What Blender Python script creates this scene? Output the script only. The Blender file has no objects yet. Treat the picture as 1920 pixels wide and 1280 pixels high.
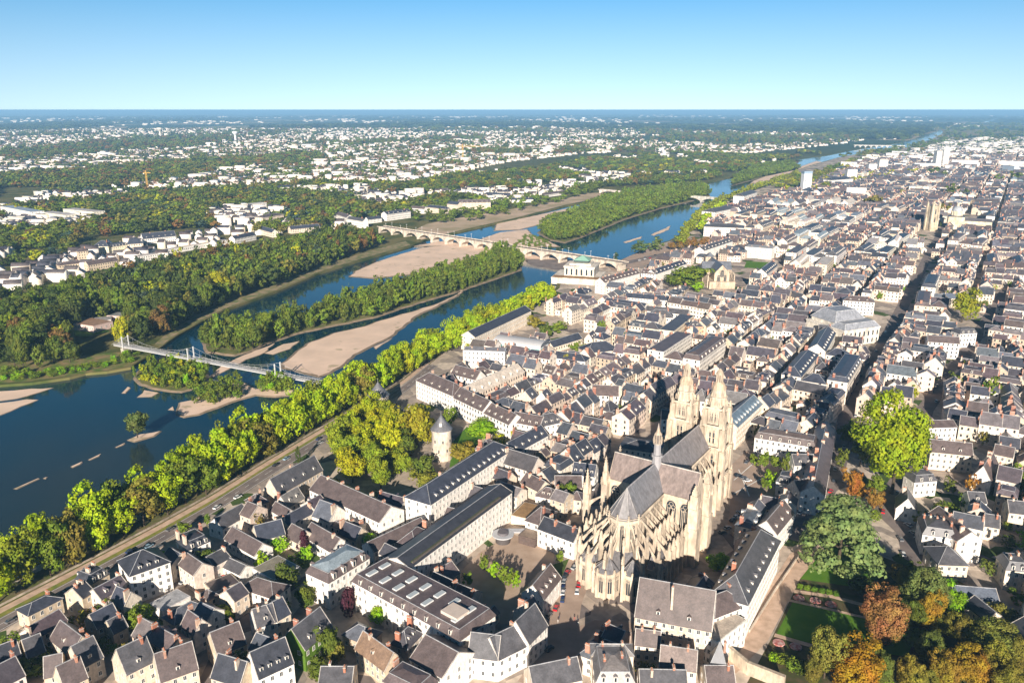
import bpy, math, random
import numpy as np
from mathutils import Vector, Matrix
from mathutils.geometry import tessellate_polygon
random.seed(7); RNG=np.random.default_rng(11)
S=bpy.context.scene; COL=S.collection
PI=math.pi
# ---------------------------------------------------------------- camera
F=1500.0; CH=190.0; HY=206.0
PIT=math.atan((640-HY)/F)
cam=bpy.data.cameras.new('camera'); co=bpy.data.objects.new('camera',cam); COL.objects.link(co)
co.location=(0,0,CH); co.rotation_euler=(PI/2-PIT,0,0)
cam.sensor_width=36; cam.lens=36*F/1920; cam.clip_start=1; cam.clip_end=200000
S.camera=co
S.render.resolution_x=1024; S.render.resolution_y=682
# ---------------------------------------------------------------- sky, sun, exposure
SUN_TO=math.radians(5.5); SUN_EL=math.radians(19.5)
w=bpy.data.worlds.new('World'); S.world=w; w.use_nodes=True
nt=w.node_tree; bg=nt.nodes['Background']
sky=nt.nodes.new('ShaderNodeTexSky'); sky.sky_type='NISHITA'; sky.sun_disc=False
sky.sun_elevation=SUN_EL; sky.sun_rotation=SUN_TO+PI; sky.altitude=200; sky.air_density=1.0; sky.dust_density=0.0; sky.ozone_density=2.0
tc=nt.nodes.new('ShaderNodeTexCoord'); mp=nt.nodes.new('ShaderNodeMapping'); mp.inputs['Scale'].default_value=(1,1,1.0); mp.inputs['Location'].default_value=(0,0,0.11)
hs=nt.nodes.new('ShaderNodeHueSaturation'); hs.inputs['Hue'].default_value=0.495; hs.inputs['Value'].default_value=1.0
nt.links.new(tc.outputs['Generated'],mp.inputs[0]); nt.links.new(mp.outputs[0],sky.inputs[0])
sz=nt.nodes.new('ShaderNodeSeparateXYZ'); nt.links.new(tc.outputs['Generated'],sz.inputs[0]); ms_=nt.nodes.new('ShaderNodeMapRange'); nt.links.new(sz.outputs[2],ms_.inputs[0])
ms_.inputs[1].default_value=-0.005; ms_.inputs[2].default_value=0.13; ms_.inputs[3].default_value=0.85; ms_.inputs[4].default_value=1.35; nt.links.new(ms_.outputs[0],hs.inputs['Saturation'])
mv_=nt.nodes.new('ShaderNodeMapRange'); nt.links.new(sz.outputs[2],mv_.inputs[0])
mv_.inputs[1].default_value=0.14; mv_.inputs[2].default_value=0.45; mv_.inputs[3].default_value=1.38; mv_.inputs[4].default_value=0.5; nt.links.new(mv_.outputs[0],hs.inputs['Value'])
nt.links.new(sky.outputs[0],hs.inputs['Color']); nt.links.new(hs.outputs[0],bg.inputs[0]); bg.inputs[1].default_value=0.052
sl=bpy.data.lights.new('sun','SUN'); sl.energy=5.0; sl.angle=math.radians(0.5); sl.color=(1.0,0.89,0.76)
so=bpy.data.objects.new('sun',sl); COL.objects.link(so); so.location=(0,-200,400)
sd=Vector((math.sin(SUN_TO)*math.cos(SUN_EL),math.cos(SUN_TO)*math.cos(SUN_EL),-math.sin(SUN_EL)))
so.rotation_euler=sd.to_track_quat('-Z','Y').to_euler()
S.view_settings.view_transform='Standard'; S.view_settings.look='None'; S.view_settings.exposure=0.98; S.view_settings.gamma=1
S.render.engine='CYCLES'; S.cycles.max_bounces=6; S.cycles.volume_bounces=0
# ---------------------------------------------------------------- pixel -> place
def at(px,py,z=0.0):
    u=px-960; v=640-py
    d=(u,F*math.cos(PIT)+v*math.sin(PIT),-F*math.sin(PIT)+v*math.cos(PIT))
    t=(z-CH)/d[2]; return (d[0]*t,d[1]*t)
def toPx(x,y,z=0.0):
    zc=z-CH; dep=y*math.cos(PIT)-zc*math.sin(PIT); up=y*math.sin(PIT)+zc*math.cos(PIT)
    if dep<1: return (-9999,-9999,1)
    return (960+F*x/dep,640-F*up/dep,F/dep)
# ---------------------------------------------------------------- materials
def nmat(name): 
    m=bpy.data.materials.new(name); m.use_nodes=True; n=m.node_tree; return m,n,n.nodes['Principled BSDF']
def N(n,t,**k):
    x=n.nodes.new(t)
    for a,b in k.items(): setattr(x,a,b)
    return x
def mixc(n,fac,a,b,mode='MIX'):
    x=N(n,'ShaderNodeMix',data_type='RGBA',blend_type=mode)
    for s,v in ((x.inputs[0],fac),(x.inputs[6],a),(x.inputs[7],b)):
        if isinstance(v,bpy.types.NodeSocket): n.links.new(v,s)
        elif isinstance(v,(int,float)): s.default_value=v
        else: s.default_value=(v[0],v[1],v[2],1)
    return x.outputs[2]
def ramp(n,src,stops):
    r=N(n,'ShaderNodeValToRGB'); n.links.new(src,r.inputs[0]); e=r.color_ramp.elements
    while len(e)<len(stops): e.new(0.5)
    for q,(p,c) in zip(e,stops): q.position=p; q.color=(c[0],c[1],c[2],1) if not isinstance(c,(int,float)) else (c,c,c,1)
    return r.outputs[0]
def noise(n,scale,detail=4,coord='Object',rough=0.55,sc=None):
    c=N(n,'ShaderNodeTexCoord'); x=N(n,'ShaderNodeTexNoise'); x.inputs['Scale'].default_value=scale; x.inputs['Detail'].default_value=detail; x.inputs['Roughness'].default_value=rough
    if sc:
        m=N(n,'ShaderNodeMapping'); m.inputs['Scale'].default_value=sc; n.links.new(c.outputs[coord],m.inputs[0]); n.links.new(m.outputs[0],x.inputs['Vector'])
    else: n.links.new(c.outputs[coord],x.inputs['Vector'])
    return x.outputs['Fac']
def posnoise(n,scale,detail=4,sc=(1,1,1)):
    g=N(n,'ShaderNodeNewGeometry'); x=N(n,'ShaderNodeTexNoise'); x.inputs['Scale'].default_value=scale; x.inputs['Detail'].default_value=detail
    m=N(n,'ShaderNodeMapping'); m.inputs['Scale'].default_value=sc; n.links.new(g.outputs['Position'],m.inputs[0]); n.links.new(m.outputs[0],x.inputs['Vector']); return x.outputs['Fac']
def tinted(name,rough,scale,lo,hi,spec=0.3,sc=None,fine=None):
    m,n,b=nmat(name); a=N(n,'ShaderNodeAttribute',attribute_name='tint')
    f=ramp(n,posnoise(n,scale,5,sc or (1,1,1)),[(0.3,lo),(0.7,hi)])
    c=mixc(n,1.0,a.outputs['Color'],f,'MULTIPLY')
    if fine:
        f2=ramp(n,posnoise(n,fine,2,sc or (1,1,1)),[(0.35,0.82),(0.65,1.12)]); c=mixc(n,1.0,c,f2,'MULTIPLY')
    n.links.new(c,b.inputs['Base Color']); b.inputs['Roughness'].default_value=rough; b.inputs['Specular IOR Level'].default_value=spec
    return m
M={}
M['wall']=tinted('wall_render',0.9,0.12,0.86,1.06,0.15,(1,1,.6),fine=1.1)
M['roof']=tinted('slate',0.42,0.35,0.72,1.18,0.5,(1,1,1),fine=1.6)
M['lead']=tinted('lead_roof',0.45,0.5,0.75,1.2,0.5,(1,1,.25),fine=1.2)
M['brick']=tinted('brick',0.9,0.8,0.75,1.15,0.15)
M['stone']=tinted('old_stone',0.9,0.22,0.52,1.12,0.15,(1,1,.4),fine=0.9)
M['plain']=tinted('painted',0.6,0.6,0.92,1.04,0.4)
def flat(name,c,rough=0.8,spec=0.3,metal=0,vary=None):
    m,n,b=nmat(name)
    if vary:
        col=mixc(n,ramp(n,posnoise(n,vary[0],6),[(0.35,0.0),(0.65,1.0)]),c,vary[1]); n.links.new(col,b.inputs['Base Color'])
    else: b.inputs['Base Color'].default_value=(*c,1)
    b.inputs['Roughness'].default_value=rough; b.inputs['Specular IOR Level'].default_value=spec; b.inputs['Metallic'].default_value=metal; return m
M['glass']=flat('window_glass',(0.03,0.04,0.05),0.15,0.5)
M['glazing']=flat('skylight_glass',(0.45,0.5,0.52),0.25,0.6)
M['teal']=flat('tinted_glass',(0.12,0.36,0.33),0.2,0.6)
M['frame']=flat('white_frame',(0.72,0.70,0.66),0.6)
M['rubber']=flat('rubber',(0.02,0.02,0.02),0.9)
M['bark']=flat('bark',(0.10,0.075,0.05),0.95,0.1,vary=(2.0,(0.05,0.04,0.03)))
M['skin']=flat('clothing',(0.06,0.07,0.10),0.9)
M['asphalt']=flat('asphalt',(0.16,0.135,0.13),0.95,0.2,vary=(0.12,(0.24,0.20,0.18)))
M['paving']=flat('stone_paving',(0.44,0.33,0.26),0.95,0.2,vary=(0.15,(0.34,0.255,0.20)))
M['sandpath']=flat('sand_path',(0.62,0.45,0.34),0.95,0.1,vary=(0.3,(0.46,0.33,0.24)))
M['verge']=flat('dry_grass',(0.28,0.25,0.06),0.95,0.1,vary=(0.25,(0.15,0.19,0.04)))
M['lawn']=flat('lawn',(0.07,0.17,0.015),0.95,0.1,vary=(0.2,(0.10,0.20,0.02)))
M['mark']=flat('road_paint',(0.75,0.74,0.7),0.8)
M['rust']=flat('rust_gravel_roof',(0.33,0.20,0.10),0.95,0.1,vary=(0.4,(0.25,0.15,0.08)))
M['flower']=flat('flowers',(0.5,0.36,0.33),0.9,vary=(0.9,(0.35,0.08,0.07)))
# leaves: colour of the object (single trees) or attribute (woods)
def leafmat(name,obj):
    m,n,b=nmat(name)
    if obj: a=N(n,'ShaderNodeObjectInfo').outputs['Color']
    else: a=N(n,'ShaderNodeAttribute',attribute_name='tint').outputs['Color']
    r=ramp(n,posnoise(n,0.35,4),[(0.3,0.62),(0.7,1.3)])
    c=mixc(n,1.0,a,r,'MULTIPLY')
    h=N(n,'ShaderNodeHueSaturation'); n.links.new(c,h.inputs['Color'])
    mr=N(n,'ShaderNodeMapRange'); n.links.new(posnoise(n,0.16,2),mr.inputs[0]); mr.inputs[1].default_value=.3; mr.inputs[2].default_value=.7; mr.inputs[3].default_value=0.47; mr.inputs[4].default_value=0.52
    n.links.new(mr.outputs[0],h.inputs['Hue'])
    n.links.new(h.outputs[0],b.inputs['Base Color']); b.inputs['Roughness'].default_value=0.7; b.inputs['Specular IOR Level'].default_value=0.15
    t=N(n,'ShaderNodeBsdfTranslucent'); n.links.new(h.outputs[0],t.inputs[0]); ms=N(n,'ShaderNodeMixShader'); ms.inputs[0].default_value=0.25
    n.links.new(b.outputs[0],ms.inputs[1]); n.links.new(t.outputs[0],ms.inputs[2]); n.links.new(ms.outputs[0],n.nodes['Material Output'].inputs[0]); return m
M['leaf']=leafmat('foliage',True); M['leafs']=leafmat('foliage_mass',False)
# water
m,n,b=nmat('river_water'); M['water']=m
c=mixc(n,ramp(n,posnoise(n,0.012,4,(1,.5,1)),[(0.4,0.0),(0.65,1.0)]),(0.001,0.028,0.050),(0.008,0.036,0.046))
c=mixc(n,ramp(n,posnoise(n,0.0045,5,(1,.45,1)),[(0.50,0.0),(0.68,0.7)]),c,(0.045,0.045,0.032))
n.links.new(ramp(n,posnoise(n,0.006,3,(1,.3,1)),[(0.4,0.03),(0.65,0.16)]),b.inputs['Roughness'])
n.links.new(c,b.inputs['Base Color']); b.inputs['IOR'].default_value=1.45
bm_=N(n,'ShaderNodeBump'); bm_.inputs['Strength'].default_value=0.25; bm_.inputs['Distance'].default_value=0.12; n.links.new(posnoise(n,0.5,4,(1,.5,1)),bm_.inputs['Height']); n.links.new(bm_.outputs[0],b.inputs['Normal'])
# river sand
M['sand']=flat('river_sand',(0.80,0.60,0.46),0.95,0.1,vary=(0.04,(0.66,0.50,0.38)))
n=M['sand'].node_tree; b=n.nodes['Principled BSDF']; o_=b.inputs['Base Color'].links[0].from_socket
n.links.new(mixc(n,ramp(n,posnoise(n,0.09,6),[(0.62,0.0),(0.68,0.55)]),o_,(0.22,0.21,0.09)),b.inputs['Base Color'])
M['wetsand']=flat('wet_sand',(0.27,0.20,0.14),0.6,0.3,vary=(0.3,(0.17,0.135,0.09)))
M['islandsoil']=flat('island_ground',(0.10,0.13,0.03),0.95,0.1,vary=(0.08,(0.22,0.19,0.08)))
# far and near open ground
m,n,b=nmat('open_ground'); M['ground']=m
g=N(n,'ShaderNodeNewGeometry'); mpp=N(n,'ShaderNodeMapping'); mpp.inputs['Scale'].default_value=(0.0016,0.0007,1); n.links.new(g.outputs['Position'],mpp.inputs[0])
vo=N(n,'ShaderNodeTexVoronoi'); vo.inputs['Scale'].default_value=1.0; n.links.new(mpp.outputs[0],vo.inputs['Vector'])
sp=N(n,'ShaderNodeSeparateColor'); n.links.new(vo.outputs['Color'],sp.inputs[0])
woods=mixc(n,ramp(n,posnoise(n,0.02,5),[(0.4,0.0),(0.6,1.0)]),(0.022,0.045,0.014),(0.055,0.08,0.022))
fields=ramp(n,sp.outputs[1],[(0.0,(0.30,0.23,0.13)),(0.5,(0.16,0.17,0.06)),(1.0,(0.38,0.29,0.19))])
msk=ramp(n,sp.outputs[0],[(0.70,0.0),(0.72,1.0)])
nearc=mixc(n,ramp(n,posnoise(n,0.03,5),[(0.4,0.0),(0.6,1.0)]),(0.07,0.09,0.025),(0.17,0.15,0.06))
far=mixc(n,msk,woods,fields)
sx=N(n,'ShaderNodeSeparateXYZ'); n.links.new(g.outputs['Position'],sx.inputs[0])
mr=N(n,'ShaderNodeMapRange'); n.links.new(sx.outputs[1],mr.inputs[0]); mr.inputs[1].default_value=2500; mr.inputs[2].default_value=4500
n.links.new(mixc(n,mr.outputs[0],nearc,far),b.inputs['Base Color']); b.inputs['Roughness'].default_value=1; b.inputs['Specular IOR Level'].default_value=0.05
# town ground: yards, gravel, gardens
m,n,b=nmat('town_ground'); M['town']=m
g=N(n,'ShaderNodeNewGeometry'); mpp=N(n,'ShaderNodeMapping'); mpp.inputs['Scale'].default_value=(0.07,0.07,1); mpp.inputs['Rotation'].default_value=(0,0,-0.58); n.links.new(g.outputs['Position'],mpp.inputs[0])
vo=N(n,'ShaderNodeTexVoronoi'); vo.inputs['Scale'].default_value=1.0; vo.distance='CHEBYCHEV'; n.links.new(mpp.outputs[0],vo.inputs['Vector'])
sp=N(n,'ShaderNodeSeparateColor'); n.links.new(vo.outputs['Color'],sp.inputs[0])
c=ramp(n,sp.outputs[0],[(0.0,(0.46,0.38,0.31)),(0.3,(0.33,0.28,0.24)),(0.55,(0.58,0.49,0.40)),(0.8,(0.20,0.17,0.16)),(0.9,(0.07,0.11,0.03))]); n.nodes[-1].color_ramp.interpolation='CONSTANT'
f=ramp(n,posnoise(n,0.3,5),[(0.3,0.75),(0.7,1.15)])
n.links.new(mixc(n,1.0,c,f,'MULTIPLY'),b.inputs['Base Color']); b.inputs['Roughness'].default_value=0.95; b.inputs['Specular IOR Level'].default_value=0.1
# ---------------------------------------------------------------- object helpers
def tag(o,label=None,cat=None,group=None,kind=None):
    if label: o['label']=label
    if cat: o['category']=cat
    if group: o['group']=group
    if kind: o['kind']=kind
    return o
def empty(name,loc,rz=0.0):
    o=bpy.data.objects.new(name,None); COL.objects.link(o); o.location=loc; o.rotation_euler=(0,0,rz); o.empty_display_size=0.5; return o
def link(name,me,parent=None,loc=(0,0,0),rot=(0,0,0),scale=(1,1,1)):
    o=bpy.data.objects.new(name,me); COL.objects.link(o)
    if parent: o.parent=parent
    o.location=loc; o.rotation_euler=rot; o.scale=scale; return o
class MB:
    """collects faces; each face has a tint and a material slot"""
    def __init__(s): s.v=[];s.f=[];s.c=[];s.m=[];s.T=None
    def setT(s,x=0,y=0,z=0,r=0): s.T=(x,y,z,math.cos(r),math.sin(r)) 
    def add(s,vs,fs,col,mi=0):
        k=len(s.v)
        if s.T:
            x,y,z,c,sn=s.T; s.v.extend([(x+a*c-b*sn,y+a*sn+b*c,z+d) for a,b,d in vs])
        else: s.v.extend(vs)
        for q in fs: s.f.append([k+i for i in q]); s.c.append(col); s.m.append(mi)
    def box(s,x0,x1,y0,y1,z0,z1,col,mi=0,bottom=False):
        v=[(x0,y0,z0),(x1,y0,z0),(x1,y1,z0),(x0,y1,z0),(x0,y0,z1),(x1,y0,z1),(x1,y1,z1),(x0,y1,z1)]
        f=[(0,1,5,4),(1,2,6,5),(2,3,7,6),(3,0,4,7),(4,5,6,7)]
        if bottom: f.append((3,2,1,0))
        s.add(v,f,col,mi)
    def frust(s,cx,cy,r0,r1,z0,z1,n,col,mi=0,cap=True,rot=0.0,sy=1.0):
        v=[];f=[]
        for i in range(n):
            a=2*PI*i/n+rot; v.append((cx+r0*math.cos(a),cy+r0*sy*math.sin(a),z0))
        if r1<=0.001:
            v.append((cx,cy,z1)); f=[(i,(i+1)%n,n) for i in range(n)]
        else:
            for i in range(n):
                a=2*PI*i/n+rot; v.append((cx+r1*math.cos(a),cy+r1*sy*math.sin(a),z1))
            f=[(i,(i+1)%n,n+(i+1)%n,n+i) for i in range(n)]
            if cap: f.append(tuple(range(n,2*n)))
        s.add(v,f,col,mi)
    def bar(s,p,q,w,h,col,mi=0):
        p=Vector(p);q=Vector(q);d=q-p; side=d.cross(Vector((0,0,1)))
        side=Vector((1,0,0)) if side.length<1e-6 else side.normalized()
        up=side.cross(d).normalized(); side*=w/2; up*=h/2
        v=[tuple(a+b) for a in (p,q) for b in (-side-up,side-up,side+up,-side+up)]
        s.add(v,[(0,1,5,4),(1,2,6,5),(2,3,7,6),(3,0,4,7),(3,2,1,0),(4,5,6,7)],col,mi)
    def prism(s,poly,z0,z1,col,mi=0,bottom=False):
        n=len(poly)
        if sum(poly[i][0]*poly[(i+1)%n][1]-poly[(i+1)%n][0]*poly[i][1] for i in range(n))<0: poly=poly[::-1]
        v=[(a,b,z0) for a,b in poly]+[(a,b,z1) for a,b in poly]
        s.add(v,[(i,(i+1)%n,n+(i+1)%n,n+i) for i in range(n)]+[tuple(range(n,2*n))],col,mi)
    def build(s,name,mats,parent=None,loc=(0,0,0),mesh_only=False):
        me=bpy.data.meshes.new(name); me.from_pydata(s.v,[],s.f)
        if not isinstance(mats,(list,tuple)): mats=[mats]
        for q in mats: me.materials.append(q)
        nf=len(s.f); me.polygons.foreach_set('material_index',s.m)
        cnt=np.array([len(q) for q in s.f]); cc=np.ones((nf,4)); cc[:,:3]=np.array(s.c)
        at_=me.color_attributes.new('tint','FLOAT_COLOR','CORNER'); at_.data.foreach_set('color',np.repeat(cc,cnt,axis=0).ravel())
        me.update()
        return me if mesh_only else link(name,me,parent,loc)
def rgb(b,j=0.05): 
    k=1+random.uniform(-j,j); return tuple(max(0.004,x*k*(1+random.uniform(-j,j)*.4)) for x in b)
# ---------------------------------------------------------------- ground, river, islands
SB=[(-300,1240),(0,1087),(200,980),(450,858),(560,800),(650,752),(720,724),(750,694),(800,660),(900,615),(1000,569),(1042,540),(1052,505),(1150,493),(1185,478),(1215,462),(1255,451),(1285,433),(1300,412),(1318,387),(1345,371),(1400,353),(1460,332),(1520,310),(1580,293),(1660,282),(1700,276),(1745,262),(1768,250),(1767,244.5)]
NB=[(1762,244),(1738,252),(1690,267),(1655,273),(1600,281),(1550,291),(1490,299),(1440,310),(1380,330),(1322,344),(1310,349),(1250,347),(1165,357),(1140,362),(1110,376),(1060,386),(960,412),(870,432),(800,448),(770,461),(735,471),(680,487),(600,512),(520,546),(470,564),(420,582),(380,602),(330,630),(300,652),(275,669),(245,688),(200,696),(160,699),(130,707),(60,717),(0,721),(-100,725),(-600,765),(-900,1290)]
river=[at(*p) for p in SB+NB]
far_reach=[at(1850,229.5),at(1873,223.5),at(1869,223),at(1842,229)]
def ground_mesh():
    R=90000; outer=[(-R,-400),(R,-400),(R,R),(-R,R)]
    loops=[outer,river,far_reach]
    pl=[[Vector((a,b,0)) for a,b in l] for l in loops]
    tri=tessellate_polygon(pl); vs=[(a,b,0.0) for l in loops for a,b in l]
    fs=[]
    for t in tri:
        a,b,c=[vs[i] for i in t]
        if (b[0]-a[0])*(c[1]-a[1])-(b[1]-a[1])*(c[0]-a[0])<0: t=(t[0],t[2],t[1])
        fs.append(tuple(t))
    k=4
    for l in loops[1:]:
        n=len(l); base=len(vs); vs+= [(a,b,-4.0) for a,b in l]
        for i in range(n): fs.append((k+i,k+(i+1)%n,base+(i+1)%n,base+i))
        k+=n
    me=bpy.data.meshes.new('ground'); me.from_pydata(vs,[],fs); me.materials.append(M['ground']); me.update(); return me
tag(link('ground',ground_mesh()),kind='structure')
def sheet(name,poly,z,mat,kind='structure'):
    me=bpy.data.meshes.new(name); n=len(poly); tri=tessellate_polygon([[Vector((a,b,0)) for a,b in poly]]); fs=[]
    for t in tri:
        a,b,c=[poly[i] for i in t]
        fs.append(t if (b[0]-a[0])*(c[1]-a[1])-(b[1]-a[1])*(c[0]-a[0])>0 else (t[0],t[2],t[1]))
    me.from_pydata([(a,b,z) for a,b in poly],[],fs); me.materials.append(mat); me.update()
    return tag(link(name,me),kind=kind)
xs=[p[0] for p in river]; ys=[p[1] for p in river]
sheet('water',[(min(xs)-50,min(ys)-50),(max(xs)+50,min(ys)-50),(max(xs)+50,max(ys)+50),(min(xs)-50,max(ys)+50)],-2.0,M['water'])
sheet('water',[(7500,14000),(14000,14000),(14000,30000),(7500,30000)],-2.2,M['water'])
def ribbon(name,pts,w,z,mat,kind='structure'):
    P=[at(*p) for p in pts]; L=[];R=[]
    for i,p in enumerate(P):
        a=P[max(0,i-1)];b=P[min(len(P)-1,i+1)]; d=Vector((b[0]-a[0],b[1]-a[1])).normalized(); nx,ny=-d.y*w/2,d.x*w/2
        L.append((p[0]+nx,p[1]+ny));R.append((p[0]-nx,p[1]-ny))
    me=bpy.data.meshes.new(name); n=len(P)
    me.from_pydata([(a,b,z) for a,b in L+R],[],[(i,n+i,n+i+1,i+1) for i in range(n-1)]); me.materials.append(mat); me.update()
    return tag(link(name,me),kind=kind)
def inpoly(x,y,poly):
    c=False;j=len(poly)-1
    for i in range(len(poly)):
        xi,yi=poly[i];xj,yj=poly[j]
        if (yi>y)!=(yj>y) and x<(xj-xi)*(y-yi)/(yj-yi)+xi: c=not c
        j=i
    return c
def roughen(poly,step,amp):
    out=[]
    for i in range(len(poly)):
        a=poly[i];b=poly[(i+1)%len(poly)]; L=math.hypot(b[0]-a[0],b[1]-a[1]); n=max(1,min(14,int(L/step)))
        for k in range(n):
            t=k/n; j=amp if k else 0
            out.append((a[0]+(b[0]-a[0])*t+random.uniform(-j,j),a[1]+(b[1]-a[1])*t+random.uniform(-j,j)))
    return out
def island(name,px,top,mat,slope=3.0,edge=None):
    """gently sloping bar or islet standing in the river"""
    P=roughen([at(x,y,-1.9) for x,y in px],7,1.1); cx=sum(p[0] for p in P)/len(P); cy=sum(p[1] for p in P)/len(P)
    if sum(P[i][0]*P[(i+1)%len(P)][1]-P[(i+1)%len(P)][0]*P[i][1] for i in range(len(P)))<0: P=P[::-1]
    n=len(P); inn=[]
    for i in range(n):
        a=P[i-1];b=P[(i+1)%n]; d=Vector((b[0]-a[0],b[1]-a[1])); d=d.normalized() if d.length>0 else Vector((1,0)); q=(P[i][0]-d.y*slope,P[i][1]+d.x*slope)
        inn.append(q if inpoly(q[0],q[1],P) else P[i])
    out=[]
    for i in range(n):
        a=P[i-1];b=P[(i+1)%n]; d=Vector((b[0]-a[0],b[1]-a[1])); d=d.normalized() if d.length>0 else Vector((1,0)); out.append((P[i][0]+d.y*1.5,P[i][1]-d.x*1.5))
    vs=[(a,b,-2.5) for a,b in out]+[(a,b,top) for a,b in inn]
    fs=[(i,(i+1)%n,n+(i+1)%n,n+i) for i in range(n)]; mi=[1]*n
    for t in tessellate_polygon([[Vector((a,b,0)) for a,b in inn]]):
        a,b,c=[inn[i] for i in t]
        if (b[0]-a[0])*(c[1]-a[1])-(b[1]-a[1])*(c[0]-a[0])<0: t=(t[0],t[2],t[1])
        fs.append(tuple(n+i for i in t)); mi.append(0)
    me=bpy.data.meshes.new(name); me.from_pydata(vs,[],fs); me.materials.append(mat); me.materials.append(edge or M['wetsand']); me.polygons.foreach_set('material_index',mi); me.update()
    return tag(link(name,me),kind='structure')
ISL={}
ISL['A']=[(378,640),(388,662),(440,668),(480,656),(500,646),(560,626),(640,609),(700,597),(780,571),(850,551),(900,534),(978,507),(978,497),(900,508),(800,527),(760,541),(690,563),(620,581),(560,601),(500,611),(430,626)]
ISL['B']=[(653,519),(700,523),(760,517),(800,512),(880,500),(975,492),(1000,482),(900,466),(830,461),(790,465),(745,478),(700,493),(665,508)]
ISL['C']=[(925,433),(975,431),(1015,421),(1050,403),(1090,386),(1060,392),(1000,405),(930,420)]
ISL['D']=[(1006,437),(1030,451),(1060,456),(1095,444),(1170,413),(1240,391),(1300,377),(1332,368),(1320,351),(1250,353),(1170,368),(1120,380),(1080,400),(1035,414)]
ISL['E']=[(520,682),(545,664),(570,644),(620,624),(680,611),(710,600),(760,586),(820,567),(870,544),(862,556),(838,568),(815,580),(790,591),(770,606),(740,631),(700,651),(670,666),(655,681),(625,700),(600,709),(560,701),(525,692)]
ISL['F']=[(250,710),(262,722),(300,732),(340,736),(372,728),(392,712),(388,688),(340,678),(290,680),(262,693)]
ISL['G']=[(330,778),(345,783),(375,778),(410,765),(450,750),(480,742),(515,745),(545,742),(553,734),(545,716),(500,720),(480,730),(460,716),(420,720),(380,735),(360,750),(335,755)]
ISL['I']=[(238,825),(252,829),(290,818),(303,808),(285,811),(262,814)]
ISL['K']=[(1372,349),(1430,333),(1500,318),(1482,305),(1420,314),(1376,334)]
ISL['R']=[(1400,349),(1460,336),(1510,323),(1562,308),(1530,302),(1490,316),(1450,325),(1410,340)]
ISL['L']=[(900,448),(935,436),(990,430),(1005,445),(1030,452),(1052,463),(1000,464),(930,458)]
for k,(nm,tp,mt,sl_) in dict(A=('wooded_island',-.9,'islandsoil',2),B=('gravel_bank',-1.2,'sand',3),C=('grassy_bar',-1.3,'sand',2),D=('wooded_island',-.8,'islandsoil',3),E=('sandbar',-1.5,'sand',4),F=('wooded_island',-1.0,'islandsoil',1.6),G=('wooded_island',-1.3,'sand',1.5),I=('islet',-1.5,'sand',1.0),K=('wooded_island',-1.0,'islandsoil',3),R=('sandbar',-1.0,'sand',4),L=('grassy_bar',-1.3,'sand',3)).items():
    island(nm,ISL[k],tp,M[mt],sl_)
for q in ([(495,662),(530,645),(562,639),(545,654),(512,665)],[(392,706),(420,683),(455,666),(490,653),(515,643),(497,661),(462,674),(430,692),(402,707)],
    [(227,737),(240,725),(246,727),(236,737)],[(256,745),(270,731),(299,736),(285,744)],[(314,768),(324,762),(326,769)],[(555,753),(575,747),(573,752),(558,757)],
    [(-60,733),(0,733),(60,728),(101,727),(70,737),(30,748),(0,752),(-60,756)],[(-60,757),(0,755),(50,748),(73,749),(40,762),(0,779),(-50,792)],
    [(24,916),(70,896),(75,897),(32,917)],[(132,874),(154,865),(152,870),(136,877)],[(165,861),(190,850),(187,855),(168,863)],[(215,838),(234,830),(232,834),(219,839)],[(80,896),(90,893),(86,898)],
    [(1168,454),(1204,443),(1203,447),(1174,456)],[(1220,440),(1257,423),(1254,431),(1226,442)],[(700,650),(735,634),(728,640),(705,655)]):
    island('sandbar',q,-1.75,M['sand'],0.7)
island('stone_weir',[(985,489),(1010,484),(1060,486),(1130,494),(1100,497),(1050,507),(1000,499)],-1.7,M['asphalt'],0.6,M['asphalt'])
island('gravel_bank',[(775,462),(830,452),(900,452),(960,470),(1040,478),(1048,488),(985,486),(900,468),(830,462)],-1.3,M['sand'],2)
# south (town) ground, north bank flats, gardens
TOWN=[at(*p,0) for p in SB[:29]]
TOWN=[(x+4,y-1) for x,y in TOWN]+[at(1800,262),at(1990,262),at(2600,300),at(2600,1400),at(-400,1400)]
sheet('town_ground',TOWN,0.03,M['town'])
sheet('north_quay_flats',[at(*p) for p in [(790,450),(870,430),(960,410),(1060,384),(1110,374),(1138,361),(1100,362),(1040,378),(960,392),(880,405),(800,420),(770,435)]],0.04,flat('pink_gravel',(0.58,0.43,0.32),0.95,0.1,vary=(0.02,(0.34,0.28,0.16))))
sheet('riverside_meadow',[at(*p) for p in [(-100,722),(0,718),(60,714),(130,704),(200,694),(245,685),(275,667),(225,660),(130,668),(60,672),(0,680),(-100,690)]],0.04,flat('rough_grass',(0.09,0.15,0.025),0.95,0.1,vary=(0.12,(0.28,0.20,0.10))))
sheet('riverside_path',[at(*p) for p in [(300,650),(330,627),(380,599),(420,579),(470,561),(520,543),(600,509),(680,484),(735,469),(770,459),(760,452),(690,472),(600,498),(520,532),(440,562),(370,590),(320,618),(290,645)]],0.05,flat('bank_gravel',(0.36,0.27,0.17),0.95,0.1,vary=(0.12,(0.13,0.16,0.05))))
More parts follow.
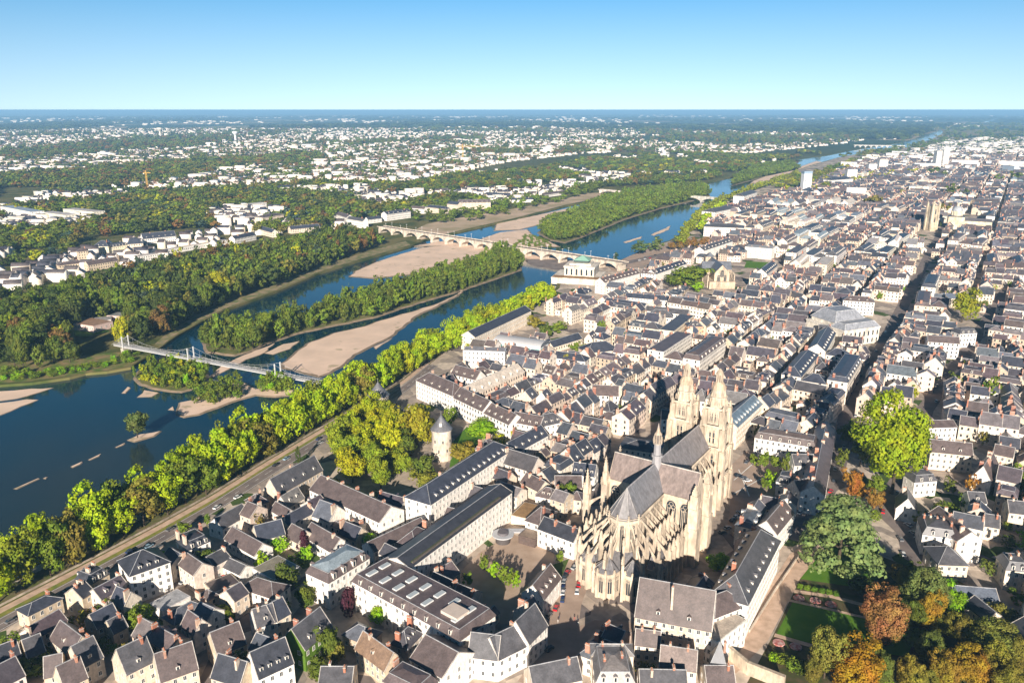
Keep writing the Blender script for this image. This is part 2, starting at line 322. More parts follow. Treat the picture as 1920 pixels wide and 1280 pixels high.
# quay
def shift(pts,dy0,dy1): return [(x,y+dy0+(dy1-dy0)*i/(len(pts)-1)) for i,(x,y) in enumerate(pts)]
M['verge2']=flat('bank_grass',(0.10,0.12,0.03),0.95,0.1,vary=(0.2,(0.20,0.15,0.09)))  # grass under the quay trees, darker green-brown than the verge
PATH=[(-120,1214),(0,1145),(100,1093),(200,1041),(300,988),(400,932),(504,867),(629,792),(700,752),(765,710),(812,672)]
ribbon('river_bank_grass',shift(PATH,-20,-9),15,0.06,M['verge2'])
ribbon('promenade_path',PATH,3.6,0.10,M['sandpath'])
def shift_(pts,dy0,dy1): return [(x,y+dy0+(dy1-dy0)*i/(len(pts)-1)) for i,(x,y) in enumerate(pts)]
ribbon('grass_verge',shift(PATH[:9],13,6),6.0,0.07,M['verge'])
ROAD=shift(PATH,27,12)
ribbon('quay_road',ROAD,8.5,0.09,M['asphalt'])
for dd in (-3.9,3.9):
    pass
def dashes(pts,off,w,ln,gap,z,name='road_marking'):
    P=[Vector(at(*p)) for p in pts]; mb=MB()
    for a,b in zip(P,P[1:]):
        d=(b-a); L=d.length; d.normalize(); nn=Vector((-d.y,d.x)); t=0
        while t<L:
            e=min(L,t+ln); p=a+d*t+nn*off; q=a+d*e+nn*off; s=nn*w/2
            mb.add([(p.x-s.x,p.y-s.y,z),(q.x-s.x,q.y-s.y,z),(q.x+s.x,q.y+s.y,z),(p.x+s.x,p.y+s.y,z)],[(0,1,2,3)],(1,1,1)); t+=ln+gap
    return tag(mb.build(name,M['mark']),kind='structure')
dashes(ROAD,0,0.2,3,5,0.13); dashes(ROAD,3.6,0.2,40,0,0.13); dashes(ROAD,-3.6,0.2,40,0,0.13)
# parapet of the quay (low pale wall between path and trees)
def lowwall(pts,off,h,wd,col,label,cat='wall',mat='stone',name='stone_wall',z0=0,group=None):
    P=[Vector(at(*p)) for p in pts]; o=P[0]; mb=MB()
    for a,b in zip(P,P[1:]):
        d=(b-a).normalized(); nn=Vector((-d.y,d.x))*off
        p=a-o+nn;q=b-o+nn; mb.bar((p.x,p.y,z0+h/2),(q.x,q.y,z0+h/2),wd,h,col)
    ob=mb.build(name,M[mat],loc=(o.x,o.y,0)); tag(ob,label,cat,group); return ob
lowwall(PATH,3.2,0.8,0.5,(0.5,0.42,0.34),'low pale stone parapet running along the riverside promenade under the plane trees')
# streets and squares of the town (pixel outlines on the ground)
ribbon('lane',[(1045,1290),(1050,1200),(1062,1130),(1085,1070),(1100,1030)],12,0.08,M['paving'])
ribbon('lane',[(1010,1290),(1060,1215),(1130,1185),(1185,1190)],16,0.06,M['paving'])
sheet('cathedral_square',[at(*p) for p in [(1360,1000),(1440,945),(1475,880),(1400,845),(1372,870),(1368,960)]],0.07,M['paving'])
dashes([(1376,925),(1440,890)],0,0.5,80,0,0.10,'paving_line'); dashes([(1376,900),(1420,862)],0,0.5,80,0,0.10,'paving_line'); dashes([(1385,880),(1405,930)],0,0.5,80,0,0.10,'paving_line')
sheet('courtyard',[at(*p) for p in [(860,1075),(900,1035),(960,1000),(1040,1035),(1035,1070),(985,1110),(1010,1165),(940,1170),(880,1130)]],0.07,flat('courtyard_gravel',(0.46,0.35,0.27),0.95,0.1,vary=(0.2,(0.38,0.28,0.21))))
ribbon('street',[(1480,1010),(1530,940),(1556,905),(1580,830),(1592,762),(1650,660),(1686,588),(1745,470),(1775,420)],11,0.08,M['asphalt'])
ribbon('street',[(1760,1010),(1700,1000),(1668,965),(1668,935),(1700,880),(1735,767),(1816,655),(1885,545)],10,0.085,M['asphalt'])
ribbon('street',[(1668,935),(1620,920),(1560,905),(1490,1000)],9,0.095,M['asphalt'])
ribbon('street',[(1655,958),(1700,1000),(1712,1045),(1760,1075)],9,0.105,M['asphalt'])
ribbon('street',[(380,1290),(430,1180),(560,1090),(700,1040)],5,0.08,M['asphalt'])
ribbon('street',[(1370,1000),(1395,1035),(1345,1070)],9,0.09,M['asphalt'])
sheet('garden_terrace',[at(*p) for p in [(1350,1245),(1480,1040),(1520,1010),(1545,1030),(1500,1085),(1440,1200),(1380,1262)]],0.10,M['sandpath'])
sheet('lawn',[at(*p) for p in [(1455,1190),(1488,1125),(1640,1160),(1720,1190),(1700,1230),(1560,1215)]],0.12,M['lawn'])
sheet('lawn',[at(*p) for p in [(1500,1085),(1545,1030),(1640,1010),(1660,1080),(1600,1100)]],0.12,M['lawn'])
sheet('garden_ground',[at(*p) for p in [(1395,1290),(1450,1190),(1500,1085),(1560,1010),(1700,1060),(1800,1090),(1880,1130),(1960,1300)]],0.06,flat('garden_soil',(0.05,0.07,0.02),0.95,0.1,vary=(0.2,(0.12,0.09,0.05))))
ribbon('garden_path',[(1488,1108),(1560,1118),(1640,1140),(1720,1160)],2.4,0.14,M['sandpath'])
ribbon('garden_path',[(1478,1125),(1560,1143),(1640,1162)],1.6,0.15,M['sandpath'])
ribbon('garden_path',[(1452,1190),(1520,1210),(1600,1225)],2.2,0.14,M['sandpath'])
sheet('lawn',[at(*p) for p in [(840,905),(848,830),(875,800),(905,812),(900,850),(870,880)]],0.12,M['lawn'])
sheet('lawn',[at(*p) for p in [(1395,502),(1450,505),(1448,492),(1400,490)]],0.12,M['lawn'])
sheet('lawn',[at(*p) for p in [(105,625),(160,632),(205,622),(190,610),(130,612)]],0.12,M['lawn'])
sheet('hillside_meadow',[at(*p) for p in [(95,458),(140,462),(165,432),(140,432)]],0.1,M['verge'])
# straight main street seen down its length, far right
ribbon('quay_road',[(1140,500),(1200,487),(1290,466),(1360,448),(1400,430)],14,0.09,M['asphalt'])
sheet('riverside_square',[at(*p) for p in [(1140,500),(1180,480),(1230,462),(1300,450),(1345,440),(1330,465),(1240,490),(1150,510)]],0.06,M['paving'])
# ---------------------------------------------------------------- arched bridges
def arch_bridge(name,label,A,B,zd,nsp,wid,pier,rise,col,zb=-3,lampn=0):
    ax,ay=A;bx,by=B; L=math.hypot(bx-ax,by-ay); r=math.atan2(by-ay,bx-ax)
    root=empty(name,(ax,ay,0),r); tag(root,label,'bridge')
    mb=MB(); sp=(L-pier)/nsp; K=10
    for s in range(nsp):
        x0=pier/2+s*sp+pier/2; x1=x0+sp-pier
        prof=[(x0+(x1-x0)*k/K, zd-1.6-rise*(1-math.sin(PI*k/K)**0.8)) for k in range(K+1)]
        for k in range(K):
            (xa,za),(xb,zb_)=prof[k],prof[k+1]; h=wid/2
            for y in (-h,h):
                mb.add([(xa,y,za),(xb,y,zb_),(xb,y,zd),(xa,y,zd)],[(0,1,2,3)],col)
            mb.add([(xa,-h,za),(xb,-h,zb_),(xb,h,zb_),(xa,h,za)],[(0,1,2,3)],col)
    mb.build('arches',M['stone'],root)
    for s in range(nsp+1):
        p=MB(); xc=pier/2+s*sp; h=wid/2
        p.box(xc-pier/2,xc+pier/2,-h,h,zb,zd,col); 
        for sg in (-1,1): p.frust(xc,sg*h,pier/2*1.02,pier/2*.9,zb,zd-2.2,10,col)
        p.build('pier',M['stone'],root)
    d=MB(); d.box(-4,L+4,-wid/2-.35,wid/2+.35,zd,zd+.5,col); d.build('deck',M['stone'],root)
    d=MB(); d.box(-4,L+4,-wid/2+1.8,wid/2-1.8,zd+.5,zd+.56,(0.2,0.18,0.17)); d.build('roadway',M['asphalt'],root)
    for sg in (-1,1):
        d=MB(); d.box(-4,L+4,sg*(wid/2+.1)-.2,sg*(wid/2+.1)+.2,zd+.5,zd+1.5,rgb(col)); d.build('parapet',M['stone'],root)
    return root,L
BC=(0.60,0.52,0.43)
wb,wL=arch_bridge('arch_bridge','long pale stone bridge of many low arches crossing the whole river',at(716,425,9),at(1168,493,9),9,15,13,4.2,6.0,BC)
arch_bridge('arch_bridge','pale concrete bridge with one flat arch beyond the wooded island, on the main channel',at(1283,366.5,9),at(1352,371.5,9),8,2,12,4,6.5,(0.6,0.56,0.5))
arch_bridge('arch_bridge','small pale single arched bridge over the narrow back channel beside trees',at(1126,355,8),at(1168,358.5,8),7,1,10,4,5,(0.62,0.56,0.5))
arch_bridge('arch_bridge','farthest low bridge on thin piers near the horizon',at(1602,272.2,12),at(1696,273.5,12),12,9,12,5,7,(0.62,0.58,0.54))
# lamp standards on the stone bridge and quay
lamp0=None
def lamp_post(x,y,z,label,grp):
    global lamp0
    if lamp0 is None:
        r=empty('street_lamp',(x,y,z)); m1=MB(); m1.frust(0,0,.16,.09,0,9,8,(0.72,0.72,0.7)); m1.build('pole',M['plain'],r)
        m2=MB(); m2.box(-.9,.9,-.12,.12,8.9,9.05,(0.7,0.7,0.7),bottom=True); m2.box(-1.1,-.6,-.2,.2,8.75,8.9,(0.8,0.8,0.78),bottom=True); m2.box(.6,1.1,-.2,.2,8.75,8.9,(0.8,0.8,0.78),bottom=True); m2.build('lamp_head',M['plain'],r)
        lamp0=r; kids=list(r.children)
    else:
        r=lamp0.copy(); COL.objects.link(r); r.location=(x,y,z)
        for ch in lamp0.children: c=ch.copy(); COL.objects.link(c); c.parent=r
    tag(r,label,'street lamp',grp); return r
ca,sa=math.cos(wb.rotation_euler.z),math.sin(wb.rotation_euler.z)
for i in range(13):
    for sg in (-1,1):
        x=(i+.5)*wL/13; y=sg*6.2; lamp_post(wb.location.x+x*ca-y*sa,wb.location.y+x*sa+y*ca,7.9,'slim white double lamp standard in one of the two rows along the stone arch bridge','lamp standards on the arch bridge')
# ---------------------------------------------------------------- suspension footbridge
zs=5.0; PX=[(236,648.5),(364,669.5),(522,701.5),(652,726)]
PP=[at(x,y,zs) for x,y in PX]
root=empty('suspension_bridge',(*PP[0],0),math.atan2(PP[3][1]-PP[0][1],PP[3][0]-PP[0][0])); tag(root,'slender white suspension footbridge with paired pylons crossing the islands','bridge')
rz=root.rotation_euler.z; c_,s_=math.cos(-rz),math.sin(-rz)
LX=[(p[0]-PP[0][0])*c_-(p[1]-PP[0][1])*s_ for p in PP]
WHT=(0.50,0.50,0.50)
d=MB(); d.box(-12,LX[3]+14,-2.3,2.3,zs-.5,zs-.1,(0.42,0.41,0.41),bottom=True); d.build('deck',M['plain'],root)
for sg in (-1,1):
    d=MB(); y=sg*2.2; x=-12
    d.box(-12,LX[3]+14,y-.1,y+.1,zs+1.0,zs+1.15,WHT,bottom=True); d.box(-12,LX[3]+14,y-.13,y+.13,zs-.8,zs-.1,WHT,bottom=True)
    while x<LX[3]+14: d.box(x-.06,x+.06,y-.07,y+.07,zs-.1,zs+1.0,WHT); d.bar((x,y,zs-.1),(x+1.5,y,zs+1),.06,.06,WHT); x+=1.5
    d.build('railing',M['plain'],root)
for i in range(4):
    for sg in (-1,1):
        d=MB(); y=sg*2.9; d.box(LX[i]-.38,LX[i]+.38,y-.35,y+.35,zs-1,zs+8.2,WHT); d.frust(LX[i],y,.55,.2,zs+8.2,zs+8.8,8,WHT); d.build('pylon',M['plain'],root)
    d=MB(); d.box(LX[i]-1.6,LX[i]+1.6,-4,4,-3.5,zs-1,(0.5,0.45,0.38)); d.build('pier',M['stone'],root)
    d=MB(); d.box(LX[i]-.3,LX[i]+.3,-2.45,2.45,zs-1,zs-.5,WHT,bottom=True); d.box(LX[i]-.25,LX[i]+.25,-2.45,2.45,zs+6.8,zs+7.2,WHT,bottom=True) if i==0 else None; d.build('cross_beam',M['plain'],root)
ends=[-14]+LX+[LX[3]+16]
for sg in (-1,1):
    d=MB(); y=sg*2.9
    for j in range(5):
        a,b=ends[j],ends[j+1]; za=zs+8.1 if j>0 else zs; zb=zs+8.1 if j<4 else zs; K=14
        f=lambda t:(za*(1-t)+zb*t)-(4*6.4*t*(1-t) if 0<j<4 else 0)
        for k in range(K):
            t0,t1=k/K,(k+1)/K; d.bar((a+(b-a)*t0,y,f(t0)),(a+(b-a)*t1,y,f(t1)),.10,.10,(0.45,0.45,0.45))
            if k and f(t0)>zs+.6: d.bar((a+(b-a)*t0,y,zs),(a+(b-a)*t0,y,f(t0)),.05,.05,(0.5,0.5,0.5))
    d.build('cable',M['plain'],root)
# ---------------------------------------------------------------- trees
def quads(P,Nn,size,rng):
    n=len(P); t=rng.normal(size=(n,3)); t-= (t*Nn).sum(1)[:,None]*Nn; t/=np.linalg.norm(t,axis=1)[:,None]+1e-9
    b=np.cross(Nn,t); s=size*rng.uniform(.6,1.25,size=(n,1)); k=rng.uniform(.6,1.0,size=(n,1))
    lift=Nn*s*0.25
    V=np.stack([P-t*s-b*s*k,P+t*s-b*s*k+lift,P+t*s+b*s*k,P-t*s+b*s*k+lift*rng.uniform(-1,1,size=(n,1))],1)
    return V.reshape(-1,3)
def crown_arrays(kind,ncl,nlf,seed,leaf):
    """leaf faces of a crown: unit width (diameter 1), z from .12 to 1"""
    rng=np.random.default_rng(seed); C=[];R=[]; lob=[(rng.uniform(-.21,.21),rng.uniform(-.21,.21),rng.uniform(.32,.80),rng.uniform(.15,.27)) for _ in range(7)]+[(0,0,.5,.27)]
    lo_ok=kind in('round','plane','broad')
    while len(C)<ncl:
        d=rng.normal(size=3); d/=np.linalg.norm(d); r=rng.uniform(.25,1)**.35
        p=d*r
        if lo_ok:
            lx,ly,lz,lr=lob[rng.integers(0,8)]; x,y,z=lx+d[0]*lr,ly+d[1]*lr,max(.17,lz+d[2]*lr*.95); cr=rng.uniform(.075,.125)*(.8 if kind=='broad' else 1)
        elif kind=='round': x,y,z=p[0]*.40,p[1]*.40,.56+p[2]*.36; cr=rng.uniform(.09,.15)
        elif kind=='plane':
            if p[2]<-.9: continue
            x,y,z=p[0]*.40,p[1]*.40,.54+p[2]*.38*(1+.12*math.sin(5*math.atan2(p[1],p[0])+seed)); cr=rng.uniform(.08,.14)
        elif kind=='broad': 
            x,y,z=p[0]*.42,p[1]*.42,.55+p[2]*.35*(1 if p[2]<0 else 1-.15*rng.random()); cr=rng.uniform(.055,.10)
        elif kind=='cedar':
            lv=rng.integers(0,6); z=.22+lv*.135+rng.normal()*.018; rr=(.44-.05*lv)*rng.uniform(.15,1)**.5; a=rng.uniform(0,2*PI); x,y=rr*math.cos(a),rr*math.sin(a); cr=rng.uniform(.06,.10)
        elif kind=='poplar': x,y,z=p[0]*.36,p[1]*.36,.54+p[2]*.42; q=1-abs(p[2])**2.5*.5; x*=q;y*=q; cr=rng.uniform(.11,.18)
        elif kind=='conifer': z=rng.uniform(.12,.97); rr=(1-z)*.48*rng.uniform(.3,1)+.02; a=rng.uniform(0,2*PI); x,y=rr*math.cos(a),rr*math.sin(a); cr=.05+.08*(1-z)
        else: x,y,z=p[0]*.38,p[1]*.38,.42+p[2]*.38; cr=rng.uniform(.12,.2)
        C.append((x,y,z)); R.append(cr)
    C=np.array(C);R=np.array(R); c=np.repeat(C,nlf,0); r=np.repeat(R,nlf)[:,None]
    d=rng.normal(size=(len(c),3)); d/=np.linalg.norm(d,axis=1)[:,None]
    fl=np.array([1,1,.45]) if kind=='cedar' else np.array([1,1,.9])
    P=c+d*fl*r*rng.uniform(.8,1.08,size=(len(c),1))
    mid=np.array([0,0,.5]); out=c-mid; out/=np.linalg.norm(out,axis=1)[:,None]+1e-6
    Nn=d+out*.35+rng.normal(size=d.shape)*.28
    if kind=='cedar': Nn[:,2]+=.6
    Nn/=np.linalg.norm(Nn,axis=1)[:,None]
    return quads(P,Nn,leaf,rng)
def mesh_quads(name,V,mat):
    me=bpy.data.meshes.new(name); n=len(V)//4
    me.vertices.add(len(V)); me.vertices.foreach_set('co',V.astype(np.float32).ravel())
    me.loops.add(4*n); me.loops.foreach_set('vertex_index',np.arange(4*n,dtype=np.int32))
    me.polygons.add(n); me.polygons.foreach_set('loop_start',np.arange(0,4*n,4,dtype=np.int32)); me.polygons.foreach_set('loop_total',np.full(n,4,dtype=np.int32))
    me.materials.append(mat); me.update(calc_edges=True); return me
def trunk_mesh(kind,seed):
    rng=random.Random(seed); mb=MB(); top={'poplar':.85,'conifer':.9,'cedar':.85,'bush':.4}.get(kind,.55)
    mb.frust(0,0,.032,.018,-.02,top*.5,7,(1,1,1)); mb.frust(0,0,.018,.006,top*.5,top,6,(1,1,1))
    for k in range(7):
        a=rng.uniform(0,2*PI); z=top*rng.uniform(.35,.85); L=rng.uniform(.18,.33)*(.5 if kind in('poplar','conifer') else 1)
        mb.bar((0,0,z),(L*math.cos(a),L*math.sin(a),z+L*.6*(0.15 if kind=='cedar' else 1)),.014,.014,(1,1,1))
    return mb.build('trunk',M['bark'],mesh_only=True)
SPEC={'plane':(95,42,.021),'round':(80,42,.023),'giant':(300,60,.012),'cedar':(190,46,.015),'poplar':(70,40,.028),'conifer':(80,34,.024),'bush':(34,40,.04)}
TPL={}
for k,(a,b,l) in SPEC.items():
    TPL[k]=[]
    for s in range(2 if k in('giant','cedar') else 3):
        kk='broad' if k=='giant' else k
        TPL[k].append((mesh_quads('crown',crown_arrays(kk,a,b,s*17+len(k),l),M['leaf']),trunk_mesh(kk,s+3)))
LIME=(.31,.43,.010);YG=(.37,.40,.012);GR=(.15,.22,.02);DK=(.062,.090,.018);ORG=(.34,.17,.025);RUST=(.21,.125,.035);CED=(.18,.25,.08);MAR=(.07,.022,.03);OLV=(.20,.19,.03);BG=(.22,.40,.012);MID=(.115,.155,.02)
TREES=[]   # dicts x,y,z,h,w,kind,tint,src
def tree(x,y,h,w,kind,tint,z=0.0,src='',j=.12):
    TREES.append(dict(x=x,y=y,z=z,h=h,w=w,kind=kind,tint=rgb(tint,j),base=tint,src=src))
def T(xc,yt,yb,wpx,kind,tint,src='',z=0.0):
    bx,by=at(xc,yb-0.12*(yb-yt),z); _,_,s=toPx(bx,by,z); th=math.atan2(CH,math.hypot(bx,by)); ext=(yb-yt)/s; wd=wpx/s
    h=max(.6*wd,(ext-wd*math.sin(th)*.55)/math.cos(th)); tree(bx,by,h,wd,kind,tint,z,src,.06)
def fillpoly(px,sp,h,w,mix,z=0.0,src='',zat=0.0,jit=.35,grid=False,az=0.0,clear=False):
    P=[at(a,b,zat) for a,b in px]; c,s=math.cos(az),math.sin(az)
    Q=[(x*c+y*s,-x*s+y*c) for x,y in P]; x0=min(q[0] for q in Q);x1=max(q[0] for q in Q);y0=min(q[1] for q in Q);y1=max(q[1] for q in Q)
    y=y0; k=0
    while y<=y1:
        x=x0+(sp/2 if k%2 and not grid else 0)
        while x<=x1:
            a=x+random.uniform(-jit,jit)*sp; b=y+random.uniform(-jit,jit)*sp
            if inpoly(a,b,Q):
                r=random.random(); acc=0
                for kd,tn,pr in mix:
                    acc+=pr
                    if r<acc: break
                f=random.uniform(.75,1.25); X,Y=a*c-b*s,a*s+b*c
                if clear and hc(X,Y)>.16: x+=sp; continue
                tree(X,Y,h*f,w*random.uniform(.85,1.25)*(.62 if kd=='poplar' else 1),kd,tn,z,src)
            x+=sp
        y+=sp*.9; k+=1
def rowtrees(pts,sp,off,h,w,mix,z=0.0,src='',j=.15):
    P=[Vector(at(*p)) for p in pts]; rem=0
    for a,b in zip(P,P[1:]):
        d=b-a; L=d.length; d.normalize(); nn=Vector((-d.y,d.x)); t=rem
        while t<L:
            p=a+d*t+nn*(off+random.uniform(-1,1)*sp*.12); r=random.random();acc=0
            for kd,tn,pr in mix:
                acc+=pr
                if r<acc: break
            tree(p.x,p.y,h*random.uniform(.86,1.14),w*random.uniform(.85,1.18),kd,tn,z,src); t+=sp*random.uniform(.9,1.1)
        rem=t-L
QM=[('plane',LIME,.62),('round',GR,.1),('plane',(.19,.24,.015),.16),('round',OLV,.12)]
rowtrees(PATH[:-1],12,6.5,23,16,QM,src='in the riverside row')
rowtrees([(-120,1190),(0,1122),(200,1015),(400,905),(504,842),(629,768),(700,735)],13,10,22,16,QM+[],z=-.8,src='on the river side of the promenade')
Q2=[(742,702),(800,668),(900,622),(1000,575),(1022,560)]
rowtrees(Q2,12,3,20,16,[('plane',LIME,.75),('plane',(.2,.25,.02),.25)],src='in the far riverside row')
rowtrees(Q2,12,-8,20,16,[('plane',LIME,.75),('plane',YG,.25)],src='in the far riverside row')
# single trees read from the photograph: centre x, top, bottom, width in pixels
for a in [(258,768,826,44,'round',(.12,.16,.04),'on the small islet in the river'),
 (680,675,760,60,'plane',LIME,'beside the footbridge end'),(782,750,850,78,'plane',(.3,.29,.02),'beside the round tower'),
 (1672,758,948,130,'giant',(.27,.36,.012),'towering over the square behind the cedar'),(1597,876,945,42,'round',ORG,'between the cedar and the giant plane tree'),
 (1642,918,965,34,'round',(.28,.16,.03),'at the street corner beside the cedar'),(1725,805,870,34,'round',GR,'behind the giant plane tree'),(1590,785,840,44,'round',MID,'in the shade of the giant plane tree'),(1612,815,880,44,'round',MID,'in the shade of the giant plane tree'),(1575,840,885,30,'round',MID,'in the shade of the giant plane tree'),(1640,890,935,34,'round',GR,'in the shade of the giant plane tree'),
 (1570,925,1092,140,'cedar',CED,'in the palace garden'),(1803,548,612,52,'plane',(.3,.33,.015),'standing alone among the roofs'),
 (1343,1030,1075,46,'plane',BG,'between the cathedral and the palace'),(1430,845,890,26,'round',GR,'on the cathedral square'),(1412,850,880,22,'round',GR,'on the cathedral square'),(1452,852,888,26,'round',GR,'on the cathedral square'),(1444,880,920,28,'round',BG,'on the cathedral square'),(1432,895,925,20,'round',GR,'on the cathedral square'),(1470,850,900,24,'round',MID,'on the cathedral square'),
 (1060,905,952,34,'round',GR,'in the cloister yard'),(1046,918,950,20,'round',BG,'in the cloister yard'),
 (908,1038,1078,22,'poplar',GR,'in the hospital courtyard row'),(925,1052,1092,24,'round',BG,'in the hospital courtyard row'),(942,1060,1100,26,'round',GR,'in the hospital courtyard row'),(955,1066,1106,24,'round',GR,'in the hospital courtyard row'),(968,1072,1108,20,'round',BG,'in the hospital courtyard row'),(877,1068,1108,26,'round',GR,'in the shaded courtyard'),(1049,1032,1064,19,'round',GR,'against the white villa'),
 (713,1130,1175,38,'plane',BG,'in front of the modern white building'),(655,1100,1160,26,'bush',MAR,'beside the modern white building'),
 (540,1055,1112,50,'round',(.12,.155,.025),'behind the ivy covered house'),(576,1092,1140,42,'round',MID,'behind the ivy covered house'),(571,995,1042,30,'conifer',MAR,'beside the long brown roof'),
 (230,1088,1130,36,'round',MID,'below the large white block'),(258,1135,1190,42,'round',GR,'below the large white block'),(378,1030,1088,54,'round',MID,'beside the red chimneyed villa'),(345,975,1010,30,'round',GR,'beside the road near the villa'),(390,962,990,14,'poplar',GR,'beside the road near the villa'),
 (555,928,955,26,'round',OLV,'below the grey riverside barn'),(620,1170,1250,46,'round',MID,'beside the ivy covered house'),(632,1200,1250,38,'round',OLV,'beside the ivy covered house'),(600,1230,1280,50,'round',MID,'at the foot of the ivy covered house'),(302,1198,1235,30,'round',GR,'between two slate roofs'),(365,1165,1195,40,'bush',GR,'in a walled yard'),(340,1180,1210,30,'bush',GR,'in a walled yard'),(60,1230,1262,70,'bush',MID,'between the stone houses'),(20,1180,1210,40,'bush',GR,'at the left edge'),(130,1150,1180,26,'bush',MID,'below the long tan house'),(92,1168,1188,24,'bush',GR,'below the long tan house'),(425,1035,1060,22,'bush',BG,'between two white sheds'),(415,1128,1170,44,'bush',GR,'beside the small yard'),(400,1040,1070,24,'bush',MID,'between two white sheds'),
 (560,840,880,10,'poplar',DK,'x'),(790,855,905,50,'round',(.16,.22,.03),'under the round tower'),(800,875,925,58,'round',(.24,.25,.03),'in front of the white barracks'),(872,830,868,56,'round',(.28,.23,.03),'beside the castle lawn'),(905,790,825,60,'round',BG,'on the castle lawn edge'),(925,785,815,22,'poplar',BG,'on the castle lawn edge'),(938,812,840,34,'round',YG,'behind the white barracks'),(965,800,830,26,'round',YG,'behind the white barracks'),(980,793,820,22,'round',YG,'behind the white barracks'),(760,810,870,44,'round',MID,'beside the golden plane grove'),(845,755,800,26,'bush',GR,'beside the castle wall'),
 (1000,590,622,40,'round',(.27,.24,.03),'behind the long grey hall'),(1045,600,630,40,'round',GR,'behind the long grey hall'),(1025,605,645,34,'round',MID,'behind the glass hall'),(1063,665,695,16,'poplar',OLV,'beside the long dark roof'),(1128,600,636,18,'poplar',GR,'on the green wall'),(1175,622,652,22,'round',MID,'behind the wide hipped roof'),(1190,630,652,26,'round',MID,'behind the wide hipped roof'),(1085,645,662,36,'bush',GR,'in the school yard'),(1080,572,590,22,'round',GR,'x'),
 (1290,505,545,74,'round',GR,'beside the old church'),(1262,515,545,46,'round',MID,'beside the old church'),(1307,528,552,26,'round',BG,'beside the old church'),(1255,555,582,26,'round',(.14,.16,.1),'x'),(1276,563,588,12,'poplar',MID,'x'),(1155,475,502,24,'conifer',(.06,.1,.05),'at the bridge end'),(1197,452,482,40,'round',(.1,.15,.04),'on the riverside square'),(1230,445,475,34,'round',(.14,.19,.05),'on the riverside square'),
 (1490,505,530,24,'round',GR,'x'),(1370,612,632,26,'round',GR,'x'),(1410,634,660,40,'round',MID,'x'),(1790,700,740,34,'round',MID,'x'),(1850,705,760,40,'round',GR,'x'),(1830,690,720,50,'round',MID,'x'),(1870,680,705,50,'round',(.05,.08,.03),'x'),(1725,690,725,30,'round',(.09,.11,.02),'x'),(1690,722,760,34,'round',(.14,.17,.11),'x'),(1712,720,745,18,'round',GR,'x'),
 (1820,892,930,22,'round',ORG,'beside the white gabled house'),(1780,896,930,30,'round',MID,'in the walled garden'),(1760,935,965,30,'round',MID,'in the walled garden'),(1785,940,970,36,'round',GR,'in the walled garden'),(1805,925,960,26,'round',GR,'in the walled garden'),(1757,940,962,20,'bush',BG,'in the walled garden'),(1870,870,905,24,'round',OLV,'near the right edge'),(1905,875,930,36,'round',GR,'near the right edge'),(1885,905,930,26,'bush',MID,'near the right edge'),(1842,800,825,16,'conifer',GR,'x'),(1855,1040,1082,34,'bush',(.14,.2,.03),'below the cream house'),(1905,1100,1135,40,'round',GR,'at the right edge'),
 # palace garden grove, lower right
 (1655,1105,1214,90,'giant',(.34,.19,.06),'in the garden grove'),(1660,1155,1219,61,'round',(.05,.10,.02),'in front of the brown tree'),(1735,1060,1164,85,'giant',(.15,.20,.05),'in the garden grove'),(1738,1110,1194,48,'giant',(.33,.22,.02),'in the garden grove'),(1780,1095,1169,63,'plane',(.19,.36,.012),'in the garden grove'),(1775,1150,1199,56,'giant',(.18,.19,.03),'in the garden grove'),(1715,1180,1219,48,'round',GR,'in the garden grove'),(1690,1060,1114,41,'giant',(.26,.2,.03),'in the garden grove'),(1712,1050,1084,36,'round',MID,'in the garden grove'),
 (1545,1175,1284,70,'giant',(.24,.24,.04),'beside the dark lawn'),(1605,1197,1309,102,'giant',(.38,.22,.015),'at the bottom edge'),(1700,1228,1314,56,'giant',(.27,.23,.03),'at the bottom edge'),(1765,1225,1314,61,'giant',(.29,.22,.025),'at the bottom edge'),(1815,1215,1304,73,'giant',(.33,.22,.02),'at the bottom edge'),(1845,1158,1244,97,'giant',(.2,.22,.04),'behind the shed'),(1890,1235,1324,73,'giant',(.24,.22,.03),'at the bottom edge'),(1655,1262,1304,36,'bush',BG,'at the bottom edge'),(1520,1235,1294,36,'giant',OLV,'beside the dark lawn'),(1880,1125,1176,53,'round',(.2,.2,.03),'near the right edge'),(1790,1045,1084,12,'poplar',DK,'x'),(1620,1090,1114,48,'bush',DK,'beside the cedar'),(1740,1255,1304,48,'giant',OLV,'at the bottom edge'),
 (1448,1218,1244,19,'bush',BG,'on the terrace edge'),(1466,1220,1244,26,'bush',GR,'on the terrace edge'),(1485,1225,1259,29,'bush',GR,'on the terrace edge'),(1500,1235,1266,26,'bush',MID,'on the terrace edge'),(1222,1243,1289,17,'bush',GR,'between the stone houses'),
 (1640,950,979,24,'bush',GR,'x'),(1585,1010,1034,24,'bush',GR,'x'),
 (1700,1120,1190,52,'giant',MID,'in the garden grove'),(1800,1150,1215,52,'giant',OLV,'in the garden grove'),(1745,1180,1250,56,'giant',(.12,.16,.03),'in the garden grove'),(1860,1200,1290,62,'giant',(.26,.24,.03),'at the bottom edge'),(1905,1190,1260,50,'giant',OLV,'at the bottom edge'),(1650,1225,1300,44,'giant',(.14,.17,.03),'at the bottom edge'),(1720,1250,1320,50,'giant',OLV,'at the bottom edge')]:
    k=a[6]; T(*a[:6],src='' if k=='x' else k)
# groves and woods
fillpoly([(612,885),(640,815),(690,775),(740,790),(768,850),(755,925),(700,925),(640,900)],12,16,14,[('plane',YG,.7),('plane',(.24,.3,.02),.3)],src='in the golden grove by the barracks',jit=.12,grid=True,az=.4)
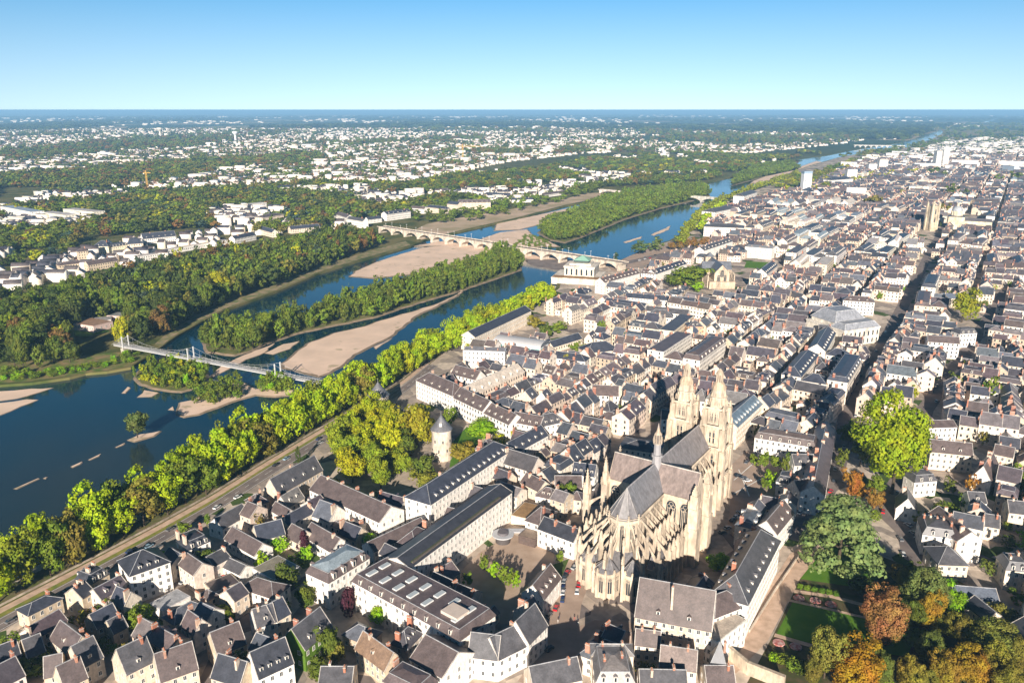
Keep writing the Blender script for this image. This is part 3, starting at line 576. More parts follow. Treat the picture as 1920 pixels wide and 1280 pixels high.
# river woods left
MW=[('round',DK,.27),('round',MID,.27),('poplar',MID,.14),('round',GR,.16),('round',OLV,.06),('round',RUST,.05),('plane',YG,.02),('round',(.06,.09,.05),.03)]
fillpoly([(-150,690),(-150,620),(0,578),(60,568),(150,552),(220,530),(300,508),(400,488),(480,478),(560,462),(640,442),(690,450),(718,458),(680,474),(600,505),(520,536),(440,566),(370,594),(318,622),(285,645),(255,640),(215,655),(130,680),(60,695)],12.5,21,16,MW,src='in the riverside woods')
fillpoly([(0,716),(0,690),(60,700),(130,690),(200,680),(240,660),(262,668),(240,684),(190,690),(130,702),(60,712)],6,4,5,[('bush',GR,.7),('bush',BG,.3)],src='on the river bank')
IW=[('poplar',MID,.35),('poplar',GR,.25),('round',GR,.2),('round',MID,.2)]
fillpoly(ISL['A'],10.5,18,14,IW,z=-1,zat=-1.9,src='on the long wooded island')
fillpoly([(780,566),(860,545),(980,503),(978,480),(940,470),(880,500),(800,530)],10.5,15,12,IW,z=-1,zat=-1.9,src='on the long wooded island')
fillpoly(ISL['D'],13,15,14,[('round',GR,.45),('round',(.15,.21,.03),.25),('round',MID,.3)],z=-1,zat=-1.9,src='on the island beyond the stone bridge')
fillpoly(ISL['K'],16,13,15,[('round',GR,.5),('round',MID,.5)],z=-1,zat=-1.9)
fillpoly(ISL['F'],6,7,6,[('bush',GR,.3),('poplar',GR,.4),('round',BG,.15),('round',YG,.1),('round',MID,.1)],z=-1,zat=-1.9,src='on the islet under the footbridge')
fillpoly([(365,765),(410,762),(450,748),(460,716),(440,712),(400,722),(368,740)],6,7,6,[('bush',GR,.4),('poplar',GR,.3),('round',MID,.3)],z=-1,zat=-1.9,src='on the sandy islet')
fillpoly([(490,740),(550,738),(548,715),(500,712),(485,728)],6,8,7,[('bush',GR,.5),('round',BG,.3),('round',MID,.2)],z=-1,zat=-1.9,src='around the bridge pier')
fillpoly([(960,462),(1040,465),(1030,452),(985,440)],9,3,5,[('bush',GR,1)],z=-1.2,zat=-1.9)
# far quay rows
rowtrees([(1283,462),(1300,435),(1322,405),(1350,385),(1400,365),(1450,348),(1500,330)],15,6,17,17,[('plane',(.25,.3,.02),.7),('plane',(.2,.22,.02),.3)])
rowtrees([(1262,470),(1340,462)],14,3,14,15,[('plane',(.24,.15,.03),1)])
rowtrees([(1300,436),(1318,410),(1345,390)],15,-12,17,17,[('plane',LIME,1)])
rowtrees([(1520,362),(1560,352),(1640,337),(1720,326)],18,0,15,17,[('plane',YG,1)])
rowtrees([(1520,350),(1555,340),(1700,325)],18,0,14,17,[('plane',YG,1)])
for x,y,r in [(1753,323,10),(1905,333,12),(1870,338,8),(1770,330,7),(1637,378,14),(1690,362,8),(1780,362,12),(1810,366,8),(1768,392,12),(1452,432,9),(1550,353,9),(1497,640,10),(1560,500,7)]:
    T(x,y-r,y+r,r*2.2,'round',random.choice([GR,MID,OLV]))
# hillside and plateau woods
HW=[('round',DK,.22),('round',MID,.30),('round',GR,.20),('round',OLV,.14),('round',RUST,.07),('round',(.06,.1,.07),.04),('round',YG,.03)]
from mathutils import noise as mnoise
def hc(x,y): return mnoise.noise(Vector((x*.0055,y*.0035,2.2)))
fillpoly([(-150,525),(0,505),(100,490),(150,458),(130,440),(180,448),(330,432),(450,432),(480,418),(560,400),(640,398),(700,404),(800,394),(870,388),(960,385),(1050,372),(1130,352),(1250,345),(1320,340),(1440,308),(1490,297),(1550,289),(1480,285),(1400,292),(1250,287),(1100,300),(1000,320),(860,328),(760,348),(600,345),(480,350),(380,358),(200,362),(100,358),(0,395),(-150,410)],19,15,22,HW,clear=True)
fillpoly([(470,450),(560,440),(640,420),(700,405),(650,395),(560,400),(490,420)],17,17,20,HW)
fillpoly([(640,412),(700,415),(780,420),(870,420),(960,400),(1060,378),(1130,360),(1120,350),(1040,362),(900,385),(760,395)],30,14,18,[('round',GR,.6),('round',MID,.4)])

fillpoly([(1445,352),(1500,333),(1560,318),(1600,302),(1690,291),(1630,303),(1570,330),(1510,352),(1480,362)],26,13,22,[('round',GR,.5),('round',OLV,.3),('plane',YG,.2)])
# ---------------------------------------------------------------- houses
WT=[(.66,.57,.47),(.74,.66,.57),(.56,.46,.36),(.70,.61,.52),(.80,.74,.67),(.52,.42,.32),(.72,.60,.49),(.62,.50,.42)]
RT=[(.105,.084,.090),(.080,.076,.090),(.12,.095,.092),(.075,.082,.102),(.135,.11,.115),(.055,.06,.08),(.18,.16,.165),(.09,.078,.09),(.12,.13,.155)]
BR=[(.40,.17,.11),(.44,.22,.15),(.33,.15,.11),(.50,.34,.25),(.40,.23,.17),(.52,.42,.33)]
PALE=(.62,.54,.46)
HOUSES=[]
GX0,GY0,GS=-1300.0,150.0,2.0; OCC=np.zeros((1600,2600),bool)
def mark(poly,grow=0):
    xs=[p[0] for p in poly];ys=[p[1] for p in poly]
    i0=max(0,int((min(xs)-GX0)/GS)-1);i1=min(OCC.shape[1]-1,int((max(xs)-GX0)/GS)+1);j0=max(0,int((min(ys)-GY0)/GS)-1);j1=min(OCC.shape[0]-1,int((max(ys)-GY0)/GS)+1)
    if i1<=i0 or j1<=j0: return
    X,Y=np.meshgrid(GX0+GS*(np.arange(i0,i1)+.5),GY0+GS*(np.arange(j0,j1)+.5)); c=np.zeros(X.shape,bool); n=len(poly); j=n-1
    for i in range(n):
        xi,yi=poly[i];xj,yj=poly[j]
        if yi!=yj: c^=((yi>Y)!=(yj>Y))&(X<(xj-xi)*(Y-yi)/(yj-yi)+xi)
        j=i
    OCC[j0:j1,i0:i1]|=c
def markline(pts,w):
    P=[at(*p) for p in pts]
    for a,b in zip(P,P[1:]):
        d=Vector((b[0]-a[0],b[1]-a[1])).normalized(); nx,ny=-d.y*w/2,d.x*w/2
        mark([(a[0]+nx,a[1]+ny),(b[0]+nx,b[1]+ny),(b[0]-nx,b[1]-ny),(a[0]-nx,a[1]-ny)])
def rect(cx,cy,r,L,W,g=0):
    c,s=math.cos(r),math.sin(r); return [(cx+x*c-y*s,cy+x*s+y*c) for x,y in ((-L/2-g,-W/2-g),(L/2+g,-W/2-g),(L/2+g,W/2+g),(-L/2-g,W/2+g))]
def freefrac(poly):
    (x0,y0),(x1,y1),(x2,y2),(x3,y3)=poly; k=0;n=0
    for a in (.08,.36,.64,.92):
        for b in (.08,.36,.64,.92):
            x=(x0*(1-a)+x1*a)*(1-b)+(x3*(1-a)+x2*a)*b; y=(y0*(1-a)+y1*a)*(1-b)+(y3*(1-a)+y2*a)*b
            i=int((x-GX0)/GS);j=int((y-GY0)/GS); n+=1
            if 0<=i<OCC.shape[1] and 0<=j<OCC.shape[0] and OCC[j,i]: k+=1
    return 1-k/n
def house(cx,cy,rot,L,W,e,r,typ='gable',wall=None,roof=None,chim=None,dorm=0,win=True,src='',label=None,traced=False,bdorm=False,name=None,extra=None,z=0.0):
    d=dict(cx=cx,cy=cy,rot=rot,L=L,W=W,e=e,r=r,typ=typ,wall=wall or rgb(random.choice(WT)),roof=roof or rgb(random.choice(RT),.1),chim=chim,dorm=dorm,win=win,src=src,label=label,traced=traced,bdorm=bdorm,name=name,extra=extra,z=z,seed=random.randrange(10**6))
    if chim is None:
        c=[]
        for sx_ in (-1,1):
            if random.random()<.66: c.append((sx_*(L/2-.45),random.choice([-W*.12,W*.1,W*.2]),1.3+random.random()*1.0,random.uniform(1.2,2.6)))
        d['chim']=c
    HOUSES.append(d); return d
def Hs(A,B,dep,e,r,typ='gable',**k):
    a=at(*A,e);b=at(*B,e); L=math.hypot(b[0]-a[0],b[1]-a[1]); rot=math.atan2(b[1]-a[1],b[0]-a[0])
    cx=(a[0]+b[0])/2-math.sin(rot)*dep/2; cy=(a[1]+b[1])/2+math.cos(rot)*dep/2
    nch=k.pop('nch',None); gf=k.pop('gf',False)
    if gf: L2,W2,rot2=dep,L,rot+PI/2
    else: L2,W2,rot2=L,dep,rot
    if nch is not None:
        k['chim']=[((i+.5)/nch*L2*.96-L2*.48 if nch>1 else L2*.3,random.uniform(-.15,.2)*W2,1.6,random.uniform(1.2,2.2)) for i in range(nch)]
    mark(rect(cx,cy,rot2,L2,W2,.5))
    return house(cx,cy,rot2,L2,W2,e,r,typ,traced=True,**k)
BLUE=(.055,.062,.085);BRN=(.125,.098,.095);DKR=(.05,.053,.066);GRYR=(.095,.093,.102);ZINC=(.27,.31,.34);WH=(.80,.76,.71);CRM=(.72,.62,.50);TAN=(.58,.48,.36);STN=(.60,.50,.40);RED=(.46,.17,.10)
tr=[# lower left, by the river road
 ((53,1154),(117,1121),8,7,2.2,'hip',dict(wall=TAN,roof=BLUE,nch=1,label='low tan stone house with blue slate roof beside the river road, lower left')),
 ((154,1122),(177,1107),9,9,3.5,'gable',dict(wall=TAN,roof=DKR,nch=2,label='narrow tall tan stone house with pale gable beside the river road')),
 ((171,1095),(205,1075),9,9,3.5,'mansard',dict(wall=TAN,roof=DKR,nch=2,dorm=3,label='tan stone house with dark mansard and pale dormers joined to the big white block')),
 ((243,1080),(319,1053),15,13,5.5,'hip',dict(wall=WH,roof=DKR,nch=0,dorm=3,label='large white apartment block with hipped slate roof beside the river road')),
 ((305,1146),(357,1118),9,4.5,1.0,'flat',dict(wall=WH,roof=(.42,.42,.43),nch=0,win=False,label='long low white shed with plain grey roof below the white block')),
 ((181,1179),(225,1156),8,7,4.5,'gable',dict(wall=TAN,roof=BLUE,nch=2)),((212,1188),(240,1173),7,6,4,'gable',dict(wall=TAN,roof=GRYR,nch=1)),
 ((93,1196),(133,1228),9,8,5,'gable',dict(wall=STN,roof=BRN,nch=1,dorm=1)),((152,1252),(194,1230),11,8,6,'gable',dict(wall=STN,roof=GRYR,nch=1,dorm=1)),
 ((-6,1245),(40,1227),9,7,4,'gable',dict(wall=TAN,roof=DKR,nch=1)),((51,1233),(86,1219),10,6.5,4.5,'gable',dict(wall=TAN,roof=GRYR,nch=0)),
 ((236,1264),(292,1236),11,8,7,'gable',dict(wall=STN,roof=GRYR,nch=1,dorm=1)),((300,1278),(372,1252),12,8,7,'gable',dict(wall=STN,roof=BRN,nch=2,dorm=1)),
 ((120,1290),(165,1268),9,8,6,'gable',dict(wall=TAN,roof=BRN,nch=1)),((82,1270),(118,1262),9,7,5,'gable',dict(wall=TAN,roof=BRN,nch=0)),
 ((354,1031),(394,1014),11,10,3.5,'mansard',dict(wall=WH,roof=DKR,chim=[(-5,-3,2.6,2.2),(-5,3,2.6,2),(5,2,2.2,1.8)],dorm=3,label='white villa with slate mansard and tall red brick chimneys near the river road')),
 ((522,927),(605,880),10,9,7,'gable',dict(wall=STN,roof=GRYR,chim=[(-.5,1,1.6,1.0)],dorm=4,label='long grey slated stone barn with four dormers beside the river road')),
 ((580,917),(712,979),15,9.5,5,'gable',dict(wall=WH,roof=BRN,nch=5,label='long white barrack building with brown slate roof and brick chimneys below the golden grove')),
 ((417,991),(468,962),9,6,4,'gable',dict(wall=WH,roof=GRYR,nch=0)),((475,950),(504,940),9,8,4,'hip',dict(wall=TAN,roof=BRN,nch=1)),((506,955),(535,972),7,6,3,'gable',dict(wall=WH,roof=BRN,nch=0)),
 ((483,1014),(535,1000),10,8,5,'gable',dict(wall=CRM,roof=BLUE,nch=1,label='cream house with steep shiny blue slate roof left of the maroon tree')),
 ((420,1009),(478,1042),9,6,4,'gable',dict(wall=WH,roof=BRN,nch=0,dorm=0,label='long low white house with brown roof and skylights, left of the shiny blue roof')),
 ((533,1003),(560,1018),9,6,4,'gable',dict(wall=CRM,roof=BRN,nch=0)),((568,1003),(622,1035),10,6,4.5,'gable',dict(wall=WH,roof=BRN,nch=1,label='long brown roofed white wing behind the zinc topped mansard building')),
 ((700,1034),(800,986),8,8,3,'gable',dict(wall=WH,roof=BRN,nch=0,label='narrow brown roofed wing between the two long white institutional buildings')),
 ((616,1093),(693,1045),13,12,4.5,'mansard',dict(wall=WH,roof=BRN,nch=0,dorm=4,extra='zinc',label='white building with big rounded dormers and pale blue zinc roof top')),
 ((418,1062),(450,1077),7,5,2.5,'gable',dict(wall=WH,roof=GRYR,nch=0)),((473,1066),(513,1088),13,6,.6,'flat',dict(wall=WH,roof=(.30,.27,.20),nch=0)),((400,1112),(450,1092),9,4,.5,'flat',dict(wall=CRM,roof=BRN,nch=0,win=False)),
 ((449,1102),(512,1122),10,7,3.5,'hip',dict(wall=WH,roof=BRN,nch=0)),((481,1176),(520,1163),9,9,5,'gable',dict(wall=WH,roof=GRYR,nch=2,dorm=1)),((515,1165),(545,1148),9,9,5,'gable',dict(wall=CRM,roof=BLUE,nch=1)),
 ((407,1228),(462,1205),11,8,6,'gable',dict(wall=TAN,roof=BRN,nch=1,dorm=1,label='old house with brown roof and half timbered gable, left of the ivy house')),
 ((571,1218),(624,1174),11,9,6.5,'gable',dict(wall=(.09,.17,.02),roof=GRYR,nch=2,dorm=2,label='slate roofed house with walls covered in bright green ivy')),
 ((484,1272),(551,1241),11,9.5,7,'gable',dict(wall=WH,roof=DKR,nch=1,dorm=4,label='tall white house with dark slate roof and pale dormers at the bottom edge')),
 ((665,1214),(722,1257),8,7,5,'gable',dict(wall=TAN,roof=(.24,.16,.11),nch=2,dorm=1,label='rust brown tiled house with stone gable right of the ivy house')),
 ((395,1268),(450,1285),9,8,6,'gable',dict(wall=TAN,roof=DKR,nch=2)),((597,1280),(660,1280),9,7,3,'gable',dict(wall=CRM,roof=GRYR,nch=2)),
 # hospital / modern wing
 ((660,1089),(862,1201),19,12.5,4,'mansard',dict(wall=WH,roof=BRN,nch=0,dorm=9,extra='skylights',label='large modern white building with flat mansard roof full of skylights')),
 ((768,1065),(960,922),13,15,2.5,'gable',dict(wall=WH,roof=DKR,nch=0,extra='strip',label='long modern white slab with scattered square windows and narrow roof garden')),
 ((807,946),(962,841),15,14.5,5.5,'hip',dict(wall=WH,roof=BLUE,nch=2,dorm=14,label='long tall white barracks with dark hipped roof lined with small dormers')),
 ((964,850),(1028,815),10,9.5,5,'gable',dict(wall=WH,roof=BLUE,nch=1,dorm=5,label='white wing with dark slate roof and dormers continuing the tall barracks')),
 ((1008,990),(1076,1016),10,9,3.8,'gable',dict(wall=WH,roof=DKR,nch=4,label='white villa with dark roof left of the cathedral choir')),
 ((985,975),(1012,984),15,7.5,5,'hip',dict(wall=WH,roof=BRN,nch=1)),((1072,887),(1115,893),9,8,4.5,'gable',dict(wall=WH,roof=BLUE,nch=2,dorm=4)),
 ((1004,929),(1040,937),8,6.5,4,'hip',dict(wall=WH,roof=BRN,nch=0,dorm=2)),((1041,914),(1092,914),11,7,4,'gable',dict(wall=STN,roof=BRN,nch=0,label='cloister range with brown roof behind the green cloister trees')),
 ((1068,935),(1090,938),7,8,3,'hip',dict(wall=STN,roof=BRN,nch=0,label='small square stone tower with pyramid roof at the cloister corner')),
 ((975,903),(1010,921),9,6.5,4,'gable',dict(wall=CRM,roof=BRN,nch=2)),((1019,1124),(1052,1082),9.5,8,5,'gable',dict(wall=WH,roof=BRN,nch=1,dorm=4,label='white gabled house with slate roof and four dormers beside the parked cars')),
 ((877,1229),(934,1236),10,9,6,'gable',dict(wall=WH,roof=GRYR,nch=0)),((934,1236),(990,1208),10,9,6,'gable',dict(wall=WH,roof=GRYR,nch=1)),((991,1207),(1027,1171),11,10,7,'gable',dict(wall=WH,roof=GRYR,nch=1,label='tall slate roofed end of the curved terrace facing the cathedral lane')),
 ((768,1234),(830,1270),16,10,5,'gable',dict(wall=WH,roof=BRN,nch=0,label='broad brown slate roof of the curved building at the bottom, right of the modern wing')),((1000,1292),(1092,1272),10,9,5,'gable',dict(wall=CRM,roof=GRYR,nch=1)),
 ((1118,1280),(1190,1280),16,12,6,'mansard',dict(wall=CRM,roof=(.24,.22,.21),nch=2,dorm=3,label='stone building with pale grey roof and white finials at the bottom edge')),((1110,1228),(1188,1229),6,13,2.5,'hip',dict(wall=CRM,roof=(.26,.24,.23),nch=2)),
 ((1190,1154),(1335,1182),16,14,11,'gable',dict(wall=STN,roof=(.115,.088,.083),chim=[(-1,-5,2.5,1)],dorm=2,label='great hall with huge steep brown slate roof in front of the cathedral')),
 ((1236,1247),(1306,1258),9,8,5,'gable',dict(wall=CRM,roof=(.20,.155,.14),nch=2)),((1190,1207),(1238,1213),7,7,4,'gable',dict(wall=CRM,roof=BRN,nch=2)),
 ((1330,1252),(1362,1258),8,9,8,'hip',dict(wall=CRM,roof=BLUE,nch=1)),((1325,1283),(1380,1283),9,7,4,'gable',dict(wall=CRM,roof=BRN,nch=1)),((1200,1290),(1290,1292),9,7,4,'gable',dict(wall=CRM,roof=GRYR,nch=2)),
 ((958,966),(1000,976),15,4.5,.6,'flat',dict(wall=CRM,roof=(.36,.22,.10),nch=0,win=False,label='low flat building with rust brown planted roof behind the courtyard')),((972,1003),(1003,1012),7,4,.4,'flat',dict(wall=(.12,.09,.08),roof=(.30,.22,.16),nch=0,win=False,label='small dark pavilion with brown flat roof in the courtyard')),
 # palace
 ((1402,1134),(1463,1014),14,15,7,'hip',dict(wall=WH,roof=GRYR,chim=[(-14,2,2,1.6)],dorm=8,bdorm=True,label='long white palace wing with blue grey slate roof lined with dormers on both sides')),
 ((1340,1158),(1401,1134),11,13,5,'hip',dict(wall=WH,roof=BRN,nch=1)),((1345,1205),(1400,1162),12,11,.8,'flat',dict(wall=WH,roof=(.52,.44,.36),nch=0,label='cream flat roofed terrace block adjoining the palace wing')),
 ((1456,1002),(1489,961),10,11,5,'gable',dict(wall=WH,roof=BRN,nch=1,dorm=3)),((1455,902),(1485,908),9,8,4,'mansard',dict(wall=WH,roof=DKR,nch=1,dorm=2)),
 ((1415,820),(1529,839),12,12,4,'mansard',dict(wall=WH,roof=BRN,nch=3,dorm=6,label='large white building with dark mansard facing the cathedral square')),
 ((1382,801),(1430,756),12,14,4.5,'gable',dict(wall=CRM,roof=(.14,.19,.24),nch=0,dorm=9,label='long building with blue zinc roof and dormers right behind the cathedral towers')),
 ((1546,930),(1567,806),11,11,4.5,'gable',dict(wall=WH,roof=BRN,nch=7,dorm=0,label='long terrace with red chimneys along the left side of the dark street')),((1500,925),(1535,918),10,9,4.5,'gable',dict(wall=WH,roof=BRN,nch=2)),((1489,872),(1530,872),10,10,4,'gable',dict(wall=WH,roof=GRYR,nch=2,dorm=2)),
 # right side
 ((1733,802),(1795,800),10,11,2.5,'gable',dict(wall=WH,roof=BRN,nch=0,label='white classical house with low pediment right of the giant plane tree')),
 ((1745,846),(1825,854),11,10.5,5,'gable',dict(wall=CRM,roof=BRN,nch=3,dorm=2,label='cream mansion with two dormers facing a courtyard, right of the giant plane')),
 ((1822,893),(1858,902),24,8,7,'gable',dict(gf=True,wall=WH,roof=BRN,nch=4,label='long house with white pointed gable end and row of brick chimneys')),
 ((1715,904),(1757,901),9,8.5,3.5,'mansard',dict(wall=WH,roof=GRYR,nch=1,dorm=2)),((1680,953),(1719,960),13,6,6,'gable',dict(gf=True,wall=WH,roof=GRYR,nch=1,label='white gabled cottage beside the dark street right of the cedar')),
 ((1730,1001),(1793,1010),15,10,4.5,'mansard',dict(wall=WH,roof=GRYR,nch=5,dorm=2,label='tall white house with slate mansard and row of red chimneys')),
 ((1796,1014),(1842,1012),24,11,4,'gable',dict(gf=True,wall=WH,roof=BRN,nch=4)),((1760,1058),(1816,1060),14,7.5,5,'hip',dict(wall=(.74,.62,.46),roof=GRYR,nch=1,label='cream rendered house with pyramid slate roof above the long blue shed')),
 ((1790,1119),(1874,1126),9,5,2.5,'gable',dict(wall=CRM,roof=(.13,.15,.19),nch=0,label='long low shed with plain blue grey roof behind the garden trees')),((1808,1130),(1848,1163),8,5,3,'gable',dict(wall=CRM,roof=DKR,nch=0)),
 ((1818,941),(1851,943),9,8,3.5,'gable',dict(wall=WH,roof=GRYR,nch=0,dorm=1)),((1886,1068),(1930,1072),10,9,3.5,'mansard',dict(wall=CRM,roof=GRYR,nch=2,dorm=2)),((1896,1168),(1935,1225),9,8,4,'gable',dict(wall=WH,roof=GRYR,nch=1)),
 ((1862,850),(1900,858),10,9,4,'gable',dict(wall=CRM,roof=BRN,nch=2)),((1892,960),(1935,965),10,9,4,'gable',dict(wall=CRM,roof=GRYR,nch=2)),((1846,985),(1875,990),9,7,4,'gable',dict(wall=CRM,roof=GRYR,nch=1)),
 ((1740,640),(1800,644),9,13,4,'gable',dict(wall=WH,roof=BRN,nch=1)),((1800,626),(1832,624),10,12,4,'mansard',dict(wall=WH,roof=GRYR,nch=0,dorm=3)),
 # middle
 ((780,713),(848,742),13,13,6,'hip',dict(wall=WH,roof=BRN,nch=3,dorm=4,label='white mansion with steep brown roof facing the castle')),((849,744),(905,771),12,12,5.5,'gable',dict(wall=WH,roof=BRN,nch=3,dorm=4)),((906,773),(955,796),12,11,5,'gable',dict(wall=WH,roof=BRN,nch=2,dorm=4)),((958,790),(1012,800),11,11,4.5,'gable',dict(wall=WH,roof=BRN,nch=3,dorm=4)),((1014,800),(1060,790),11,11,5,'hip',dict(wall=WH,roof=GRYR,nch=1,dorm=3)),
 ((868,657),(946,660),11,15,.8,'flat',dict(wall=(.84,.82,.8),roof=(.34,.31,.30),nch=3,label='plain white slab block with flat roof beside the river avenue trees')),
 ((845,700),(892,712),11,10,5,'gable',dict(wall=WH,roof=BRN,nch=1,dorm=3)),((893,706),(922,698),9,9,4.5,'hip',dict(wall=WH,roof=BRN,nch=0,dorm=2)),
 ((890,632),(996,582),13,12,4,'gable',dict(wall=CRM,roof=BLUE,nch=0,label='very long cream building with dark roof beside the river avenue')),
 ((1017,668),(1097,678),11,8.5,4,'hip',dict(wall=WH,roof=BLUE,nch=2)),((1037,651),(1092,634),9,5,4,'gable',dict(wall=CRM,roof=BLUE,nch=0)),((1100,662),(1162,656),17,6,6,'hip',dict(wall=CRM,roof=BLUE,nch=0,label='low cream building with very wide dark blue hipped roof')),
 ((1133,530),(1200,512),12,13,4,'gable',dict(wall=WH,roof=BRN,nch=9,dorm=9,label='left half of the long white quayside range topped by red chimneys')),((1202,512),(1228,514),12,13,4,'gable',dict(wall=WH,roof=BRN,nch=4,dorm=3)),((1229,514),(1288,494),12,13,4,'gable',dict(wall=WH,roof=BLUE,nch=8,dorm=8,label='right half of the long white quayside range topped by red chimneys')),
 ((1320,470),(1374,452),13,14,4,'gable',dict(wall=WH,roof=GRYR,nch=10,dorm=8,label='long white range with red chimneys beyond the old church')),((1397,463),(1447,467),22,14,1.5,'flat',dict(wall=WH,roof=(.45,.42,.38),nch=3,label='square white public building with flat roof behind a small lawn')),
 ((1172,557),(1302,567),10,10,3.5,'gable',dict(wall=WH,roof=BLUE,nch=6,label='long white lodging range with dark roof below the old church trees')),((1133,566),(1208,577),10,9,3.5,'gable',dict(wall=WH,roof=BLUE,nch=3)),((1210,582),(1290,590),10,9,3.5,'gable',dict(wall=WH,roof=GRYR,nch=3)),
 ((1215,594),(1262,596),12,9,6,'hip',dict(wall=WH,roof=GRYR,nch=1)),((1290,612),(1318,612),11,12,4,'hip',dict(wall=(.6,.34,.2),roof=GRYR,nch=4,dorm=2,label='brick fronted house with slate roof in the middle of the old town')),
 ((1450,545),(1500,560),9,10,4,'gable',dict(wall=CRM,roof=GRYR,nch=2)),((1581,563),(1640,567),12,13,4,'hip',dict(wall=WH,roof=BRN,nch=3,dorm=3)),((1780,560),(1830,562),26,9,1.2,'flat',dict(wall=CRM,roof=(.3,.33,.38),nch=0)),
 ((1240,785),(1276,787),10,12,4,'gable',dict(wall=WH,roof=BRN,nch=2,dorm=1)),((1110,740),(1160,742),11,10,5,'gable',dict(wall=WH,roof=BRN,nch=2)),
 ((1160,838),(1235,850),16,9,2.5,'hip',dict(wall=CRM,roof=GRYR,nch=0,label='wide grey zinc roofed hall just behind the cathedral transept')),
 # far landmarks of the town
 ((1340,398),(1380,390),25,16,5,'hip',dict(wall=WH,roof=GRYR,nch=0)),((1320,425),(1395,428),30,15,4,'hip',dict(wall=WH,roof=GRYR,nch=0)),((1588,352),(1625,353),16,24,1,'flat',dict(wall=WH,roof=PALE,nch=0)),((1590,318),(1608,318),16,34,1,'flat',dict(wall=WH,roof=PALE,nch=0)),
 ((1560,338),(1600,335),25,20,6,'hip',dict(wall=WH,roof=BLUE,nch=0)),((1630,308),(1645,308),20,28,1,'flat',dict(wall=WH,roof=PALE,nch=0)),((1650,300),(1666,300),20,34,4,'hip',dict(wall=WH,roof=PALE,nch=0)),((1395,368),(1420,360),22,18,5,'hip',dict(wall=WH,roof=GRYR,nch=0)),
 ((1758,283),(1770,283),22,58,1,'flat',dict(wall=WH,roof=PALE,nch=0,label='left twin of the pair of white tower blocks near the horizon')),((1771,281),(1782,281),22,62,1,'flat',dict(wall=WH,roof=PALE,nch=0,label='right twin of the pair of white tower blocks near the horizon')),
 ((1785,300),(1835,301),16,22,1,'flat',dict(wall=WH,roof=PALE,nch=0)),((1873,302),(1920,303),16,24,1,'flat',dict(wall=WH,roof=PALE,nch=0)),((1715,306),(1765,307),16,20,1,'flat',dict(wall=WH,roof=PALE,nch=0)),((1880,310),(1902,312),16,26,1,'flat',dict(wall=(.5,.58,.66),roof=PALE,nch=0)),
 ((1830,378),(1875,378),20,12,4,'gable',dict(wall=CRM,roof=BRN,nch=0)),
 # north bank
 ((0,387),(58,398),22,16,1,'flat',dict(wall=WH,roof=(.35,.40,.46),nch=0,label='white apartment block with stepped terraces at the left edge, in the woods')),((75,398),(122,404),22,14,1,'flat',dict(wall=(.82,.76,.62),roof=PALE,nch=0)),((118,392),(175,398),22,16,1,'flat',dict(wall=(.82,.76,.62),roof=PALE,nch=0)),
 ((174,462),(203,462),16,11,7,'hip',dict(wall=(.76,.68,.5),roof=BLUE,nch=1,dorm=2,label='square cream end pavilion of the convent among north bank trees')),((203,464),(240,459),14,9,7,'mansard',dict(wall=(.76,.68,.5),roof=BLUE,nch=1,dorm=6,label='cream convent with slate roof among the trees of the north bank')),((240,458),(268,456),14,12,8,'hip',dict(wall=CRM,roof=BLUE,nch=0)),((268,448),(330,442),12,9,7,'gable',dict(wall=WH,roof=BLUE,nch=2,dorm=5)),
 ((255,482),(298,476),12,7,1,'flat',dict(wall=WH,roof=PALE,nch=0)),((305,470),(430,450),11,6,1,'flat',dict(wall=WH,roof=PALE,nch=0)),((440,448),(480,440),11,8,4,'gable',dict(wall=WH,roof=BLUE,nch=2)),
 ((110,498),(160,492),12,8,3,'hip',dict(wall=TAN,roof=BRN,nch=2)),((146,472),(165,470),9,14,4,'hip',dict(wall=TAN,roof=BRN,nch=1)),((165,497),(222,488),10,8,4,'gable',dict(wall=TAN,roof=BRN,nch=2)),
 ((118,603),(175,612),20,6,.7,'flat',dict(wall=(.66,.5,.46),roof=(.36,.22,.14),nch=0,label='low pinkish clubhouse with flat rust coloured roof in the riverside woods')),((176,603),(208,600),16,5,.7,'flat',dict(wall=WH,roof=(.36,.34,.34),nch=0)),((200,592),(240,594),14,5,1,'flat',dict(wall=(.66,.5,.46),roof=(.3,.3,.3),nch=0)),
 ((492,408),(532,402),18,15,3,'hip',dict(wall=(.74,.62,.5),roof=BRN,nch=0,label='big square pink stone house above the north bridgehead')),((445,386),(500,380),18,12,1,'flat',dict(wall=WH,roof=PALE,nch=0)),((520,352),(552,350),16,10,4,'hip',dict(wall=WH,roof=BLUE,nch=0)),((480,428),(510,436),10,8,4,'gable',dict(wall=CRM,roof=BLUE,nch=1)),((545,430),(600,425),12,7,4,'gable',dict(wall=CRM,roof=BLUE,nch=1)),
 ((625,400),(650,408),12,10,4,'gable',dict(wall=WH,roof=BRN,nch=1)),((650,410),(680,415),11,12,4,'gable',dict(wall=WH,roof=GRYR,nch=1)),((690,412),(716,409),11,7,4,'gable',dict(wall=WH,roof=BLUE,nch=1)),((725,402),(770,396),14,12,4,'gable',dict(wall=WH,roof=BLUE,nch=3,dorm=5)),((770,390),(795,392),11,9,4,'gable',dict(wall=WH,roof=BRN,nch=1)),((797,388),(835,392),14,10,4,'hip',dict(wall=CRM,roof=BLUE,nch=0)),((838,382),(858,384),14,14,5,'gable',dict(wall=CRM,roof=BLUE,nch=0)),((860,380),(920,379),14,13,5,'gable',dict(wall=CRM,roof=BRN,nch=1,dorm=6,label='large cream convent range above the gravel quay of the north bank')),((905,364),(955,366),14,7,4,'hip',dict(wall=CRM,roof=BLUE,nch=1)),
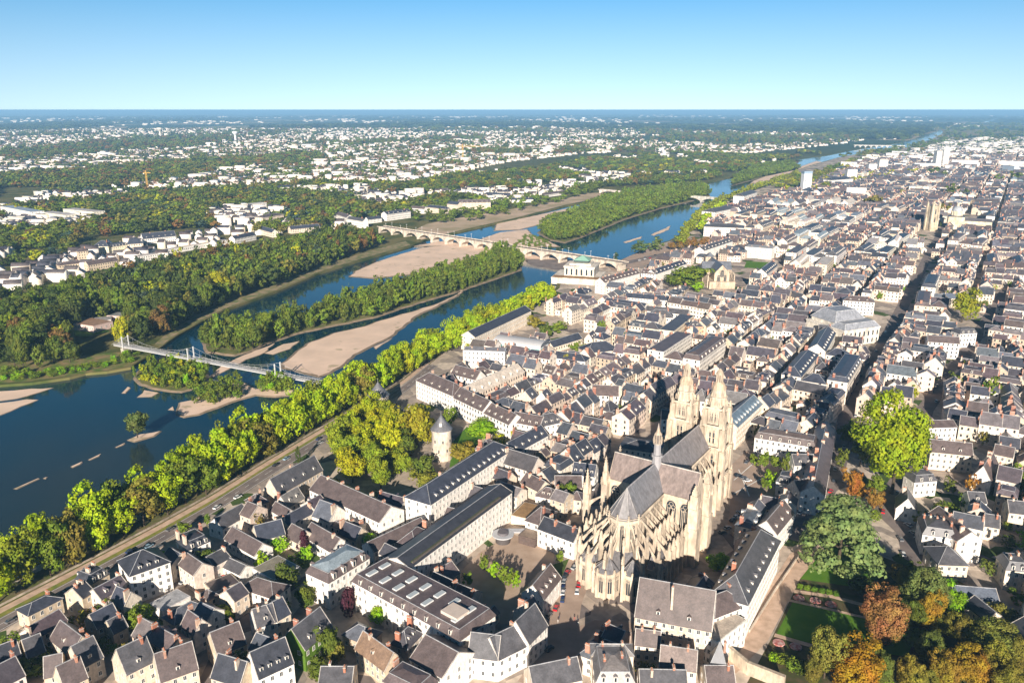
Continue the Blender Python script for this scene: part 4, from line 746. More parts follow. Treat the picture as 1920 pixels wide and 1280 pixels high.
 ((960,375),(1000,374),10,6,4,'gable',dict(wall=WH,roof=BLUE,nch=1)),((1018,366),(1060,360),10,6,4,'gable',dict(wall=WH,roof=BRN,nch=1)),((1085,328),(1105,330),12,10,4,'hip',dict(wall=WH,roof=BRN,nch=0)),((1258,322),(1275,322),10,7,4,'hip',dict(wall=WH,roof=BLUE,nch=0)),
 ((1535,620),(1562,622),12,11,4,'gable',dict(wall=CRM,roof=GRYR,nch=1)),
]
MN=[]
for t_ in tr:
    A,B,dp,e,r,ty,k=t_; Hs(A,B,dp,e,r,ty,**k)
# protected places
markline(ROAD,12); markline(PATH,60)
for pl_,w_ in (([(1045,1290),(1050,1200),(1062,1130),(1085,1070),(1100,1030)],13),([(1480,1010),(1530,940),(1556,905),(1580,830),(1592,762),(1650,660),(1686,588),(1745,470),(1775,420)],8),([(1760,1010),(1700,1000),(1668,965),(1668,935),(1700,880),(1735,767),(1816,655),(1885,545)],8),([(1655,958),(1700,1000),(1712,1045),(1760,1075)],10),([(380,1290),(430,1180),(560,1090),(700,1040)],5),([(1140,500),(1200,487),(1290,466),(1360,448),(1400,430)],18),(Q2,34)):
    markline(pl_,w_)
for pg in ([(1095,1200),(1085,1000),(1110,900),(1160,830),(1250,780),(1375,790),(1390,970),(1345,1100),(1200,1160)],[(1360,1010),(1445,950),(1480,870),(1400,845),(1372,870)],[(850,1085),(900,1025),(960,960),(1010,1010),(1040,1090),(1000,1170),(920,1160)],
    [(1380,1300),(1460,1150),(1500,1010),(1545,910),(1600,830),(1640,780),(1735,800),(1740,880),(1690,930),(1660,960),(1720,1040),(1800,1100),(1880,1130),(1970,1300),(2000,1420),(1400,1420)],[(590,890),(640,815),(720,770),(830,760),(860,830),(810,930),(760,960),(640,910)],[(800,760),(905,790),(960,820),(900,850),(830,930),(800,880)],
    [(1195,1155),(1340,1185),(1345,1240),(1180,1225)],[(940,575),(1000,590),(1060,600),(1060,640),(1030,640),(920,660)],[(1040,560),(1040,520),(1060,480),(1150,490),(1180,475),(1300,440),(1340,460),(1230,500),(1140,545),(1130,560)],
    [(1235,545),(1240,510),(1310,495),(1420,490),(1400,560),(1330,565)],[(1395,505),(1460,510),(1450,480),(1400,480)],[(1780,620),(1790,580),(1825,580),(1835,620)],[(1575,650),(1590,570),(1665,570),(1665,640)],[(1735,800),(1880,860),(1850,960),(1720,985),(1690,930)],[(700,760),(760,700),(790,690),(780,740),(740,780)],[(1020,640),(1100,600),(1100,680),(1040,660)],[(1720,460),(1760,460),(1760,430),(1730,430)],[(1740,1010),(1890,1030),(1880,1130),(1760,1110)],[(1780,435),(1850,437),(1845,405),(1775,400)],[(690,1110),(730,1110),(740,1180),(690,1200)],[(530,1060),(600,1080),(660,1180),(640,1270),(590,1270),(570,1130)]):
    mark([at(*p) for p in pg])
# procedural old-town fabric laid in blocks
URB=[at(*p) for p in [(-150,1290),(-150,1240),(0,1180),(110,1130),(300,1030),(500,905),(640,810),(760,725),(860,665),(900,640),(1000,590),(1050,560),(1130,540),(1180,505),(1300,475),(1330,450),(1320,430),(1345,400),(1420,375),(1500,358),(1560,330),(1620,300),(1700,292),(1780,268),(1990,262),(2500,300),(2500,1330),(-150,1330)]]
AZ0=math.radians(32.0); U=(math.sin(AZ0),math.cos(AZ0)); Vv=(math.cos(AZ0),-math.sin(AZ0))
o1=at(1592,762); v0=o1[0]*Vv[0]+o1[1]*Vv[1]
def inview(x,y,z=8,m=70):
    a,b,_=toPx(x,y,z); return -m<a<1920+m and b<1280+m*1.4
def put(cx,cy,rot,L,W,e,r,typ,**k):
    if not inview(cx,cy): return False
    if not inpoly(cx,cy,URB): return False
    R_=rect(cx,cy,rot,L,W,-.3)
    if freefrac(R_)<.93: return False
    mark(rect(cx,cy,rot,L,W,-.2)); house(cx,cy,rot,L,W,e,r,typ,**k); return True
def rowh(x0,y0,ang,length,dep,far,base):
    """terrace of joined houses from (x0,y0) running in direction ang"""
    t=0; c,s=math.cos(ang),math.sin(ang)
    rf=random.choice(RT); wl=random.choice(WT)
    while t<length-4:
        w_=random.uniform(8,17)*far
        if length-t-w_<5*far: w_=length-t
        e=max(5.5,base+random.uniform(-1.6,1.6)); 
        if random.random()<.35: rf=random.choice(RT)
        if random.random()<.5: wl=random.choice(WT)
        cx=x0+c*(t+w_/2); cy=y0+s*(t+w_/2); q=random.random(); dp=dep*random.uniform(.85,1.12)
        typ='gable'; rot=ang; L_,W_=w_,dp
        if q<.13 and w_<11: rot=ang+PI/2; L_,W_=dp,w_
        elif q<.22: typ='mansard'
        elif q<.28: typ='hip'
        r=W_*random.uniform(.30,.52)*(.55 if typ=='mansard' else 1)
        put(cx,cy,rot,L_,W_,e,min(r,6.5),typ,wall=rgb(wl),roof=rgb(rf,.12),dorm=random.choice([0,0,1,2]) if L_>7 else 0)
        t+=w_
vlines=[];v=v0-26*52
B=0
for kv in range(-24,60):
    for ku in range(-6,62):
        far=1.0
        bu,bv=72.0,50.0
        uc=ku*bu; vc=v0+(kv+.5)*bv
        cx=uc*U[0]+vc*Vv[0]; cy=uc*U[1]+vc*Vv[1]
        if cy<140 or cy>3900 or not inview(cx,cy,0,260): continue
        if not inpoly(cx,cy,URB) and not any(inpoly(cx+dx,cy+dy,URB) for dx in(-35,35) for dy in (-35,35)): continue
        if cy>1900: far=1.5
        elif cy>1300: far=1.25
        jit=math.radians(random.uniform(-5,5)); ang=PI/2-AZ0+jit; c,s=math.cos(ang),math.sin(ang)
        hl=bu/2-random.uniform(3,4.5); hw=bv/2-random.uniform(3,4.5); dep=random.uniform(9,12); base=random.uniform(8,12)
        if cy<420 and cx<60: base-=1.5
        def P(a,b): return (cx+a*c-b*s,cy+a*s+b*c)
        if cy>2600 and random.random()<.25:
            put(*P(0,0),ang+random.choice([0,PI/2]),random.uniform(35,60),13,random.uniform(14,24),1,'flat',wall=rgb(WH),roof=rgb(PALE),chim=[]); 
        if cy>480 and random.random()<.2:
            wl=rgb(random.choice([WH,(.80,.74,.66),CRM])); rf=rgb(random.choice([GRYR,BRN,BLUE,ZINC,PALE]))
            for q in (-1,1): put(*P(0,q*(hw-7)),ang,2*hl-4,13,random.uniform(11,16),5,random.choice(['mansard','hip','gable','flat']),wall=wl,roof=rf,dorm=7)
            put(*P(-hl+8,0),ang+PI/2,2*hw-28,12,12,4.5,'hip',wall=wl,roof=rf,chim=[])
        if random.random()<.5:
            a0,b0=P(-hl,-hw+dep/2); rowh(a0,b0,ang,2*hl,dep,far,base)
            a0,b0=P(hl,hw-dep/2); rowh(a0,b0,ang+PI,2*hl,dep,far,base)
            a0,b0=P(-hl+dep/2,-hw+dep); rowh(a0,b0,ang+PI/2,2*(hw-dep),dep,far,base)
            a0,b0=P(hl-dep/2,-hw+dep); rowh(a0,b0,ang+PI/2,2*(hw-dep),dep,far,base)
        else:
            k=3; st=2*hl/k
            for i in range(k):
                a0,b0=P(-hl+st*(i+.5),-hw); rowh(a0,b0,ang+PI/2,2*hw,min(dep,st*.62),far,base+random.uniform(-1.5,1.5))
        for i in range(8 if cy<1500 else 3):   # outbuildings and trees in the yards
            a,b=random.uniform(-hl+6,hl-6),random.uniform(-hw+6,hw-6); x,y=P(a,b)
            if random.random()<.62: put(x,y,ang+random.choice([0,PI/2]),random.uniform(5,10),random.uniform(4,6.5),random.uniform(3,7),random.uniform(1,3),random.choice(['gable','gable','hip','flat']),chim=[] if random.random()<.6 else None)
            else:
                i_=int((x-GX0)/GS);j_=int((y-GY0)/GS)
                if 0<=j_<OCC.shape[0] and 0<=i_<OCC.shape[1] and not OCC[max(0,j_-1):j_+2,max(0,i_-1):i_+2].any() and inview(x,y) and inpoly(x,y,URB): tree(x,y,random.uniform(5,11),random.uniform(4,8),random.choice(['round','round','bush','poplar']),random.choice([GR,MID,OLV,BG,YG]),0,'yard')
# second pass: free-standing houses wherever the near town still has bare ground
for _ in range(5000):
    px=random.uniform(-30,1950); py=random.uniform(430,1290)**1; x,y=at(px,py)
    if py>860 and (px<760 or px>1700) and random.random()<.45:
        R_=rect(x,y,0,5,5)
        if inpoly(x,y,URB) and freefrac(R_)>.95: mark(R_); tree(x,y,random.uniform(5,10),random.uniform(5,8.5),random.choice(['round','bush','round']),random.choice([GR,MID,BG,OLV]),0,'yard')
        continue
    put(x,y,PI/2-AZ0+random.choice([0,PI/2])+random.uniform(-.15,.15),random.uniform(7,14),random.uniform(7,10),random.uniform(5,9),random.uniform(3,5),random.choice(['gable','gable','gable','hip']),dorm=random.choice([0,0,1,2]))
print('houses',len(HOUSES),'trees',len(TREES))
# ---- shape of one house, in its own frame
def wins(d,side):
    """window centres (along, z) of one facade"""
    L=d['L'] if side in('f','b') else d['W']; e=d['e']; nf=max(1,int((e-.6)/3.0)); nc=max(1,int(L/2.9)); 
    if side in('l','r'): nc=max(1,int(L/4.5))
    if L*0.5<1.2: return []
    return [((i+.5)/nc*L-L/2, .5+(e-.5)*(k+.52)/nf) for k in range(nf) for i in range(nc)]
def wallgeo(mb,d,winfaces):
    L,W,e,r=d['L'],d['W'],d['e'],d['r']; x,y=L/2,W/2; c=d['wall']
    if d['typ']=='gable':
        v=[(-x,-y,-.5),(x,-y,-.5),(x,y,-.5),(-x,y,-.5),(-x,-y,e),(x,-y,e),(x,y,e),(-x,y,e),(-x,0,e+r-.1),(x,0,e+r-.1)]
        mb.add(v,[(0,1,5,4),(2,3,7,6),(1,2,6,9,5),(3,0,4,8,7)],c,0)
    else: mb.box(-x,x,-y,y,-.5,e,c,0)
    if winfaces:
        for sd in ('f','b','l','r')[:winfaces]:
            for a,z in wins(d,sd):
                w_,h_=.55,.85; o=.03
                if sd=='f': q=[(a-w_,-y-o,z-h_),(a+w_,-y-o,z-h_),(a+w_,-y-o,z+h_),(a-w_,-y-o,z+h_)]
                elif sd=='b': q=[(a+w_,y+o,z-h_),(a-w_,y+o,z-h_),(a-w_,y+o,z+h_),(a+w_,y+o,z+h_)]
                elif sd=='l': q=[(-x-o,a+w_,z-h_),(-x-o,a-w_,z-h_),(-x-o,a-w_,z+h_),(-x-o,a+w_,z+h_)]
                else: q=[(x+o,a-w_,z-h_),(x+o,a+w_,z-h_),(x+o,a+w_,z+h_),(x+o,a-w_,z+h_)]
                mb.add(q,[(0,1,2,3)],(.05,.06,.07),1)
def roofgeo(mb,d,mi=0,near=True):
    L,W,e,r=d['L'],d['W'],d['e'],d['r']; x,y=L/2,W/2; c=d['roof']; o=.35; ox=.12; t=.18; rid=(.42,.42,.43)
    if d['typ']=='gable':
        sl=r/y; zo=e-o*sl
        for sg in (-1,1):
            v=[(-x-ox,sg*(y+o),zo),(x+ox,sg*(y+o),zo),(x+ox,0,e+r),(-x-ox,0,e+r)]; v+=[(a,b,z+t) for a,b,z in v]
            f=[(4,5,6,7),(0,1,5,4),(1,2,6,5),(3,0,4,7)]
            mb.add(v,f if sg<0 else [q[::-1] for q in f],c,mi)
        if near: mb.box(-x-ox,x+ox,-.14,.14,e+r+t-.1,e+r+t+.1,rid,mi)
        if near:
            for sx_ in (-1,1):
                for sg in (-1,1): mb.bar((sx_*(x+ox-.1),sg*(y+o),zo+t+.06),(sx_*(x+ox-.1),0,e+r+t+.06),.22,.14,(.5,.46,.42),mi)
    elif d['typ']=='hip':
        k=min(y*1.0,x*.95); X,Y=x+o,y+o; z0=e-.12
        v=[(-X,-Y,z0),(X,-Y,z0),(X,Y,z0),(-X,Y,z0),(-X,-Y,z0+.22),(X,-Y,z0+.22),(X,Y,z0+.22),(-X,Y,z0+.22),(-x+k,0,e+r),(x-k,0,e+r)]
        mb.add(v,[(0,1,5,4),(1,2,6,5),(2,3,7,6),(3,0,4,7),(4,5,9,8),(5,6,9),(6,7,8,9),(7,4,8)],c,mi)
        if near:
            mb.bar((-x+k,0,e+r),(x-k,0,e+r),.25,.2,rid,mi)
            for a,b,q in ((-X,-Y,-x+k),(X,-Y,x-k),(X,Y,x-k),(-X,Y,-x+k)): mb.bar((a,b,z0+.24),(q,0,e+r+.02),.18,.14,rid,mi)
    elif d['typ']=='mansard':
        h1=min(3.2,r*.75+1.0); k=1.5; X,Y=x+.25,y+.25; x2,y2=x-k,y-k; z0=e-.1; z1=e+h1; r2=min(1.4,r*.3) if d['extra']!='skylights' else .05
        v=[(-X,-Y,z0),(X,-Y,z0),(X,Y,z0),(-X,Y,z0),(-X,-Y,z0+.25),(X,-Y,z0+.25),(X,Y,z0+.25),(-X,Y,z0+.25),(-x2,-y2,z1),(x2,-y2,z1),(x2,y2,z1),(-x2,y2,z1)]
        mb.add(v,[(0,1,5,4),(1,2,6,5),(2,3,7,6),(3,0,4,7),(4,5,9,8),(5,6,10,9),(6,7,11,10),(7,4,8,11)],c,mi)
        tc_=(.30,.36,.40) if d['extra']=='zinc' else rgb(c); kk=min(y2,x2*.9)
        v=[(-x2,-y2,z1),(x2,-y2,z1),(x2,y2,z1),(-x2,y2,z1),(-x2+kk,0,z1+r2),(x2-kk,0,z1+r2)]
        mb.add(v,[(0,1,5,4),(1,2,5),(2,3,4,5),(3,0,4)],tc_,mi)
        if near:
            for a,b in (((-x2,-y2),(x2,-y2)),((x2,-y2),(x2,y2)),((x2,y2),(-x2,y2)),((-x2,y2),(-x2,-y2))): mb.bar((*a,z1+.05),(*b,z1+.05),.22,.16,rid,mi)
    else:
        mb.box(-x-.05,x+.05,-y-.05,y+.05,e-.3,e+.25,rgb(d['wall']),mi); mb.box(-x+.35,x-.35,-y+.35,y-.35,e+.1,e+.31,c,mi)
def roofz(d,yy):
    t=abs(yy)/(d['W']/2); 
    if d['typ'] in('gable','hip'): return d['e']+d['r']*(1-min(1,t))
    if d['typ']=='mansard': return d['e']+min(3.2,d['r']*.75+1)
    return d['e']
def chimgeo(mb,d,q,mi=0):
    cx,cy,h,wd=q; z=d['e']+d['r'] if d['typ']!='mansard' else roofz(d,0)+.8; z0=roofz(d,cy)-1.2; rg=random.Random(d['seed']+int(cx*10)); c=rg.choice(BR) if rg.random()<.8 else (.6,.5,.4)
    if d['typ']=='flat': z=d['e']; 
    mb.box(cx-.38,cx+.38,cy-wd/2,cy+wd/2,z0,z+h-.8,c,mi); mb.box(cx-.48,cx+.48,cy-wd/2-.1,cy+wd/2+.1,z+h-.8,z+h-.6,(.5,.42,.36),mi)
    n=max(1,int(wd/.55))
    for i in range(n): yy=cy-wd/2+(i+.5)*wd/n; mb.box(cx-.14,cx+.14,yy-.14,yy+.14,z+h-.6,z+h-.15,(.5,.2,.11),mi)
def dormspots(d):
    n=d['dorm']; L=d['L']
    if not n or d['typ']=='flat': return []
    xs_=[((i+.5)/n-.5)*L*(.94 if n>2 else .8) for i in range(n)]
    if d['typ']=='hip': xs_=[a*(1-min(.5,d['W']*.35/L)) for a in xs_]
    out=[(a,-1) for a in xs_]
    if d['bdorm'] or d['typ']=='mansard': out+=[(a,1) for a in xs_]
    return out
def dormgeo(mb,d,x,sg,wc=(.74,.69,.62)):
    y=d['W']/2; big=1.35 if d['extra']=='zinc' else 1.0
    if d['typ']=='mansard': yf=y+.1; z0=d['e']+.3; dp=1.9; h=2.0*big
    else: yf=y-1.1; z0=roofz(d,yf)-.1; dp=2.4; h=1.55
    w_=.62*big
    a,b=sorted((sg*yf,sg*(yf-dp)))
    mb.box(x-w_,x+w_,a,b,z0,z0+h,wc,0)
    f=sg*(yf+.03); q=[(x-w_*.6,f,z0+.25),(x+w_*.6,f,z0+.25),(x+w_*.6,f,z0+h-.2),(x-w_*.6,f,z0+h-.2)]
    mb.add(q if sg<0 else q[::-1],[(0,1,2,3)],(.05,.06,.07),1)
    v=[(x-w_-.12,a-.1,z0+h),(x+w_+.12,a-.1,z0+h),(x,a-.1,z0+h+.55),(x-w_-.12,b+.1,z0+h),(x+w_+.12,b+.1,z0+h),(x,b+.1,z0+h+.55)]
    mb.add(v,[(0,1,2),(1,4,5,2),(3,0,2,5),(4,3,5),(0,3,4,1)],tuple(k*1.2 for k in d['roof']),0)
# unit windows shared by all houses
def win_mesh():
    mb=MB(); w_,h_=.5,.8
    mb.add([(-w_,-.03,-h_),(w_,-.03,-h_),(w_,-.03,h_),(-w_,-.03,h_)],[(0,1,2,3)],(.05,.05,.06),0)
    for a,b,c,d_ in ((-w_-.1,-w_,-h_-.1,h_+.1),(w_,w_+.1,-h_-.1,h_+.1),(-w_,w_,h_,h_+.1),(-w_-.2,w_+.2,-h_-.22,-h_),(-.04,.04,-h_,h_)): mb.box(a,b,-.09,0.02,c,d_,(.7,.68,.64),1)
    return mb.build('window',[M['glass'],M['frame']],mesh_only=True)
WINM=win_mesh()
def build_house(d,full):
    root=empty(d['name'] or 'house',(d['cx'],d['cy'],d['z']),d['rot']); d['obj']=root
    mb=MB(); wallgeo(mb,d,0 if (full or not d['win']) else 4); mb.build('wall',[M['wall'],M['glass']],root)
    mb=MB(); roofgeo(mb,d)
    rf=mb.build('roof',M['roof'],root)
    for q in d['chim']: mb=MB(); chimgeo(mb,d,q); mb.build('chimney',M['brick'],rf)
    for x,sg in dormspots(d): mb=MB(); dormgeo(mb,d,x,sg); mb.build('dormer',[M['plain'],M['glass']],rf)
    if full and d['win']:
        y,x=d['W']/2,d['L']/2
        for a,z in wins(d,'f'): link('window',WINM,root,(a,-y,z))
        for a,z in wins(d,'b')[:0 if d['L']>25 else 99]: link('window',WINM,root,(a,y,z),(0,0,PI))
        for a,z in wins(d,'l'): link('window',WINM,root,(-x,a,z),(0,0,-PI/2))
        for a,z in wins(d,'r'): link('window',WINM,root,(x,a,z),(0,0,PI/2))
    x,y=d['L']/2,d['W']/2
    if d['extra']=='skylights':
        zt=d['e']+roofz(d,0)-d['e']+.1
        for i in range(7):
            for yy in (-4.2,2.4):
                if i==5 and yy<0: continue
                m=MB(); xx=-x+6+i*(2*x-12)/6; m.box(xx-1.1,xx+1.1,yy-2.3,yy+2.3,zt,zt+.5,(.7,.7,.68),0); m.add([(xx-.9,yy-2.1,zt+.52),(xx+.9,yy-2.1,zt+.52),(xx+.9,yy+2.1,zt+.52),(xx-.9,yy+2.1,zt+.52)],[(0,1,2,3)],(1,1,1),1); m.build('skylight',[M['plain'],M['glazing']],rf)
        m=MB(); m.box(x-13,x-5,-5.5,1,zt,zt+1.2,(.62,.52,.44)); m.build('plant_room',M['plain'],rf)
        m=MB(); [m.box(-x+a_,-x+a_+.5,-y-.9,-y+.02,-.5,d['e']-1.2,WH) for a_ in [2+i*4.2 for i in range(int((2*x-4)/4.2))]]; m.build('buttress',M['wall'],root)
    if d['extra']=='strip':
        m=MB(); m.box(-x+3,x-9,-y+.6,-y+1.2,d['e']+.1,d['e']+1.2,(.13,.11,.09)); m.box(-x+3,x-9,-y+1.2,-y+2.6,d['e']+.3,d['e']+.9,(.10,.14,.03)); m.build('roof_garden',M['brick'],rf)
    return root
# ranking: the 300 that show largest become objects of their own
for d in HOUSES:
    a,b,s=toPx(d['cx'],d['cy'],d['e']); d['px']=(a,b); on=1 if(-15<a<1935 and b<1300) else .25
    d['rank']=s*math.sqrt(d['L']*d['W'])*on*(1.25 if d['traced'] else 1)*(4 if d['label'] else 1)
HOUSES.sort(key=lambda d:-d['rank'])
NEAR=HOUSES[:300]; FAR=HOUSES[300:]
# ---------------------------------------------------------------- cathedral
ST=(.60,.50,.39); ST2=(.53,.435,.33); LEAD=(.20,.185,.19); LEAD2=(.24,.22,.215)
az=math.radians(33.2); AX=(math.sin(az),math.cos(az)); AY=(-AX[1],AX[0])
CO=(65.3+1.4*AY[0],324.9+1.4*AY[1])
cath=empty('cathedral',(CO[0],CO[1],0),PI/2-az); tag(cath,'pale stone gothic cathedral with two west towers, flying buttresses and lead grey roofs','cathedral')
def gable_roof(mb,x0,x1,y,e,r,col,along='x',o=.3,t=.25):
    sl=r/y
    for sg in (-1,1):
        v=[(x0,sg*(y+o),e-o*sl),(x1,sg*(y+o),e-o*sl),(x1,0,e+r),(x0,0,e+r)]; v+=[(a,b,z+t) for a,b,z in v]
        f=[(4,5,6,7),(0,1,5,4),(1,2,6,5),(3,0,4,7)]
        if along=='y': v=[(b,a,z) for a,b,z in v]; f=[q[::-1] for q in f]
        mb.add(v,f if sg<0 else [q[::-1] for q in f],col)
def gwin(parent,cx,cy,cz,w_,h_,ang,lights=3,name='window'):
    """pointed traceried window; ang is the direction it faces"""
    mb=MB(); n=8; out=[(-w_/2,0),(w_/2,0)]; hs_=h_-w_*.75
    for i in range(n+1):
        a=PI*i/n; out.append((w_/2*math.cos(a),hs_+w_*.75*math.sin(a)**.8))
    v=[(a,-.05,z) for a,z in out]; mb.add(v,[tuple(range(len(v)))],(.10,.09,.09),0)
    o2=[(a*1.16,z*1.02) for a,z in out[2:]]+[(-w_*.58,0)]; o1=out[2:]+[(-w_/2,0)]
    o2=[(w_*.58,0)]+o2;o1=[(w_/2,0)]+o1
    for i in range(len(o1)-1): mb.add([(o1[i][0],-.3,o1[i][1]),(o2[i][0],-.3,o2[i][1]),(o2[i+1][0],-.3,o2[i+1][1]),(o1[i+1][0],-.3,o1[i+1][1])],[(0,1,2,3)],ST,1)
    for i in range(1,lights+1): x=-w_/2+i*w_/(lights+1); mb.box(x-.09,x+.09,-.22,-.02,0,hs_*1.0,ST,1)
    rr=w_*.2
    for cx_,cz_ in ((0,hs_+w_*.38),(-w_*.22,hs_+w_*.08),(w_*.22,hs_+w_*.08)):
        for k in range(8):
            a0,a1=k*PI/4,(k+1)*PI/4; mb.bar((cx_+rr*math.cos(a0),-.14,cz_+rr*math.sin(a0)),(cx_+rr*math.cos(a1),-.14,cz_+rr*math.sin(a1)),.14,.14,ST,1)
    ob=mb.build(name,[M['glass'],M['stone']],parent); ob.location=(cx,cy,cz); ob.rotation_euler=(0,0,ang+PI/2); return ob
def pinnacle(mb,x,y,z0,z1,w_,col=ST):
    mb.box(x-w_/2,x+w_/2,y-w_/2,y+w_/2,z0,z0+(z1-z0)*.35,col); zz=z0+(z1-z0)*.35
    mb.frust(x,y,w_*.62,0,zz,z1,4,col,rot=PI/4)
    for k in (.25,.5,.75):
        z=zz+(z1-zz)*k; q=w_*.62*(1-k)+.12
        for a in range(4): xx,yy=x+q*math.cos(a*PI/2+PI/4),y+q*math.sin(a*PI/2+PI/4); mb.box(xx-.12,xx+.12,yy-.12,yy+.12,z-.15,z+.15,col)
def sub(name,mat,fn,parent=cath):
    mb=MB(); fn(mb); return mb.build(name,mat,parent)
E_,R_=29.0,40.0
def f(mb):
    mb.box(5.9,52,-6.1,6.1,-1,E_,ST); mb.box(-30,-5.9,-6.1,6.1,-1,E_,ST)
    mb.prism([(-30.01,6.1)]+[(-31+6.6*math.cos(a),6.6*math.sin(a)) for a in [math.radians(q) for q in (108,144,180,216,252)]]+[(-30.01,-6.1)],-1,E_,ST)
sub('main_wall',M['stone'],f)
sub('transept_wall',M['stone'],lambda mb:(mb.box(-5.8,5.8,-20.5,20.5,-1,E_-.02,ST),[mb.add([(-5.8,s*20.5,E_-.02),(5.8,s*20.5,E_-.02),(0,s*20.5,R_),(-5.8,s*19.7,E_-.02),(5.8,s*19.7,E_-.02),(0,s*19.7,R_)],[(0,1,2),(3,5,4),(0,2,5,3),(1,4,5,2)],ST) for s in (-1,1)]))
sub('nave_roof',M['lead'],lambda mb:(gable_roof(mb,0,52,6.1,E_,R_-E_,LEAD),mb.box(0,52,-.2,.2,R_+.1,R_+.45,(.42,.4,.4))))
def f(mb):
    gable_roof(mb,-30.5,0,6.1,E_,R_-E_,(.19,.19,.205)); mb.box(-30.5,0,-.2,.2,R_+.1,R_+.45,(.42,.4,.4))
    P=[(-30.5,6.4)]+[(-31+7.0*math.cos(a),7.0*math.sin(a)) for a in [math.radians(q) for q in (108,144,180-.01,216,252)]]+[(-30.5,-6.4)]
    for i in range(len(P)-1):
        mb.add([(*P[i],E_),(*P[i+1],E_),(-30.5,0,R_+.2)],[(0,1,2)],(.19+.02*(i%2),.18+.02*(i%2),.185+.02*(i%2)))
        mb.bar((*P[i],E_+.1),(-30.5,0,R_+.3),.2,.2,(.36,.34,.33))
sub('choir_roof',M['lead'],f)
sub('transept_roof',M['lead'],lambda mb:(gable_roof(mb,-20.3,20.3,5.8,E_,R_-E_-.1,(.215,.17,.155),'y'),mb.box(-.2,.2,-20.5,20.5,R_,R_+.4,(.5,.46,.42))))
# gutters and balustrades
def f(mb):
    for s in (-1,1):
        for x0,x1 in ((-30,-6.2),(6.2,52)):
            mb.box(x0,x1,s*6.8-.25,s*6.8+.25,E_-.9,E_-.2,ST); mb.box(x0,x1,s*7.0-.1,s*7.0+.1,E_+.7,E_+.9,ST)
            x=x0
            while x<x1: mb.box(x-.1,x+.1,s*7.0-.1,s*7.0+.1,E_-.2,E_+.7,ST); x+=.9
        mb.box(s*6.4-.25,s*6.4+.25,-20,-6.5,E_-.9,E_+.6,ST); mb.box(s*6.4-.25,s*6.4+.25,6.5,20,E_-.9,E_+.6,ST)
    Q=[(-31+7.6*math.cos(math.radians(q)),7.6*math.sin(math.radians(q))) for q in (95,108,144,180,216,252,265)]
    for a,b in zip(Q,Q[1:]): mb.bar((*a,E_-.4),(*b,E_-.4),.6,1.0,ST); mb.bar((*a,E_+.8),(*b,E_+.8),.2,.2,ST)
    for q in (108,144,180,216,252): pinnacle(mb,-31+7.5*math.cos(math.radians(q)),7.5*math.sin(math.radians(q)),E_-2,E_+3.2,.8)
sub('balustrade',M['stone'],f)
# aisles, ambulatory and chapels
sub('aisle_wall',M['stone'],lambda mb:(mb.box(6.3,50,-13.5,13.5,-1,12,ST2),mb.box(-31,-6.3,-18.5,18.5,-1,10.5,ST2),mb.prism([(-31+14*math.cos(a),14*math.sin(a)) for a in [math.radians(90+i*180/9) for i in range(10)]],-1,10.4,ST2)))
def f(mb):
    c=(.17,.165,.175)
    for s in (-1,1):
        mb.add([(6.3,s*6.2,16),(50,s*6.2,16),(50,s*13.7,12.1),(6.3,s*13.7,12.1)],[(0,1,2,3) if s<0 else (3,2,1,0)][::1],c)
        mb.add([(-31,s*6.2,14.5),(-6.3,s*6.2,14.5),(-6.3,s*18.8,10.6),(-31,s*18.8,10.6)],[(0,1,2,3) if s<0 else (3,2,1,0)],c)
    for i in range(9):
        a0,a1=math.radians(90+i*20),math.radians(110+i*20)
        mb.add([(-31+14.2*math.cos(a0),14.2*math.sin(a0),10.5),(-31+14.2*math.cos(a1),14.2*math.sin(a1),10.5),(-31+6.5*math.cos(a1),6.5*math.sin(a1),14.5),(-31+6.5*math.cos(a0),6.5*math.sin(a0),14.5)],[(3,2,1,0)],c)
sub('aisle_roof',M['lead'],f)
for i,q in enumerate((100,140,180,220,260)):
    a=math.radians(q); cx,cy=-31+15.5*math.cos(a),15.5*math.sin(a); big=1.12 if q==180 else 1.0
    pts=[(cx+4.7*big*math.cos(a+math.radians(t)),cy+4.7*big*math.sin(a+math.radians(t))) for t in (-100,-60,-20,20,60,100)]
    ch=sub('chapel',M['stone'],lambda mb:(mb.prism(pts,-1,10.8,ST),[mb.bar((*p,10.9),(*r_,10.9),.5,.7,ST) for p,r_ in zip(pts,pts[1:])],[ (mb.box(p[0]-.6,p[0]+.6,p[1]-.6,p[1]+.6,-1,9.8,ST),pinnacle(mb,p[0],p[1],9.8,13.5,.9)) for p in pts[1:-1]]))
    apx=(cx-1.5*math.cos(a),cy-1.5*math.sin(a),15.6)
    def f(mb):
        for p,r_ in zip(pts,pts[1:]): mb.add([(p[0],p[1],11.2),(r_[0],r_[1],11.2),apx],[(0,1,2)],(.17,.165,.175)); mb.bar((p[0],p[1],11.25),apx,.16,.16,(.33,.31,.3))
        mb.add([(*pts[0],11.2),apx,(*pts[-1],11.2)],[(0,1,2)],(.17,.165,.175))
    sub('chapel_roof',M['lead'],f,ch)
    for p,r_ in list(zip(pts,pts[1:])):
        mx,my=(p[0]+r_[0])/2,(p[1]+r_[1])/2; aa=math.atan2(my-cy,mx-cx); gwin(ch,mx+.06*math.cos(aa),my+.06*math.sin(aa),2.6,1.7,7,aa,1)
